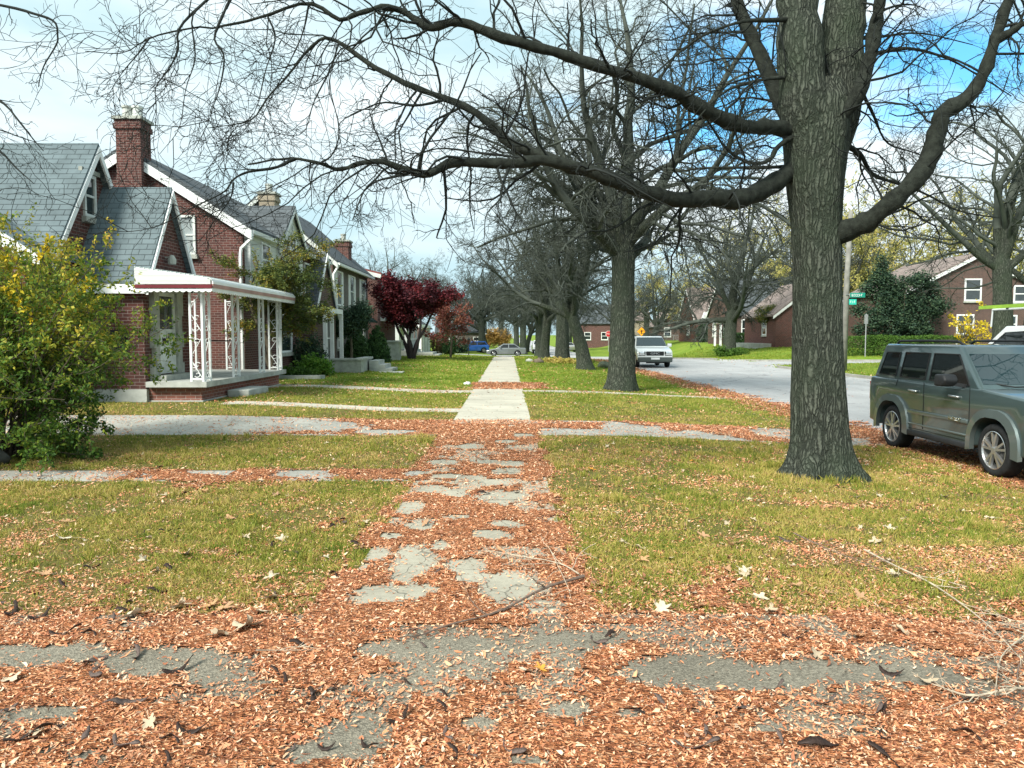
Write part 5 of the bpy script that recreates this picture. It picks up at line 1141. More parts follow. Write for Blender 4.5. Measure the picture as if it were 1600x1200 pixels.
shrub('flower_bed_plant', (-7.0, 27.6, za(-7, 27.6)), 'bright green leafy plant in the bed beyond the porch', [((0, 0, 0.35), (0.6, 0.4, 0.4)), ((0.35, 0, 0.25), (0.4, 0.3, 0.25))], 3000, 0.12, M_FRESH, 306, 0.06, None, 'plant', 5, 2.0, 0.008)
shrub('flower_bed_plant', (-7.5, 26.6, za(-7.5, 26.6)), 'low yellow green ground plant at the edge of the bed', [((0, 0, 0.15), (0.9, 0.4, 0.2))], 2500, 0.09, M_HEDGE, 307, 0.06, None, 'plant', 4, 2.0, 0.006)
shrub('dark_shrub', (-7.6, 29.3, za(-7.6, 29.3)), 'dark shrub against the brick behind the bright green plant', [((0, 0, 0.7), (0.7, 0.5, 0.75))], 4500, 0.10, M_CONIFER, 308, 0.08, None, stems=6, shell=2.0)
# right side plants
_r = np.random.RandomState(9); _bl = [((0, 0, 2.4), (2.6, 1.3, 1.7)), ((-0.9, 0, 4.3), (1.6, 1.0, 1.3)), ((-1.7, 0, 5.6), (0.8, 0.7, 1.0)), ((1.2, 0, 3.9), (1.2, 0.9, 1.0)), ((-1.6, 0, 6.7), (0.35, 0.35, 0.7))]
for _k in range(26): _a = _r.uniform(0, 6.28); _q = _r.uniform(0.6, 1.05); _bl.append(((3.1*_q*math.cos(_a)-0.3, _r.uniform(-1.3, 0.6), 3.1+2.9*_q*math.sin(_a)), (_r.uniform(0.35, 0.95), 0.5, _r.uniform(0.25, 0.5))))
shrub('evergreen_tree', (29.0, 56.6, za(29, 56.6)), 'big dark ragged evergreen behind the hedge beside the gabled brick house', _bl, 30000, 0.2, M_CONIFER, 310, 0.2, None, 'tree', 16, 1.5, 0.09, 1.0, 0.5)
def hedge(name, x0, x1, y0, y1, zb_, h, label, n, seed, mat=M_HEDGE, ls=0.11):
    rr = np.random.RandomState(seed); root = thing(name, ((x0+x1)/2, (y0+y1)/2, zb_), label, 'hedge')
    C = np.stack([rr.uniform(x0, x1, n), rr.uniform(y0, y1, n), zb_+rr.uniform(0, h, n)], 1)
    fc = rr.randint(0, 5, n); j = rr.normal(0, 0.035, n)
    C[fc <= 1, 1] = y0+j[fc <= 1]; C[fc == 2, 2] = zb_+h+j[fc == 2]+0.05*np.sin(C[fc == 2, 0]*1.7); C[fc == 3, 0] = np.where(rr.rand((fc == 3).sum()) < 0.5, x0, x1)+j[fc == 3]
    g = G(); v, f = leaf_quads(C, ls, ls*0.55, rr); g.add(v, f); g.build('foliage', mat, root)
    g = G(); 
    for k in range(int((x1-x0)/0.5)): g.tube([(x0+0.3+k*0.5, (y0+y1)/2, zb_-0.05), (x0+0.35+k*0.5, (y0+y1)/2, zb_+h*0.8)], 0.02, 5)
    g.build('stems', STEM, root)
hedge('hedge', 24.1, 33.5, 55.0, 56.0, za(28, 55)-0.02, 1.42, 'long clipped bright green hedge in front of the gabled brick house', 22000, 320)
hedge('low_hedge', 22.6, 25.0, 79.5, 80.5, za(24, 80), 1.15, 'low dark clipped hedge right of the street tree trunk', 4500, 321, M_YEW, 0.16)
hedge('low_hedge', 26.8, 30.0, 99, 100.2, za(28, 99.5), 1.3, 'low dark hedge under the navy window awning', 4500, 322, M_YEW, 0.2)
rr = np.random.RandomState(330)
YS = thing('yellow_tree', (32.2, 54.0, za(32.2, 54)), 'small tree with bright yellow leaves in front of the gabled brick house', 'tree')
n = 20; az = rr.uniform(0, 2*np.pi, n); el = np.radians(rr.uniform(25, 80, n)); S = np.stack([np.full(n, 32.2), np.full(n, 54.0), za(32, 54)+rr.uniform(0.2, 1.6, n)], 1); D = np.stack([np.cos(az)*np.cos(el), np.sin(az)*np.cos(el), np.sin(el)], 1)
P_, Rd = grow_level(S, D, rr.uniform(1.6, 3.2, n), np.full(n, 0.03), 8, 0.12, 0, rr, 0.2); g = G(); g.tubes(P_, Rd, 5); g.tube([(32.2, 54, za(32, 54)-0.05), (32.2, 54, za(32, 54)+1.6)], 0.06, 7)
Pa, Ra, La = twigs(g, P_, Rd, np.full(n, 2.2), [(7, 0.2, 0.3, 0.5, 50, 4, 0.15, 0, 3)], rr, 0.007); g.build('trunk', STEM, YS)
g = G(); v, f = leaf_quads(on_lines(Pa[rr.rand(len(Pa)) < 0.3], 1150, rr, 0.09), 0.16, 0.10, rr); g.add(v, f); g.build('foliage', M_YELLOW, YS)
shrub('small_green_tree', (24.2, 71.5, za(24.2, 71.5)), 'small round grey green tree in the cottage front yard', [((0, 0, 2.9), (1.4, 1.0, 0.9)), ((0.6, 0, 3.3), (0.8, 0.7, 0.6))], 7000, 0.13, M_OLIVE, 331, 0.1, None, 'tree', 6, 2.2, 0.06, 1.6)
shrub('tree_foot_plants', (19.3, 65.2, za(19.3, 65.2)), 'low green plants around the foot of the broad street tree', [((0, 0, 0.25), (1.3, 0.5, 0.35)), ((-1.2, 0, 0.4), (0.6, 0.4, 0.45))], 2500, 0.16, M_HEDGE, 332, 0.1, None, 'plant', 8, 1.6, 0.012)
shrub('yellow_flowers', (3.1, 46.2, za(3.1, 46.2)), 'ring of low yellow flowers around the fourth bare tree', [((0, 0, 0.12), (1.5, 0.6, 0.16))], 2600, 0.12, m_leafy('flower_yellow', [(0, (0.25, 0.3, 0.04)), (0.5, (0.5, 0.42, 0.1)), (1, (0.6, 0.42, 0.22))]), 333, 0.06, None, 'plant', 6, 1.6, 0.008)
shrub('orange_tree', (-3.6, 150, za(-3.6, 150)), 'distant row of orange leaved shrubs behind the two cars', [((0, 0, 2.0), (2.6, 1, 1.6)), ((2.5, 0, 1.8), (1.6, 1, 1.5)), ((-2.6, 0, 1.7), (1.5, 1, 1.4))], 6000, 0.4, M_ORANGE, 334, 0.25, None, 'shrub', 8, 2.4, 0.05)
shrub('dark_shrub', (-6.2, 96.5, za(-6, 96)), 'dark round shrub behind the left end of the blue car', [((0, 0, 0.8), (1.3, 0.8, 0.9))], 2500, 0.22, M_CONIFER, 335, 0.1, None, stems=5, shell=3)
shrub('dark_shrub', (25.6, 100.8, za(25.6, 101)), 'dark upright shrub left of the white entry canopy', [((0, 0, 1.1), (0.8, 0.6, 1.3))], 2500, 0.25, M_CONIFER, 336, 0.1, None, stems=5, shell=3)
# yellow-green trees behind the right-hand houses
def leafy_tree(name, loc, label, seed, h, r, nl, mat, ls, group=None, th=3.0, k1=16):
    rr = np.random.RandomState(seed); root = thing(name, loc, label, 'tree', group); x, y, z = loc
    g = G(); trunk_mesh(g, [(x, y, z-0.1), (x+0.1, y, z+th*0.5), (x, y, z+th), (x, y, z+th+0.8)], [r*1.1, r, r*0.85, r*0.6], z, 0.4, 5, 14, seed)
    az = np.arange(k1)*2.4+rr.rand(k1); el = np.radians(rr.uniform(25, 85, k1)); D = np.stack([np.cos(az)*np.cos(el), np.sin(az)*np.cos(el), np.sin(el)], 1)
    S = np.stack([np.full(k1, x), np.full(k1, y), z+rr.uniform(th*0.8, th+0.6, k1)], 1); L = (h-th)*rr.uniform(0.65, 1.0, k1)*(0.6+0.4*np.sin(el))
    P_, Rd = grow_level(S, D, L, np.full(k1, r*0.4), 10, 0.12, 0.02, rr, 0.15); g.tubes(P_, Rd, 6)
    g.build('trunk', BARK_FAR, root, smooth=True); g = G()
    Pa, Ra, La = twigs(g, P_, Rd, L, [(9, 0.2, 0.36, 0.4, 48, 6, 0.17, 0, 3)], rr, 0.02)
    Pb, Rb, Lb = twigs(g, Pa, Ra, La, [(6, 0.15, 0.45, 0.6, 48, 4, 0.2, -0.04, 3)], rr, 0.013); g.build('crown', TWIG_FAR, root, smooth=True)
    g = G(); v, f = leaf_quads(on_lines(Pb, nl, rr, 0.12), ls, ls*0.6, rr, 0.3); g.add(v, f); g.build('foliage', mat, root); return root
LY = 'thin yellow green trees behind the houses'
Y1 = leafy_tree('yellowing_tree', (36, 84, 0.5), 'tall thin yellow green tree behind the dark evergreen', 401, 18, 0.35, 12000, M_WILLOW, 0.26, LY)
Y2 = leafy_tree('yellowing_tree', (47, 92, 0.5), 'tall thin yellow green tree behind the gabled brick house', 402, 20, 0.38, 13000, M_WILLOW, 0.28, LY)
for k, (x, y, s_, rz, lb) in enumerate([(56, 88, 1.0, 2.0, 'yellow green tree at the right edge behind the utility truck'), (28, 118, 1.05, 1.0, 'yellow green tree behind the house with the navy awning'), (42, 112, 1.2, 3.3, 'pale yellow tree far behind the red brick cottage')]):
    dup(Y1 if k % 2 else Y2, (x, y, 0.5), rz, s_, lb)
# far treeline of twigs: bare woods closing the view
# ================================================================ VEHICLES (local: x forward, y left, z up)
def m_paint(name, c, metal=0.35, rough=0.32):
    t = NT(name, rough, 0.5, metal); t.b.inputs['Coat Weight'].default_value = 1.0; t.b.inputs['Coat Roughness'].default_value = 0.04
    n = t.noise(t.co(), 2.0, 3, 0.5); sp = t.N('ShaderNodeSeparateXYZ', {0: t.co()}).outputs[2]
    dust = t.math('MULTIPLY', t.rng(sp, 0.2, 0.6, 0.4, 0.0), t.rng(n, 0.3, 0.7))
    t.color(t.mix(dust, c, (0.13, 0.12, 0.10))); return t.m
TYRE = m_plain('tyre_rubber', (0.018, 0.02, 0.021), 0.85, 0.3, 20, 0.2)
ALLOY = NT('alloy', 0.28, 0.5, 0.85).color((0.55, 0.57, 0.57))
CHROME = NT('chrome', 0.15, 0.5, 1.0).color((0.7, 0.72, 0.72))
PLAST = m_plain('black_plastic', (0.02, 0.022, 0.024), 0.55, 0.2, 10)
LAMP = NT('lamp_lens', 0.08, 0.8).color((0.55, 0.58, 0.58)); LAMPR = NT('lamp_red', 0.15, 0.6).color((0.3, 0.01, 0.01)); LAMPO = NT('lamp_orange', 0.15, 0.6).color((0.75, 0.2, 0.02))
CARGLASS = NT('car_glass', 0.02, 0.55).color((0.008, 0.012, 0.012))
WSGLASS = NT('windscreen_glass', 0.015, 0.75).color((0.012, 0.03, 0.035))
def wheel(root, x, y, r, wd, spokes=5, side=1, sw=0.07):
    g = G(); o = side
    g.lathe((x, y, r), (0, o, 0), [(-wd, r*0.62), (-wd, r*0.93), (-wd*0.9, r*0.99), (-wd*0.1, r*0.99), (0.0, r*0.95), (0.012, r*0.86), (0.006, r*0.72), (-0.02, r*0.70)], 36)
    w_ = g.build('wheel', TYRE, root, smooth=True, local=True); g = G()
    g.lathe((x, y, r), (0, o, 0), [(-0.1, r*0.66), (-0.03, r*0.70), (0.004, r*0.715), (0.008, r*0.69), (-0.015, r*0.665), (-0.10, r*0.64)], 36)
    for k in range(spokes):
        a = 2*math.pi*k/spokes+0.35
        for da in (-0.17, 0.17):
            c, s = math.cos(a), math.sin(a); c2, s2 = math.cos(a+da*1.25), math.sin(a+da*1.25)
            p0 = (x+c*r*0.08, y-o*0.012, r+s*r*0.08); p1 = (x+c2*r*0.67, y-o*0.022, r+s2*r*0.67)
            g.bar(p0, p1, r*0.09, 0.035, 0, (0, 1, 0))
    g.lathe((x, y, r), (0, o, 0), [(-0.05, r*0.17), (0.002, r*0.15), (0.008, r*0.1), (0.008, 0)], 16)
    g.build('rim', ALLOY, w_, smooth=False, local=True); g = G()
    g.lathe((x, y, r), (0, o, 0), [(-0.13, r*0.655), (-0.12, 0.0)], 24); g.build('brake_disc', BLACKM, w_, local=True); return w_
def arch_pts(cx, r, zb_, n=11, z0=None, sq=0.0):
    """points of a wheel arch from front to back, above the sill height zb_"""
    out = []
    zc = z0; a0 = math.asin(max(-0.9, min(0.9, (zb_-zc)/r)))
    for k in range(n):
        a = a0+(math.pi-2*a0)*k/(n-1); rx = r*(1+sq*abs(math.sin(2*a))); out.append((cx+rx*math.cos(a), zc+rx*math.sin(a)))
    return out
def vehicle(name, loc, rz, label, s, group=None, cat='car'):
    root = thing(name, loc, label, cat, group, rz); w_ = s['w']; paint = s['paint']
    af, ar, wr = s['af'], s['ar'], s['wr']; R_ = s.get('arch', wr*1.19); sill = s['sill']
    fa = arch_pts(af, R_, sill, z0=wr, sq=s.get('sq', 0.0)); ra = arch_pts(ar, R_, sill, z0=wr, sq=s.get('sq', 0.0))
    poly = s['top'] + [p for p in s['nose']] + fa + ra + s['tail']
    g = G(); g.prism([(x, -w_/2, z) for x, z in poly], (0, w_, 0)); body = g.build('body', paint, root, local=True); bevel(body, s.get('bev', 0.045), 3, 30)
    # cabin
    xb0, xb1, xr0, xr1, zb_, zt = s['cab']; wb, wt_ = w_-0.07, s['wroof']
    g = G(); V = [(xb0, -wb/2, zb_-0.06), (xb1, -wb/2, zb_-0.06), (xb1, wb/2, zb_-0.06), (xb0, wb/2, zb_-0.06), (xr0, -wt_/2, zt), (xr1, -wt_/2, zt), (xr1, wt_/2, zt), (xr0, wt_/2, zt)]
    g.addm(V, [(3, 2, 1, 0), (4, 5, 6, 7), (0, 1, 5, 4), (1, 2, 6, 5), (2, 3, 7, 6), (3, 0, 4, 7)])
    cab = g.build('roof', s.get('roofpaint', paint), root, local=True); bevel(cab, s.get('cbev', 0.05), 3, 20)
    def sp(x0f, x1f, zf): # point on side plane: fraction of the way
        pass
    def side_y(z): t = (z-(zb_-0.06))/(zt-(zb_-0.06)); return wb/2+(wt_/2-wb/2)*t
    def end_x(z, front): t = (z-(zb_-0.06))/(zt-(zb_-0.06)); return (xb1+(xr1-xb1)*t) if front else (xb0+(xr0-xb0)*t)
    for sd in (-1, 1):
        for q in s['panes']:
            pts = []
            g = G()
            P_ = [(x, sd*(side_y(z)+0.004), z) for x, z in q]; g.prism(P_, (0, -sd*0.012, 0)); wn = g.build('window', CARGLASS, root, local=True)
            g = G(); m = len(q)
            cxm = sum(p[0] for p in q)/m; czm = sum(p[1] for p in q)/m
            for i in range(m):
                a, b = P_[i], P_[(i+1) % m]; g.bar((a[0], a[1]+sd*0.001, a[2]), (b[0], b[1]+sd*0.001, b[2]), 0.014, 0.018, 0, (0, 1, 0))
            g.build('window_seal', PLAST, wn, local=True)
    for front, key, mat in ((True, 'ws', WSGLASS), (False, 'bw', CARGLASS)):
        if key not in s: continue
        z0, z1, m0 = s[key]; o = 0.006 if front else -0.006
        y0 = side_y(z0)-m0; y1 = side_y(z1)-m0
        P_ = [(end_x(z0, front)+o, -y0, z0), (end_x(z0, front)+o, y0, z0), (end_x(z1, front)+o, y1, z1), (end_x(z1, front)+o, -y1, z1)]
        g = G(); g.prism(P_, (-0.012 if front else 0.012, 0, 0)); g.build('windscreen' if front else 'rear_window', mat, root, local=True)
    # underbody, wheels
    g = G(); g.box(ar-0.4, af+0.4, -w_/2+0.26, w_/2-0.26, sill-0.07, zb_-0.15); g.build('underbody', PLAST, root, local=True)
    for ax in (af, ar):
        for sd in (-1, 1): wheel(root, ax, sd*(w_/2-0.02), wr, s.get('tw', 0.21), s.get('spokes', 5), sd)
    return root, body
def strip(root, pts, name, mat, wd=0.02, th=0.01):
    g = G()
    for a, b in zip(pts[:-1], pts[1:]): g.bar(a, b, th, wd)
    return g.build(name, mat, root, local=True)
# ---------------------------------------------------------------- dark grey-green SUV parked on the verge
PG = m_paint('paint_grey_green', (0.075, 0.115, 0.117), 0.5, 0.3)
PG2 = m_paint('paint_grey_green_light', (0.12, 0.155, 0.152), 0.5, 0.38)
S_ = dict(w=1.76, paint=PG, af=1.32, ar=-1.32, wr=0.35, arch=0.43, sill=0.34, sq=0.06, bev=0.035, spokes=5, tw=0.22,
    top=[(-2.10, 0.62), (-2.12, 0.95), (-2.06, 1.14), (0.92, 1.12), (1.05, 1.13), (1.95, 1.06), (2.10, 0.98)],
    nose=[(2.16, 0.80), (2.18, 0.45), (2.10, 0.34)], tail=[(-2.08, 0.40)],
    cab=(-2.07, 1.02, -1.86, 0.30, 1.14, 1.70), wroof=1.47,
    panes=[[(-1.86, 1.19), (-1.30, 1.18), (-1.30, 1.56), (-1.74, 1.56)], [(-1.17, 1.18), (-0.42, 1.17), (-0.42, 1.57), (-1.13, 1.57)], [(-0.30, 1.17), (0.72, 1.15), (0.33, 1.57), (-0.30, 1.57)]],
    ws=(1.18, 1.58, 0.06), bw=(1.22, 1.60, 0.1))
SUV, body = vehicle('parked_suv', (7.17, 11.2, -0.2), -math.pi/2, 'dark grey green boxy SUV parked on the leafy verge by the thick tree', S_, cat='suv')
def flare(cx, sd, w_=1.76):
    g = G(); o = []; i_ = []
    for k in range(15):
        a = math.radians(-6+192*k/14); sq = 1+0.07*abs(math.sin(2*a)); o.append((cx+0.535*sq*math.cos(a)*1.04, 0.35+0.535*sq*math.sin(a))); i_.append((cx+0.42*sq*math.cos(a), 0.35+0.42*sq*math.sin(a)))
    V = [(x, sd*(w_/2-0.02), z) for x, z in o]+[(x, sd*(w_/2-0.02), z) for x, z in i_]+[(x+(cx-x)*0.03, sd*(w_/2+0.03), z-0.01) for x, z in o]+[(x, sd*(w_/2+0.045), z) for x, z in i_]
    F = []; n = 15
    for k in range(n-1):
        F += [(k, k+1, 2*n+k+1, 2*n+k), (2*n+k, 2*n+k+1, 3*n+k+1, 3*n+k), (3*n+k, 3*n+k+1, n+k+1, n+k)]
    F += [(0, 2*n, 3*n, n), (n-1, 2*n-1, 4*n-1, 3*n-1)]
    g.addm(V, F); ob = g.build('wheel_arch', PG2, SUV, local=True, smooth=True)
    m_ = ob.modifiers.new('edge', 'EDGE_SPLIT'); m_.split_angle = R(40)
for cx_ in (1.32, -1.32):
    for sd in (-1, 1): flare(cx_, sd)
for sd in (-1, 1):
    y = sd*0.882
    g = G(); 
    for x in (-0.36, 0.80): g.bar((x, y, 0.42), (x, y, 1.13), 0.008, 0.006, 0, (0, 1, 0))
    g.bar((-1.2, y, 1.02), (-1.14, y, 1.13), 0.008, 0.006, 0, (0, 1, 0)); g.bar((-0.9, y, 0.42), (-1.0, y, 0.7), 0.008, 0.006, 0, (0, 1, 0)); g.bar((-0.86, y, 0.40), (0.84, y, 0.40), 0.006, 0.008); g.build('door_seam', BLACKM, SUV, local=True)
    g = G(); g.bar((-0.80, y+sd*0.004, 0.66), (0.78, y+sd*0.004, 0.66), 0.03, 0.06); g.bar((-0.82, y+sd*0.002, 0.47), (0.80, y+sd*0.002, 0.47), 0.02, 0.03)
    bevel(g.build('side_moulding', PG2, SUV, local=True), 0.008, 2)
    g = G(); g.bar((-0.84, sd*0.86, 0.33), (0.84, sd*0.86, 0.33), 0.09, 0.09); bevel(g.build('sill', PLAST, SUV, local=True), 0.02, 2)
    for x in (-0.62, 0.48):
        g = G(); g.tube([(x-0.14, y+sd*0.005, 0.985), (x-0.11, y+sd*0.035, 0.99), (x+0.06, y+sd*0.035, 0.985), (x+0.09, y+sd*0.005, 0.98)], 0.016, 8); g.build('door_handle', ALLOY, SUV, local=True, smooth=True)
    g = G(); g.prism([(0.42, sd*0.98, 1.13), (0.60, sd*0.96, 1.13), (0.66, sd*0.95, 1.22), (0.60, sd*0.95, 1.30), (0.42, sd*0.97, 1.30)], (0, sd*0.20, 0)); mo = bevel(g.build('mirror', PLAST, SUV, local=True), 0.03, 3)
    g = G(); g.bar((0.62, sd*0.82, 1.14), (0.58, sd*1.0, 1.17), 0.06, 0.05); g.build('mirror_arm', PLAST, mo, local=True)
    g = G(); g.tube([(-1.72, sd*0.62, 1.69), (-1.6, sd*0.625, 1.745), (-0.7, sd*0.63, 1.755), (0.05, sd*0.62, 1.75), (0.22, sd*0.61, 1.69)], 0.019, 8); g.build('roof_rail', PLAST, SUV, local=True, smooth=True)
    text_part('PATRIOT', 0.075, CHROME, SUV, (0.5, sd*0.905, 0.665), (math.pi/2, 0, 0 if sd < 0 else math.pi), 'badge', 0.003)
    g = G(); g.lathe((2.09, sd*0.60, 0.86), (1, 0, 0), [(0, 0.12), (0.09, 0.12), (0.11, 0.08), (0.115, 0)], 20); g.build('headlight', LAMP, SUV, local=True, smooth=True)
    g = G(); g.box(2.02, 2.13, min(sd*0.76, sd*0.87), max(sd*0.76, sd*0.87), 0.79, 0.90); g.build('indicator', LAMPO, SUV, local=True)
    g = G(); g.box(-2.135, -2.05, min(sd*0.72, sd*0.86), max(sd*0.72, sd*0.86), 0.75, 1.05); g.build('tail_light', LAMPR, SUV, local=True)
    g = G(); g.tube([(0.85, sd*0.66, 1.2), (1.0, sd*0.4, 1.15), (0.98, sd*0.05, 1.16)], 0.01, 5); g.build('wiper', BLACKM, SUV, local=True)
g = G(); g.box(2.02, 2.24, -0.84, 0.84, 0.36, 0.62); bevel(g.build('front_bumper', PG2, SUV, local=True), 0.05, 3)
g = G(); g.box(-2.18, -2.02, -0.84, 0.84, 0.38, 0.62); bevel(g.build('rear_bumper', PLAST, SUV, local=True), 0.04, 3)
for k in range(7):
    g = G(); g.box(2.08, 2.155, -0.33+k*0.1, -0.275+k*0.1, 0.70, 0.95); g.build('grille_slot', BLACKM, SUV, local=True)

# ---------------------------------------------------------------- silver van-like truck driving towards the camera
PS = m_paint('paint_silver', (0.66, 0.69, 0.67), 0.15, 0.3)
V_ = dict(w=1.96, paint=PS, af=1.45, ar=-1.45, wr=0.37, sill=0.42, bev=0.09,
    top=[(-2.42, 0.62), (-2.44, 1.0), (-2.38, 1.16), (1.0, 1.14), (1.3, 1.17), (2.1, 1.02), (2.3, 0.93)], nose=[(2.38, 0.72), (2.38, 0.5), (2.3, 0.42)], tail=[(-2.36, 0.45)],
    cab=(-2.4, 1.34, -2.15, 0.45, 1.15, 1.76), wroof=1.56,
    panes=[[(-2.1, 1.2), (-1.2, 1.2), (-1.2, 1.62), (-2.0, 1.62)], [(-1.08, 1.2), (-0.1, 1.2), (-0.1, 1.62), (-1.08, 1.62)], [(0.02, 1.2), (1.0, 1.2), (0.55, 1.62), (0.02, 1.62)]], ws=(1.2, 1.70, 0.05), bw=(1.25, 1.65, 0.1), cbev=0.1)
VAN, body = vehicle('silver_van', (8.2, 45.2, -0.2), -math.pi/2, 'silver vehicle with black grille driving towards the camera on the street', V_, cat='van')
g = G(); g.box(2.30, 2.395, -0.5, 0.5, 0.67, 0.92); bevel(g.build('grille', BLACKM, VAN, local=True), 0.04, 3)
text_part('GMC', 0.16, CHROME, VAN, (2.402, 0, 0.80), (math.pi/2, 0, math.pi/2), 'grille_letters', 0.003, sx=1.5)
g = G(); g.box(2.2, 2.46, -0.97, 0.97, 0.32, 0.60); bevel(g.build('bumper', m_plain('bumper_grey', (0.06, 0.075, 0.07), 0.5), VAN, local=True), 0.06, 3)
g = G(); g.box(2.35, 2.40, -0.5, 0.5, 0.26, 0.4); g.build('air_dam', BLACKM, VAN, local=True)
g = G(); g.box(2.44, 2.475, -0.24, 0.24, 0.47, 0.58); g.build('licence_plate', WHITE, VAN, local=True)
for sd in (-1, 1):
    g = G(); g.box(2.22, 2.385, min(sd*0.54, sd*0.93), max(sd*0.54, sd*0.93), 0.68, 0.72); g.box(2.22, 2.385, min(sd*0.54, sd*0.58), max(sd*0.54, sd*0.58), 0.722, 0.92); g.build('lamp_surround', BLACKM, VAN, local=True)
    g = G(); g.box(2.22, 2.375, min(sd*0.585, sd*0.92), max(sd*0.585, sd*0.92), 0.725, 0.91); bevel(g.build('headlight', CHROME, VAN, local=True), 0.03, 3)
    g = G(); g.box(0.72, 0.88, min(sd*1.0, sd*1.24), max(sd*1.0, sd*1.24), 1.14, 1.34); bevel(g.build('mirror', PS, VAN, local=True), 0.03, 2)
    g = G(); g.tube([(-1.9, sd*0.7, 1.75), (-1.8, sd*0.7, 1.81), (0.1, sd*0.7, 1.81), (0.25, sd*0.7, 1.75)], 0.018, 6); g.build('roof_rail', PLAST, VAN, local=True)

# ---------------------------------------------------------------- small cars beyond the end of the sidewalk
def sedan_spec(paint, hatch=False):
    top = [(-2.28, 0.55), (-2.3, 0.85), (-2.22, 0.98), (-1.6, 1.0), (0.95, 0.95), (1.9, 0.78), (2.2, 0.66)] if not hatch else [(-1.98, 0.55), (-2.0, 0.92), (-1.9, 1.02), (0.95, 0.96), (1.7, 0.82), (1.98, 0.66)]
    ft, rt = (2.26, -2.2) if not hatch else (2.04, -1.94)
    return dict(w=1.8, paint=paint, af=1.38 if not hatch else 1.3, ar=-1.34 if not hatch else -1.28, wr=0.32, sill=0.26, bev=0.08, top=top, nose=[(ft, 0.5), (ft-0.05, 0.28)], tail=[(rt, 0.3)],
        cab=(-1.75, 1.15, -0.95, 0.3, 0.97, 1.46) if not hatch else (-1.92, 1.15, -1.5, 0.2, 0.98, 1.52), wroof=1.22,
        panes=([[(-1.45, 1.02), (-0.35, 1.0), (-0.35, 1.36), (-0.95, 1.36)], [(-0.25, 1.0), (0.85, 0.98), (0.28, 1.36), (-0.25, 1.36)]] if not hatch else [[(-1.72, 1.08), (-0.45, 1.02), (-0.45, 1.4), (-1.4, 1.4)], [(-0.35, 1.02), (0.82, 1.0), (0.2, 1.4), (-0.35, 1.4)]]), ws=(1.02, 1.40, 0.1), bw=(1.06, 1.4, 0.12))
def small_lights(root, f, b):
    for sd in (-1, 1):
        g = G(); g.box(f-0.22, f, min(sd*0.5, sd*0.86), max(sd*0.5, sd*0.86), 0.58, 0.70); bevel(g.build('headlight', LAMP, root, local=True), 0.02, 2)
        g = G(); g.box(b, b+0.16, min(sd*0.55, sd*0.86), max(sd*0.55, sd*0.86), 0.68, 0.86); bevel(g.build('tail_light', LAMPR, root, local=True), 0.02, 2)
        g = G(); g.box(0.55, 0.7, min(sd*0.92, sd*1.06), max(sd*0.92, sd*1.06), 0.98, 1.1); bevel(g.build('mirror', root.children[0].data.materials[0], root, local=True), 0.02, 2)
        g = G()
        for x in (-0.35, 0.9): g.bar((x, sd*0.905, 0.35), (x, sd*0.905, 0.95), 0.01, 0.008, 0, (0, 1, 0))
        g.build('door_seam', BLACKM, root, local=True)
SD, b_ = vehicle('gray_sedan', (-0.25, 89.0, -0.84), math.pi, 'gray sedan passing across the end of the sidewalk', sedan_spec(m_paint('paint_sedan_grey', (0.16, 0.18, 0.18))), cat='car'); small_lights(SD, 2.24, -2.3)
BH, b_ = vehicle('blue_hatchback', (-4.6, 100.5, g1z(-4.6, 100.5)), math.pi*1.08, 'bright blue hatchback left of the gray sedan', sedan_spec(m_paint('paint_blue', (0.01, 0.12, 0.5), 0.3), True), cat='car'); small_lights(BH, 2.0, -2.0)
SC, b_ = vehicle('silver_car', (9.2, 122, -0.95+0.05), math.pi/2*1.25, 'small silver car far down the street between two trunks', sedan_spec(m_paint('paint_pale', (0.5, 0.5, 0.48)), False), cat='car'); small_lights(SC, 2.24, -2.3)
SC.location.z = g1z(9.2, 122)
# white pickup far down the walk
PW = m_paint('paint_white', (0.78, 0.8, 0.8), 0.0, 0.3)
P_spec = dict(w=2.0, paint=PW, af=1.75, ar=-1.75, wr=0.40, sill=0.48, bev=0.06,
    top=[(-2.8, 0.7), (-2.82, 1.12), (-2.75, 1.2), (0.0, 1.2), (1.2, 1.2), (2.45, 1.12), (2.62, 1.0)], nose=[(2.68, 0.8), (2.68, 0.5), (2.55, 0.46)], tail=[(-2.75, 0.52)],
    cab=(-0.85, 1.35, -0.7, 0.55, 1.2, 1.84), wroof=1.55, panes=[[(-0.62, 1.27), (0.1, 1.26), (0.1, 1.7), (-0.58, 1.7)], [(0.2, 1.26), (1.1, 1.25), (0.62, 1.7), (0.2, 1.7)]], ws=(1.26, 1.76, 0.1), bw=(1.3, 1.72, 0.15))
WP, b_ = vehicle('white_pickup', (4.3, 106, g1z(4.3, 106)), -math.pi/2, 'white pickup truck facing the camera beyond the cross street', P_spec, cat='pickup')
g = G(); g.box(2.62, 2.70, -0.6, 0.6, 0.72, 1.05); bevel(g.build('grille', BLACKM, WP, local=True), 0.03, 2)
g = G(); g.box(2.5, 2.78, -0.98, 0.98, 0.44, 0.64); bevel(g.build('bumper', PLAST, WP, local=True), 0.04, 2)
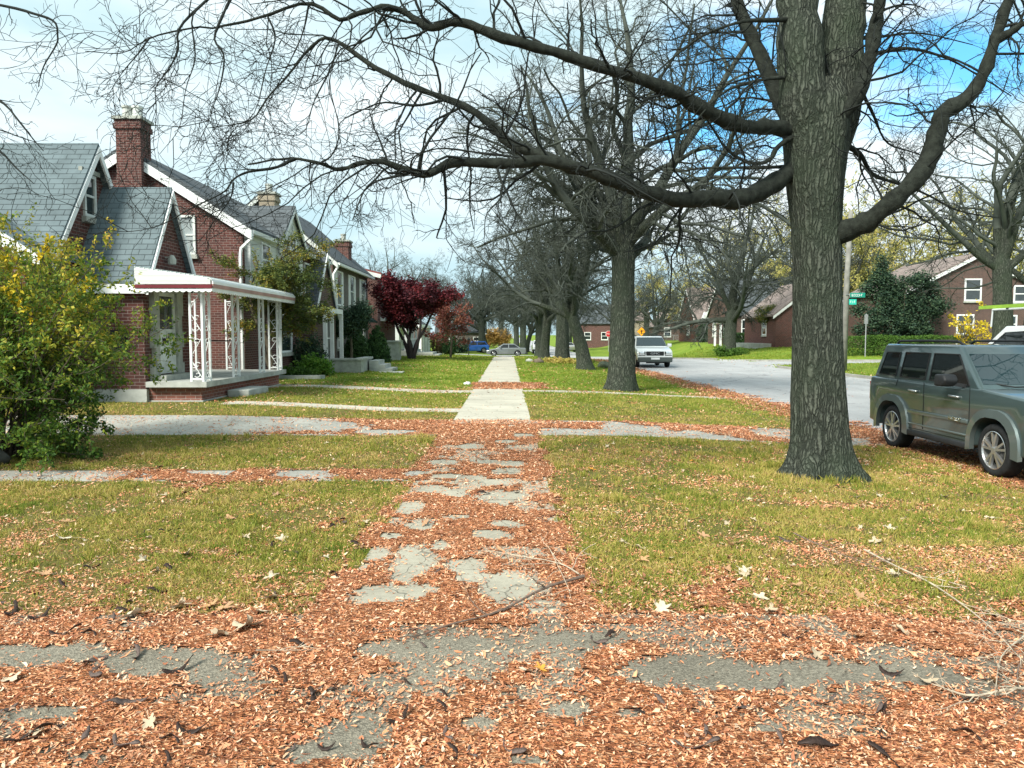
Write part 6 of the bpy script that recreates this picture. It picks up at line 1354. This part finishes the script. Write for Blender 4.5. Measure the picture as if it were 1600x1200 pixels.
# ---------------------------------------------------------------- white utility truck behind the SUV
U_spec = dict(P_spec); U_spec['top'] = [(-2.8, 0.7), (-2.82, 0.85), (-2.75, 0.9), (-0.9, 0.9), (-0.85, 1.2), (1.2, 1.2), (2.45, 1.1), (2.62, 0.98)]
U_spec['cab'] = (-0.95, 1.75, -0.8, 0.55, 1.2, 2.06); U_spec['wroof'] = 1.6; U_spec['panes'] = [[(-0.55, 1.27), (1.35, 1.25), (0.9, 1.6), (0.48, 1.9), (-0.2, 1.93)]]; U_spec['ws'] = (1.28, 1.96, 0.08); U_spec['bw'] = (1.3, 1.9, 0.2)
UT, b_ = vehicle('utility_truck', (12.75, 17.9, -0.2), math.pi/2, 'white utility truck with side box and green ladder rack behind the SUV', U_spec, cat='truck')
g = G(); g.prism([(-2.85, -1.02, 0.86), (-0.75, -1.02, 0.86), (-0.75, -1.02, 2.22), (-0.85, -1.02, 2.3), (-2.75, -1.02, 2.3), (-2.85, -1.02, 2.22)], (0, 2.04, 0)); ubox = bevel(g.build('cargo_box', PW, UT, local=True), 0.03, 2)
for sd in (-1, 1):
    g = G()
    for a, b in ((-2.75, -1.85), (-1.78, -0.85)):
        for z in (0.95, 2.12): g.box(a, b, min(sd*1.02, sd*1.035), max(sd*1.02, sd*1.035), z, z+0.02)
        for x in (a, b): g.box(x, x+0.02, min(sd*1.02, sd*1.035), max(sd*1.02, sd*1.035), 0.97, 2.12)
    g.build('box_door_trim', m_plain('grey_trim', (0.35, 0.38, 0.38), 0.5), ubox, local=True)
    g = G(); g.tube([(-2.7, sd*0.9, 2.3), (-2.7, sd*0.9, 2.46), (0.9, sd*0.9, 2.46), (1.0, sd*0.86, 2.05)], 0.022, 6); g.tube([(-0.9, sd*0.9, 2.3), (-0.9, sd*0.9, 2.46)], 0.022, 6); g.build('rack_rail', WHITE, UT, local=True)
    g = G(); g.box(1.05, 1.2, min(sd*1.05, sd*1.28), max(sd*1.05, sd*1.28), 1.25, 1.55); bevel(g.build('mirror', PLAST, UT, local=True), 0.03, 2)
g = G()
for x in (-2.5, -1.6, -0.7, 0.3): g.bar((x, -0.95, 2.47), (x, 0.95, 2.47), 0.05, 0.04)
g.build('rack_crossbar', PLAST, UT, local=True)
lx, ly = 12.75, 17.9
LAD = thing('ladder', (lx, ly, 2.29), 'lime green ladder lying on the rack of the white truck', 'ladder', rz=math.pi/2)
LIME = m_plain('lime_fibreglass', (0.30, 0.5, 0.06), 0.5, 0.1)
for yy in (0.45, 0.85):
    g = G(); g.box(-2.9, 1.5, yy, yy+0.03, 0.0, 0.08); g.build('rail', LIME, LAD, local=True)
g = G()
for k in range(14): g.tube([(-2.7+k*0.3, 0.46, 0.04), (-2.7+k*0.3, 0.86, 0.04)], 0.014, 6)
g.build('rungs', ALLOY, LAD, local=True)
# ================================================================ STREET FURNITURE AND SMALL THINGS
GALV = m_plain('galvanised_steel', (0.32, 0.34, 0.34), 0.5, 0.2, 6, metal=0.4)
WOODP = m_plain('weathered_pole', (0.20, 0.20, 0.18), 0.9, 0.3, 3)
SGREEN = m_plain('sign_green', (0.01, 0.22, 0.16), 0.45, 0.1)
x, y = 16.12, 36.8; z = g1z(x, y)
UP = thing('utility_pole', (x, y, z), 'tall weathered grey pole right of the thick trunk, carrying street name signs', 'pole')
g = G(); g.tube([(x, y, z-0.1), (x+0.03, y, z+4), (x+0.14, y, z+7.6)], [0.15, 0.13, 0.10], 14); g.build('pole', WOODP, UP, smooth=True)
SG = thing('street_name_sign', (x+0.12, y-0.15, 3.55), 'upper green street name sign on the grey pole', 'sign')
g = G(); g.box(x+0.14, x+0.86, y-0.17, y-0.155, 3.42, 3.64); g.build('plate', SGREEN, SG)
g = G(); g.box(x-0.06, x+0.14, y-0.175, y-0.15, 3.55, 3.58); g.build('bracket', GALV, SG)
def glyphs(g, x0, z0, n, w_, h, y_, seed):
    r_ = random.Random(seed)
    for k in range(n):
        xx = x0+k*w_
        g.box(xx, xx+w_*0.16, y_-0.004, y_, z0, z0+h)
        if r_.random() < 0.7: g.box(xx+w_*0.17, xx+w_*0.62, y_-0.004, y_, z0+h*0.82, z0+h)
        if r_.random() < 0.6: g.box(xx+w_*0.17, xx+w_*0.62, y_-0.004, y_, z0+h*0.4, z0+h*0.56)
        if r_.random() < 0.5: g.box(xx+w_*0.17, xx+w_*0.62, y_-0.004, y_, z0, z0+h*0.17)
g = G(); glyphs(g, x+0.22, 3.47, 6, 0.09, 0.11, y-0.172, 3); g.build('lettering', WHITE, SG)
S2 = thing('street_name_sign', (x+0.1, y-0.15, 3.25), 'smaller bright green sign just under the upper street sign', 'sign')
g = G(); g.box(x+0.10, x+0.45, y-0.17, y-0.155, 3.08, 3.34); g.build('plate', m_plain('sign_teal', (0.02, 0.42, 0.32), 0.4, 0.1), S2)
g = G(); glyphs(g, x+0.15, 3.15, 3, 0.09, 0.11, y-0.172, 5); g.build('lettering', WHITE, S2)
x, y = 25.1, 53.9; z = g1z(x, y)
g = G(); g.tube([(x, y, z-0.05), (x, y, z+3.0)], 0.035, 8); P_ = thing('sign_post', (x, y, z), 'thin steel sign post in front of the green hedge', 'post'); g.build('post', GALV, P_)
g = G(); g.box(x-0.015, x+0.015, y-0.25, y+0.25, z+2.3, z+2.95); g.build('sign_plate', GALV, P_)
def octagon(g, cx, cy, cz, r, y0, y1, k=8, rot=22.5):
    pts = [(cx+r*math.cos(R(rot+i*360/k)), y0, cz+r*math.sin(R(rot+i*360/k))) for i in range(k)]; g.prism(pts, (0, y1-y0, 0))
x, y = 15.4, 118.0; z = g1z(x, y)
ST = thing('stop_sign', (x, y, z), 'red octagonal stop sign at the far end of the street', 'sign')
g = G(); g.bar((x, y, z-0.05), (x, y, z+2.9), 0.08, 0.08); g.build('post', GALV, ST)
g = G(); octagon(g, x, y-0.06, z+2.7, 0.46, y-0.07, y-0.055); fc = g.build('sign_face', m_plain('sign_red', (0.45, 0.015, 0.02), 0.4, 0.05), ST)
g = G(); octagon(g, x, y-0.06, z+2.7, 0.5, y-0.054, y-0.045); g.build('sign_border', WHITE, fc)
text_part('STOP', 0.32, WHITE, ST, (x, y-0.075, z+2.7), (math.pi/2, 0, 0), 'lettering', 0.003)
x, y = 15.6, 90.0; z = g1z(x, y)
DS = thing('warning_sign', (x, y, z), 'orange yellow diamond warning sign above the silver van', 'sign')
g = G(); g.bar((x, y, z-0.05), (x, y, z+2.9), 0.07, 0.07); g.build('post', GALV, DS)
g = G(); octagon(g, x, y-0.06, z+2.95, 0.52, y-0.07, y-0.055, 4, 0); g.build('sign_face', m_plain('sign_orange', (0.8, 0.33, 0.01), 0.4, 0.05), DS)
g = G(); g.box(x-0.05, x+0.05, y-0.076, y-0.071, z+2.7, z+3.15); g.box(x-0.16, x+0.16, y-0.076, y-0.071, z+2.95, z+3.02); g.build('symbol', BLACKM, DS)
# planter wall, steps, stones, fence
z = g1z(-6.3, 30); PL = thing('stone_planter', (-6.4, 30.4, z), 'low grey stone planter wall beyond the green plants', 'planter')
g = G(); g.box(-7.4, -5.75, 30.0, 30.3, z-0.1, z+0.48); g.box(-6.0, -5.75, 30.3, 32.4, z-0.1, z+0.48); g.build('wall', STONE, PL)
g = G(); g.box(-7.45, -5.7, 29.95, 30.36, z+0.48, z+0.56); g.box(-6.05, -5.7, 30.36, 32.45, z+0.48, z+0.56); g.build('coping', CONC_TRIM, PL)
z = g1z(-5.3, 32); SS = thing('stone_steps', (-5.4, 32.2, z), 'short flight of pale steps right of the stone planter', 'steps')
for k in range(3):
    g = G(); g.box(-5.68, -4.75+0.0-k*0.28, 31.4, 33.0, z-0.05+k*0.16+(0.003*k), z+0.12+k*0.16); g.build('step', CONC_TRIM, SS)
z = g1z(-4.7, 31.5); g = G(); g.box(-5.2, -4.2, 30.6, 31.1, z-0.02, z+0.045); o = g.build('stepping_slab', CONC_TRIM, None, (-4.7, 30.85, z)); tag(bevel(o, 0.015), 'flat pale slab lying alone in the lawn', 'slab')
z = g1z(-6.5, 44.5); g = G(); g.box(-7.3, -6.3, 44.3, 45.3, z-0.05, z+1.05); PP = thing('stone_pier', (-6.8, 44.8, z), 'square grey stone pier left of the crimson maple trunks', 'pier'); g.build('pier', STONE, PP)
g = G(); g.box(-7.4, -6.2, 44.2, 45.4, z+1.05, z+1.15); g.build('cap', CONC_TRIM, PP)
z = g1z(-5.0, 55); SS2 = thing('porch_steps', (-5.6, 55.5, z), 'low wide concrete steps behind the crimson maple', 'steps')
for k in range(2):
    g = G(); g.box(-6.7, -4.9-k*0.4, 54.2, 57.0, z-0.05+0.003*k+k*0.15, z+0.12+k*0.15); g.build('step', CONC_TRIM, SS2)
z = g1z(-7, 25.8); g = G(); g.prism([(-8.0, 25.4, z-0.05), (-6.3, 25.7, z-0.05), (-6.2, 26.0, z-0.05), (-7.9, 25.65, z-0.05)], (0, 0, 0.17)); o = g.build('bed_edging', CONC_TRIM, None, (-7, 25.6, z)); tag(o, 'low concrete edging in front of the plant bed', 'edging')
def rock(name, x, y, r, label, seed, mat=None, group=None, cat='rock'):
    rr_ = np.random.RandomState(seed); bm = bmesh.new(); bmesh.ops.create_icosphere(bm, subdivisions=3, radius=1)
    for v_ in bm.verts:
        n_ = 1+0.28*(float(vnoise(v_.co.x*3+v_.co.z*2, v_.co.y*3+v_.co.z, 1.3, seed))-0.5)*2; v_.co = Vector((v_.co.x*r*n_, v_.co.y*r*n_*0.8, v_.co.z*r*0.6*n_))
    me = bpy.data.meshes.new(name); bm.to_mesh(me); bm.free(); me.materials.append(mat or STONE)
    for p in me.polygons: p.use_smooth = True
    o = bpy.data.objects.new(name, me); col.objects.link(o); o.location = (x, y, g1z(x, y)+r*0.3); return tag(o, label, cat, group)
rock('boulder', 5.35, 42.0, 0.42, 'grey green boulder on the verge right of the leaning tree', 5, m_plain('mossy_rock', (0.11, 0.13, 0.09), 0.9, 0.4, 5))
rock('edging_stone', 1.8, 45.4, 0.3, 'brown stone left of the yellow flowers', 6, m_plain('brown_rock', (0.15, 0.12, 0.09), 0.9, 0.3, 5))
rock('edging_stone', 1.3, 46.8, 0.22, 'small grey stone at the left end of the flower ring', 7)
rock('stone', -6.6, 9.65, 0.24, 'low dark stone block at the foot of the big shrub', 8, m_plain('dark_rock', (0.07, 0.075, 0.07), 0.9, 0.3, 5))
rock('white_stone', -1.35, 25.3, 0.11, 'small white stone at the left edge of the sidewalk', 9, WHITE)
CF = thing('chain_link_fence', (26.0, 132, 0.45), 'low chain link fence in front of the small gabled house', 'fence')
g = G()
for k in range(8): g.tube([(24.5+k*1.3, 132, 0.2), (24.5+k*1.3, 132, 1.6)], 0.05, 6)
g.build('post', GALV, CF); g = G(); g.tube([(24.5, 132, 1.58), (33.6, 132, 1.58)], 0.04, 6)
g.build('top_rail', GALV, CF); g = G()
for k in range(60): 
    g.tube([(24.5+k*0.15, 132, 0.45), (24.5+k*0.15+0.6, 132, 1.55)], 0.008, 3, 0, False); g.tube([(24.5+k*0.15+0.6, 132, 0.45), (24.5+k*0.15, 132, 1.55)], 0.008, 3, 0, False)
tag(g.build('wire_mesh', GALV, CF), None, kind='stuff')
x, y = -3.9, 76.0; z = g1z(x, y); LP = thing('lamp_post', (x, y, z), 'short black garden lamp post on the far left lawn', 'lamp')
g = G(); g.tube([(x, y, z-0.05), (x, y, z+1.35)], 0.05, 8); g.build('post', BLACKM, LP); g = G(); g.lathe((x, y, z+1.35), (0, 0, 1), [(0, 0.05), (0.05, 0.12), (0.3, 0.15), (0.34, 0.17), (0.45, 0.02), (0.46, 0)], 10); g.build('lantern', BLACKM, LP)

# ---------------------------------------------------------------- larger pale leaves, pods and sticks lying about
rr = np.random.RandomState(500)
def m_deadleaf(name, c, c2):
    t = NT(name, 0.75, 0.2); ob = t.N('ShaderNodeObjectInfo').outputs['Random']; n = t.noise(t.co(), 30, 4)
    t.color(t.mix(t.rng(n, 0.35, 0.7, 0, 0.5), t.mix(ob, c, c2), sub3(c2, 0.5))); return t.m
PALE = m_deadleaf('pale_leaf', (0.42, 0.33, 0.22), (0.58, 0.50, 0.37)); TAN = m_deadleaf('tan_leaf', (0.48, 0.28, 0.14), (0.40, 0.24, 0.14)); ORL = m_deadleaf('orange_leaf', (0.65, 0.25, 0.03), (0.5, 0.3, 0.06))
POD = m_plain('seed_pod_skin', (0.03, 0.019, 0.015), 0.6, 0.4, 25, 0.2)
POD2 = m_plain('faded_pod_skin', (0.10, 0.075, 0.065), 0.7, 0.4, 25, 0.2)
def leaf_mesh(seed, mat, lobes=5):
    r_ = np.random.RandomState(seed); n = 40; roll = r_.uniform(1.4, 2.8); ph = r_.uniform(0, 6.3); lob = r_.uniform(0.7, 1.15, lobes)
    def curl(x, y):
        # the blade is bent round an axis so that its edges lift off the ground
        u = x*math.cos(ph)+y*math.sin(ph); v = -x*math.sin(ph)+y*math.cos(ph)
        z = 0.5*(1-math.cos(u*roll))/roll; u2 = math.sin(u*roll)/roll
        return (u2*math.cos(ph)-v*math.sin(ph), u2*math.sin(ph)+v*math.cos(ph), z+0.05*math.sin(v*5+seed)+0.04)
    V = [curl(0, 0)]; F = []
    for ring in (0.5, 1.0):
        for k in range(n):
            a = 2*math.pi*k/n; l = abs(math.cos(a*lobes/2)); i = int((a/(2*math.pi)*lobes+0.5)) % lobes
            rad = (0.34+0.66*l**1.7*lob[i])*(1+0.10*math.sin(a*17+seed))*(1-0.35*math.exp(-((a-math.pi)/0.5)**2))*(0.95+0.1*r_.rand())
            V.append(curl(ring*rad*math.cos(a), ring*rad*math.sin(a)*0.85))
    for k in range(n): F += [(0, 1+k, 1+(k+1) % n), (1+k, 1+n+k, 1+n+(k+1) % n, 1+(k+1) % n)]
    g = G(); g.addm(V, F); g.bar((-0.25, 0, 0.05), (-1.05, 0.12, 0.08), 0.035, 0.02); return g, mat
LM = []
for sd_, mt in ((1, PALE), (2, PALE), (3, TAN), (4, TAN), (5, ORL)):
    g, mt = leaf_mesh(sd_, mt); o = g.build('fallen_leaf', mt, None); LM.append(o)
lab = {PALE.name: 'pale dry lobed leaf', TAN.name: 'tan brown curled leaf', ORL.name: 'bright orange leaf'}
def where(x, y, s_=0.07, big=0.08, small=0.05):
    size = 'large ' if s_ > big else ('small ' if s_ < small else '')
    if y < 4.45:
        q = 'on the asphalt ' + ('left of the path' if x < -1.1 else ('in line with the path' if x < 0.5 else 'right of the path')) + (', near the camera' if y < 3.3 else '')
    elif -1.2 < x < 0.6: q = 'on the leafy sidewalk' + (' by the diagonal branch' if y < 6.5 else ' further along')
    else:
        q = 'in the ' + ('left' if x < 0 else 'right') + ' lawn, ' + ('near edge' if y < 5.6 else ('middle' if y < 8.4 else ('beyond the narrow path' if x < 0 else ('beside the thick trunk' if x < 4.9 else 'by the dark SUV'))))
        q += (' far out' if abs(x) > 3 and y < 8.4 else '')
    return size, q
spots = [(1035, 955, 0.10, 1), (1408, 985, 0.09, 0), (385, 985, 0.14, 1), (345, 998, 0.11, 0), (282, 952, 0.10, 1), (205, 968, 0.12, 0), (100, 845, 0.11, 1), (290, 870, 0.1, 0), (1275, 1025, 0.07, 0), (20, 1065, 0.09, 1), (825, 1055, 0.08, 0), (1165, 893, 0.08, 1), (975, 852, 0.06, 0), (1005, 878, 0.07, 2), (1340, 995, 0.07, 3), (392, 808, 0.07, 4), (358, 812, 0.08, 3), (235, 845, 0.07, 0), (440, 845, 0.09, 1), (425, 905, 0.08, 0), (70, 900, 0.09, 2), (1450, 1065, 0.08, 1), (235, 1135, 0.07, 0), (60, 1150, 0.06, 1), (1550, 1060, 0.07, 2), (845, 1050, 0.05, 4)]
pl = []
for px, py, s_, k in spots:
    p = gnd(px, py); pl.append((p.x, p.y, s_, k))
while len(pl) < 230:
    y = 4.3+8.5*rr.rand()**1.2; x = rr.uniform(-0.7*y, min(0.7*y, 6.8))
    if paved(np.array(x), np.array(y)) and rr.rand() < 0.6: continue
    if x < 1 and rr.rand() < 0.35: continue
    pl.append((x, y, rr.uniform(0.035, 0.085), rr.choice([0, 1, 2, 3, 4], p=[0.3, 0.28, 0.2, 0.17, 0.05])))
used = set()
for x, y, s_, k in pl:
    s0 = LM[k]; o = s0 if k not in used else s0.copy()
    if k in used: col.objects.link(o)
    used.add(k); o.location = (x, y, g1z(x, y)+0.018); o.rotation_euler = (rr.normal(0, 0.25), rr.normal(0, 0.25), rr.uniform(0, 6.3)); o.scale = (s_, s_*rr.uniform(0.7, 1.0), s_*rr.uniform(0.6, 1.2))
    sz, q = where(x, y, s_); tag(o, sz+lab[o.data.materials[0].name]+' '+q, 'leaf', 'large fallen leaves')
PM = []
for sd_ in range(5):
    r_ = np.random.RandomState(600+sd_); n = 16; t = np.linspace(0, 1, n); cur = r_.uniform(1.0, 3.6)*r_.choice([-1, 1])
    ang = cur*t; xs = np.cumsum(np.cos(ang))/n; ys = np.cumsum(np.sin(ang))/n; zs = 0.08+0.10*np.sin(t*r_.uniform(2, 6)+sd_)
    wv = 0.075*np.sin(np.pi*np.clip(t*0.94+0.03, 0, 1))**0.5*(1+0.18*np.sin(t*30)); tw = 0.9*np.sin(t*4+sd_)
    A = np.stack([xs-np.sin(ang)*wv*np.cos(tw), ys+np.cos(ang)*wv*np.cos(tw), zs+wv*np.sin(tw)], 1); B = np.stack([xs+np.sin(ang)*wv*np.cos(tw), ys-np.cos(ang)*wv*np.cos(tw), zs-wv*np.sin(tw)], 1)
    up_ = np.array([0, 0, 0.022]); V = np.vstack([A, B, A+up_, B+up_]); F = []
    for i in range(n-1): F += [(i, i+1, n+i+1, n+i), (2*n+i, 3*n+i, 3*n+i+1, 2*n+i+1), (i, 2*n+i, 2*n+i+1, i+1), (n+i, n+i+1, 3*n+i+1, 3*n+i)]
    F += [(0, n, 3*n, 2*n), (n-1, 3*n-1, 4*n-1, 2*n-1)]
    g = G(); g.addm(V, F); PM.append(g.build('seed_pod', POD if sd_ < 3 else POD2, None, smooth=True))
spots = [(303, 1035, 0.2), (420, 1050, 0.12), (235, 1100, 0.2), (180, 1155, 0.2), (165, 1040, 0.22), (480, 1085, 0.16), (330, 1140, 0.18), (1040, 1115, 0.14), (1050, 1165, 0.2), (1185, 1110, 0.13), (1240, 1170, 0.2), (1190, 1080, 0.14), (790, 1158, 0.17), (990, 1120, 0.1), (90, 1170, 0.16), (20, 950, 0.2), (80, 955, 0.2), (130, 985, 0.18), (150, 1000, 0.16), (210, 948, 0.14), (1350, 1175, 0.2), (1270, 1100, 0.13), (1400, 1100, 0.14), (440, 1060, 0.13), (280, 1170, 0.14), (700, 1140, 0.15), (735, 1170, 0.12), (280, 845, 0.12), (185, 848, 0.12), (95, 910, 0.14), (235, 895, 0.1), (340, 800, 0.12), (180, 780, 0.12), (430, 850, 0.14)]
pl = [(gnd(a, b).x, gnd(a, b).y, c) for a, b, c in spots]
while len(pl) < 130:
    y = 2.9+rr.rand()**1.4*6.5; x = rr.uniform(-0.7*y, 0.7*y)
    if x > 0.5 and y > 4.6 and rr.rand() < 0.8: continue
    pl.append((x, y, rr.uniform(0.06, 0.17)))
used = set()
for x, y, s_ in pl:
    k = rr.randint(0, 5); s0 = PM[k]; o = s0 if k not in used else s0.copy()
    if k in used: col.objects.link(o)
    used.add(k); o.location = (x, y, g1z(x, y)+0.008); o.rotation_euler = (0, 0, rr.uniform(0, 6.3)); o.scale = (s_,)*3
    sz, q = where(x, y, s_, 0.16, 0.1); tag(o, sz+('dark curved' if k < 3 else 'faded grey')+' seed pod '+q, 'seed pod', 'fallen seed pods')
for k in range(5):
    if k not in used: bpy.data.objects.remove(PM[k])
STICK = m_plain('stick_bark', (0.15, 0.11, 0.085), 0.9, 0.4, 20); STICKP = m_plain('pale_stick', (0.42, 0.36, 0.27), 0.9, 0.3, 15)
def stick(pts, r0, mat, label, seed, nb=6, name='fallen_branch', hgt=0.03, cat='branch', bl=(0.12, 0.4)):
    r_ = np.random.RandomState(seed); p = [gnd(a, b) for a, b in pts]; p = [Vector((q.x, q.y, g1z(q.x, q.y)+hgt+r_.uniform(-0.01, 0.025))) for q in p]
    g = G(); P_, Rd, L = limb(g, p, r0, r0*0.3, 6, rng=r_, rough=0.12)
    if nb:
        S, D, l, r = spawn(P_[None], Rd[None], np.array([L]), nb, 0.1, 0, 0.6, 45, r_); D[:, 2] = np.abs(D[:, 2])*0.3; l = r_.uniform(bl[0], bl[1], len(S)); Pb, Rb = grow_level(S, D, l, np.maximum(r, 0.002), 5, 0.18, -0.02, r_, 0.5)
        Pb[:, :, 2] = np.maximum(Pb[:, :, 2], gz(Pb[:, :, 0], Pb[:, :, 1])+0.012); g.tubes(Pb, Rb, 4)
        S, D, l, r = spawn(Pb, Rb, l, 2, 0.2, 0.4, 0.7, 45, r_); Pc, Rc = grow_level(S, D, l, np.maximum(r, 0.0016), 3, 0.18, -0.02, r_, 0.6); Pc[:, :, 2] = np.maximum(Pc[:, :, 2], gz(Pc[:, :, 0], Pc[:, :, 1])+0.01); g.tubes(Pc, Rc, 3)
    o = g.build(name, mat, None, tuple(p[0])); return tag(o, label, cat)
stick([(912, 908), (850, 930), (780, 960), (700, 985), (645, 1004)], 0.010, STICK, 'long dark twiggy branch lying diagonally across the sidewalk', 1, 9)
stick([(905, 905), (875, 885), (820, 878), (760, 868)], 0.006, STICKP, 'pale thin twigs with dry leaves just above the diagonal branch', 2, 8)
stick([(1350, 858), (1400, 885), (1450, 905), (1500, 940), (1550, 985), (1600, 1040)], 0.0075, STICKP, 'long pale stick slanting down through the grass on the right', 3, 7)
stick([(1240, 838), (1290, 858), (1340, 880), (1400, 900)], 0.005, STICK, 'thin dark twig in the grass left of the pale stick', 4, 9)
stick([(1640, 1075), (1580, 1085), (1520, 1090), (1475, 1088)], 0.009, STICKP, 'pale stick at the right edge lying flat on the leaves', 5, 8)
stick([(1640, 960), (1600, 990), (1565, 1030), (1555, 1080)], 0.006, STICKP, 'tangle of pale twigs at the right edge of the photo', 6, 16)
stick([(1620, 1000), (1590, 1050), (1600, 1110)], 0.005, STICK, 'dark tangled twigs beside the pale tangle', 7, 12)
stick([(860, 870), (885, 925), (893, 950)], 0.003, STICKP, 'short bent pale twig standing up at the branch end', 8, 2)
stick([(720, 905), (735, 945), (770, 985)], 0.0022, STICK, 'thin curved twig lying between the bare concrete patches', 9, 1)
stick([(400, 1030), (440, 1022), (490, 1028)], 0.003, STICKP, 'short pale twig left of the sidewalk on the driveway', 10, 2)
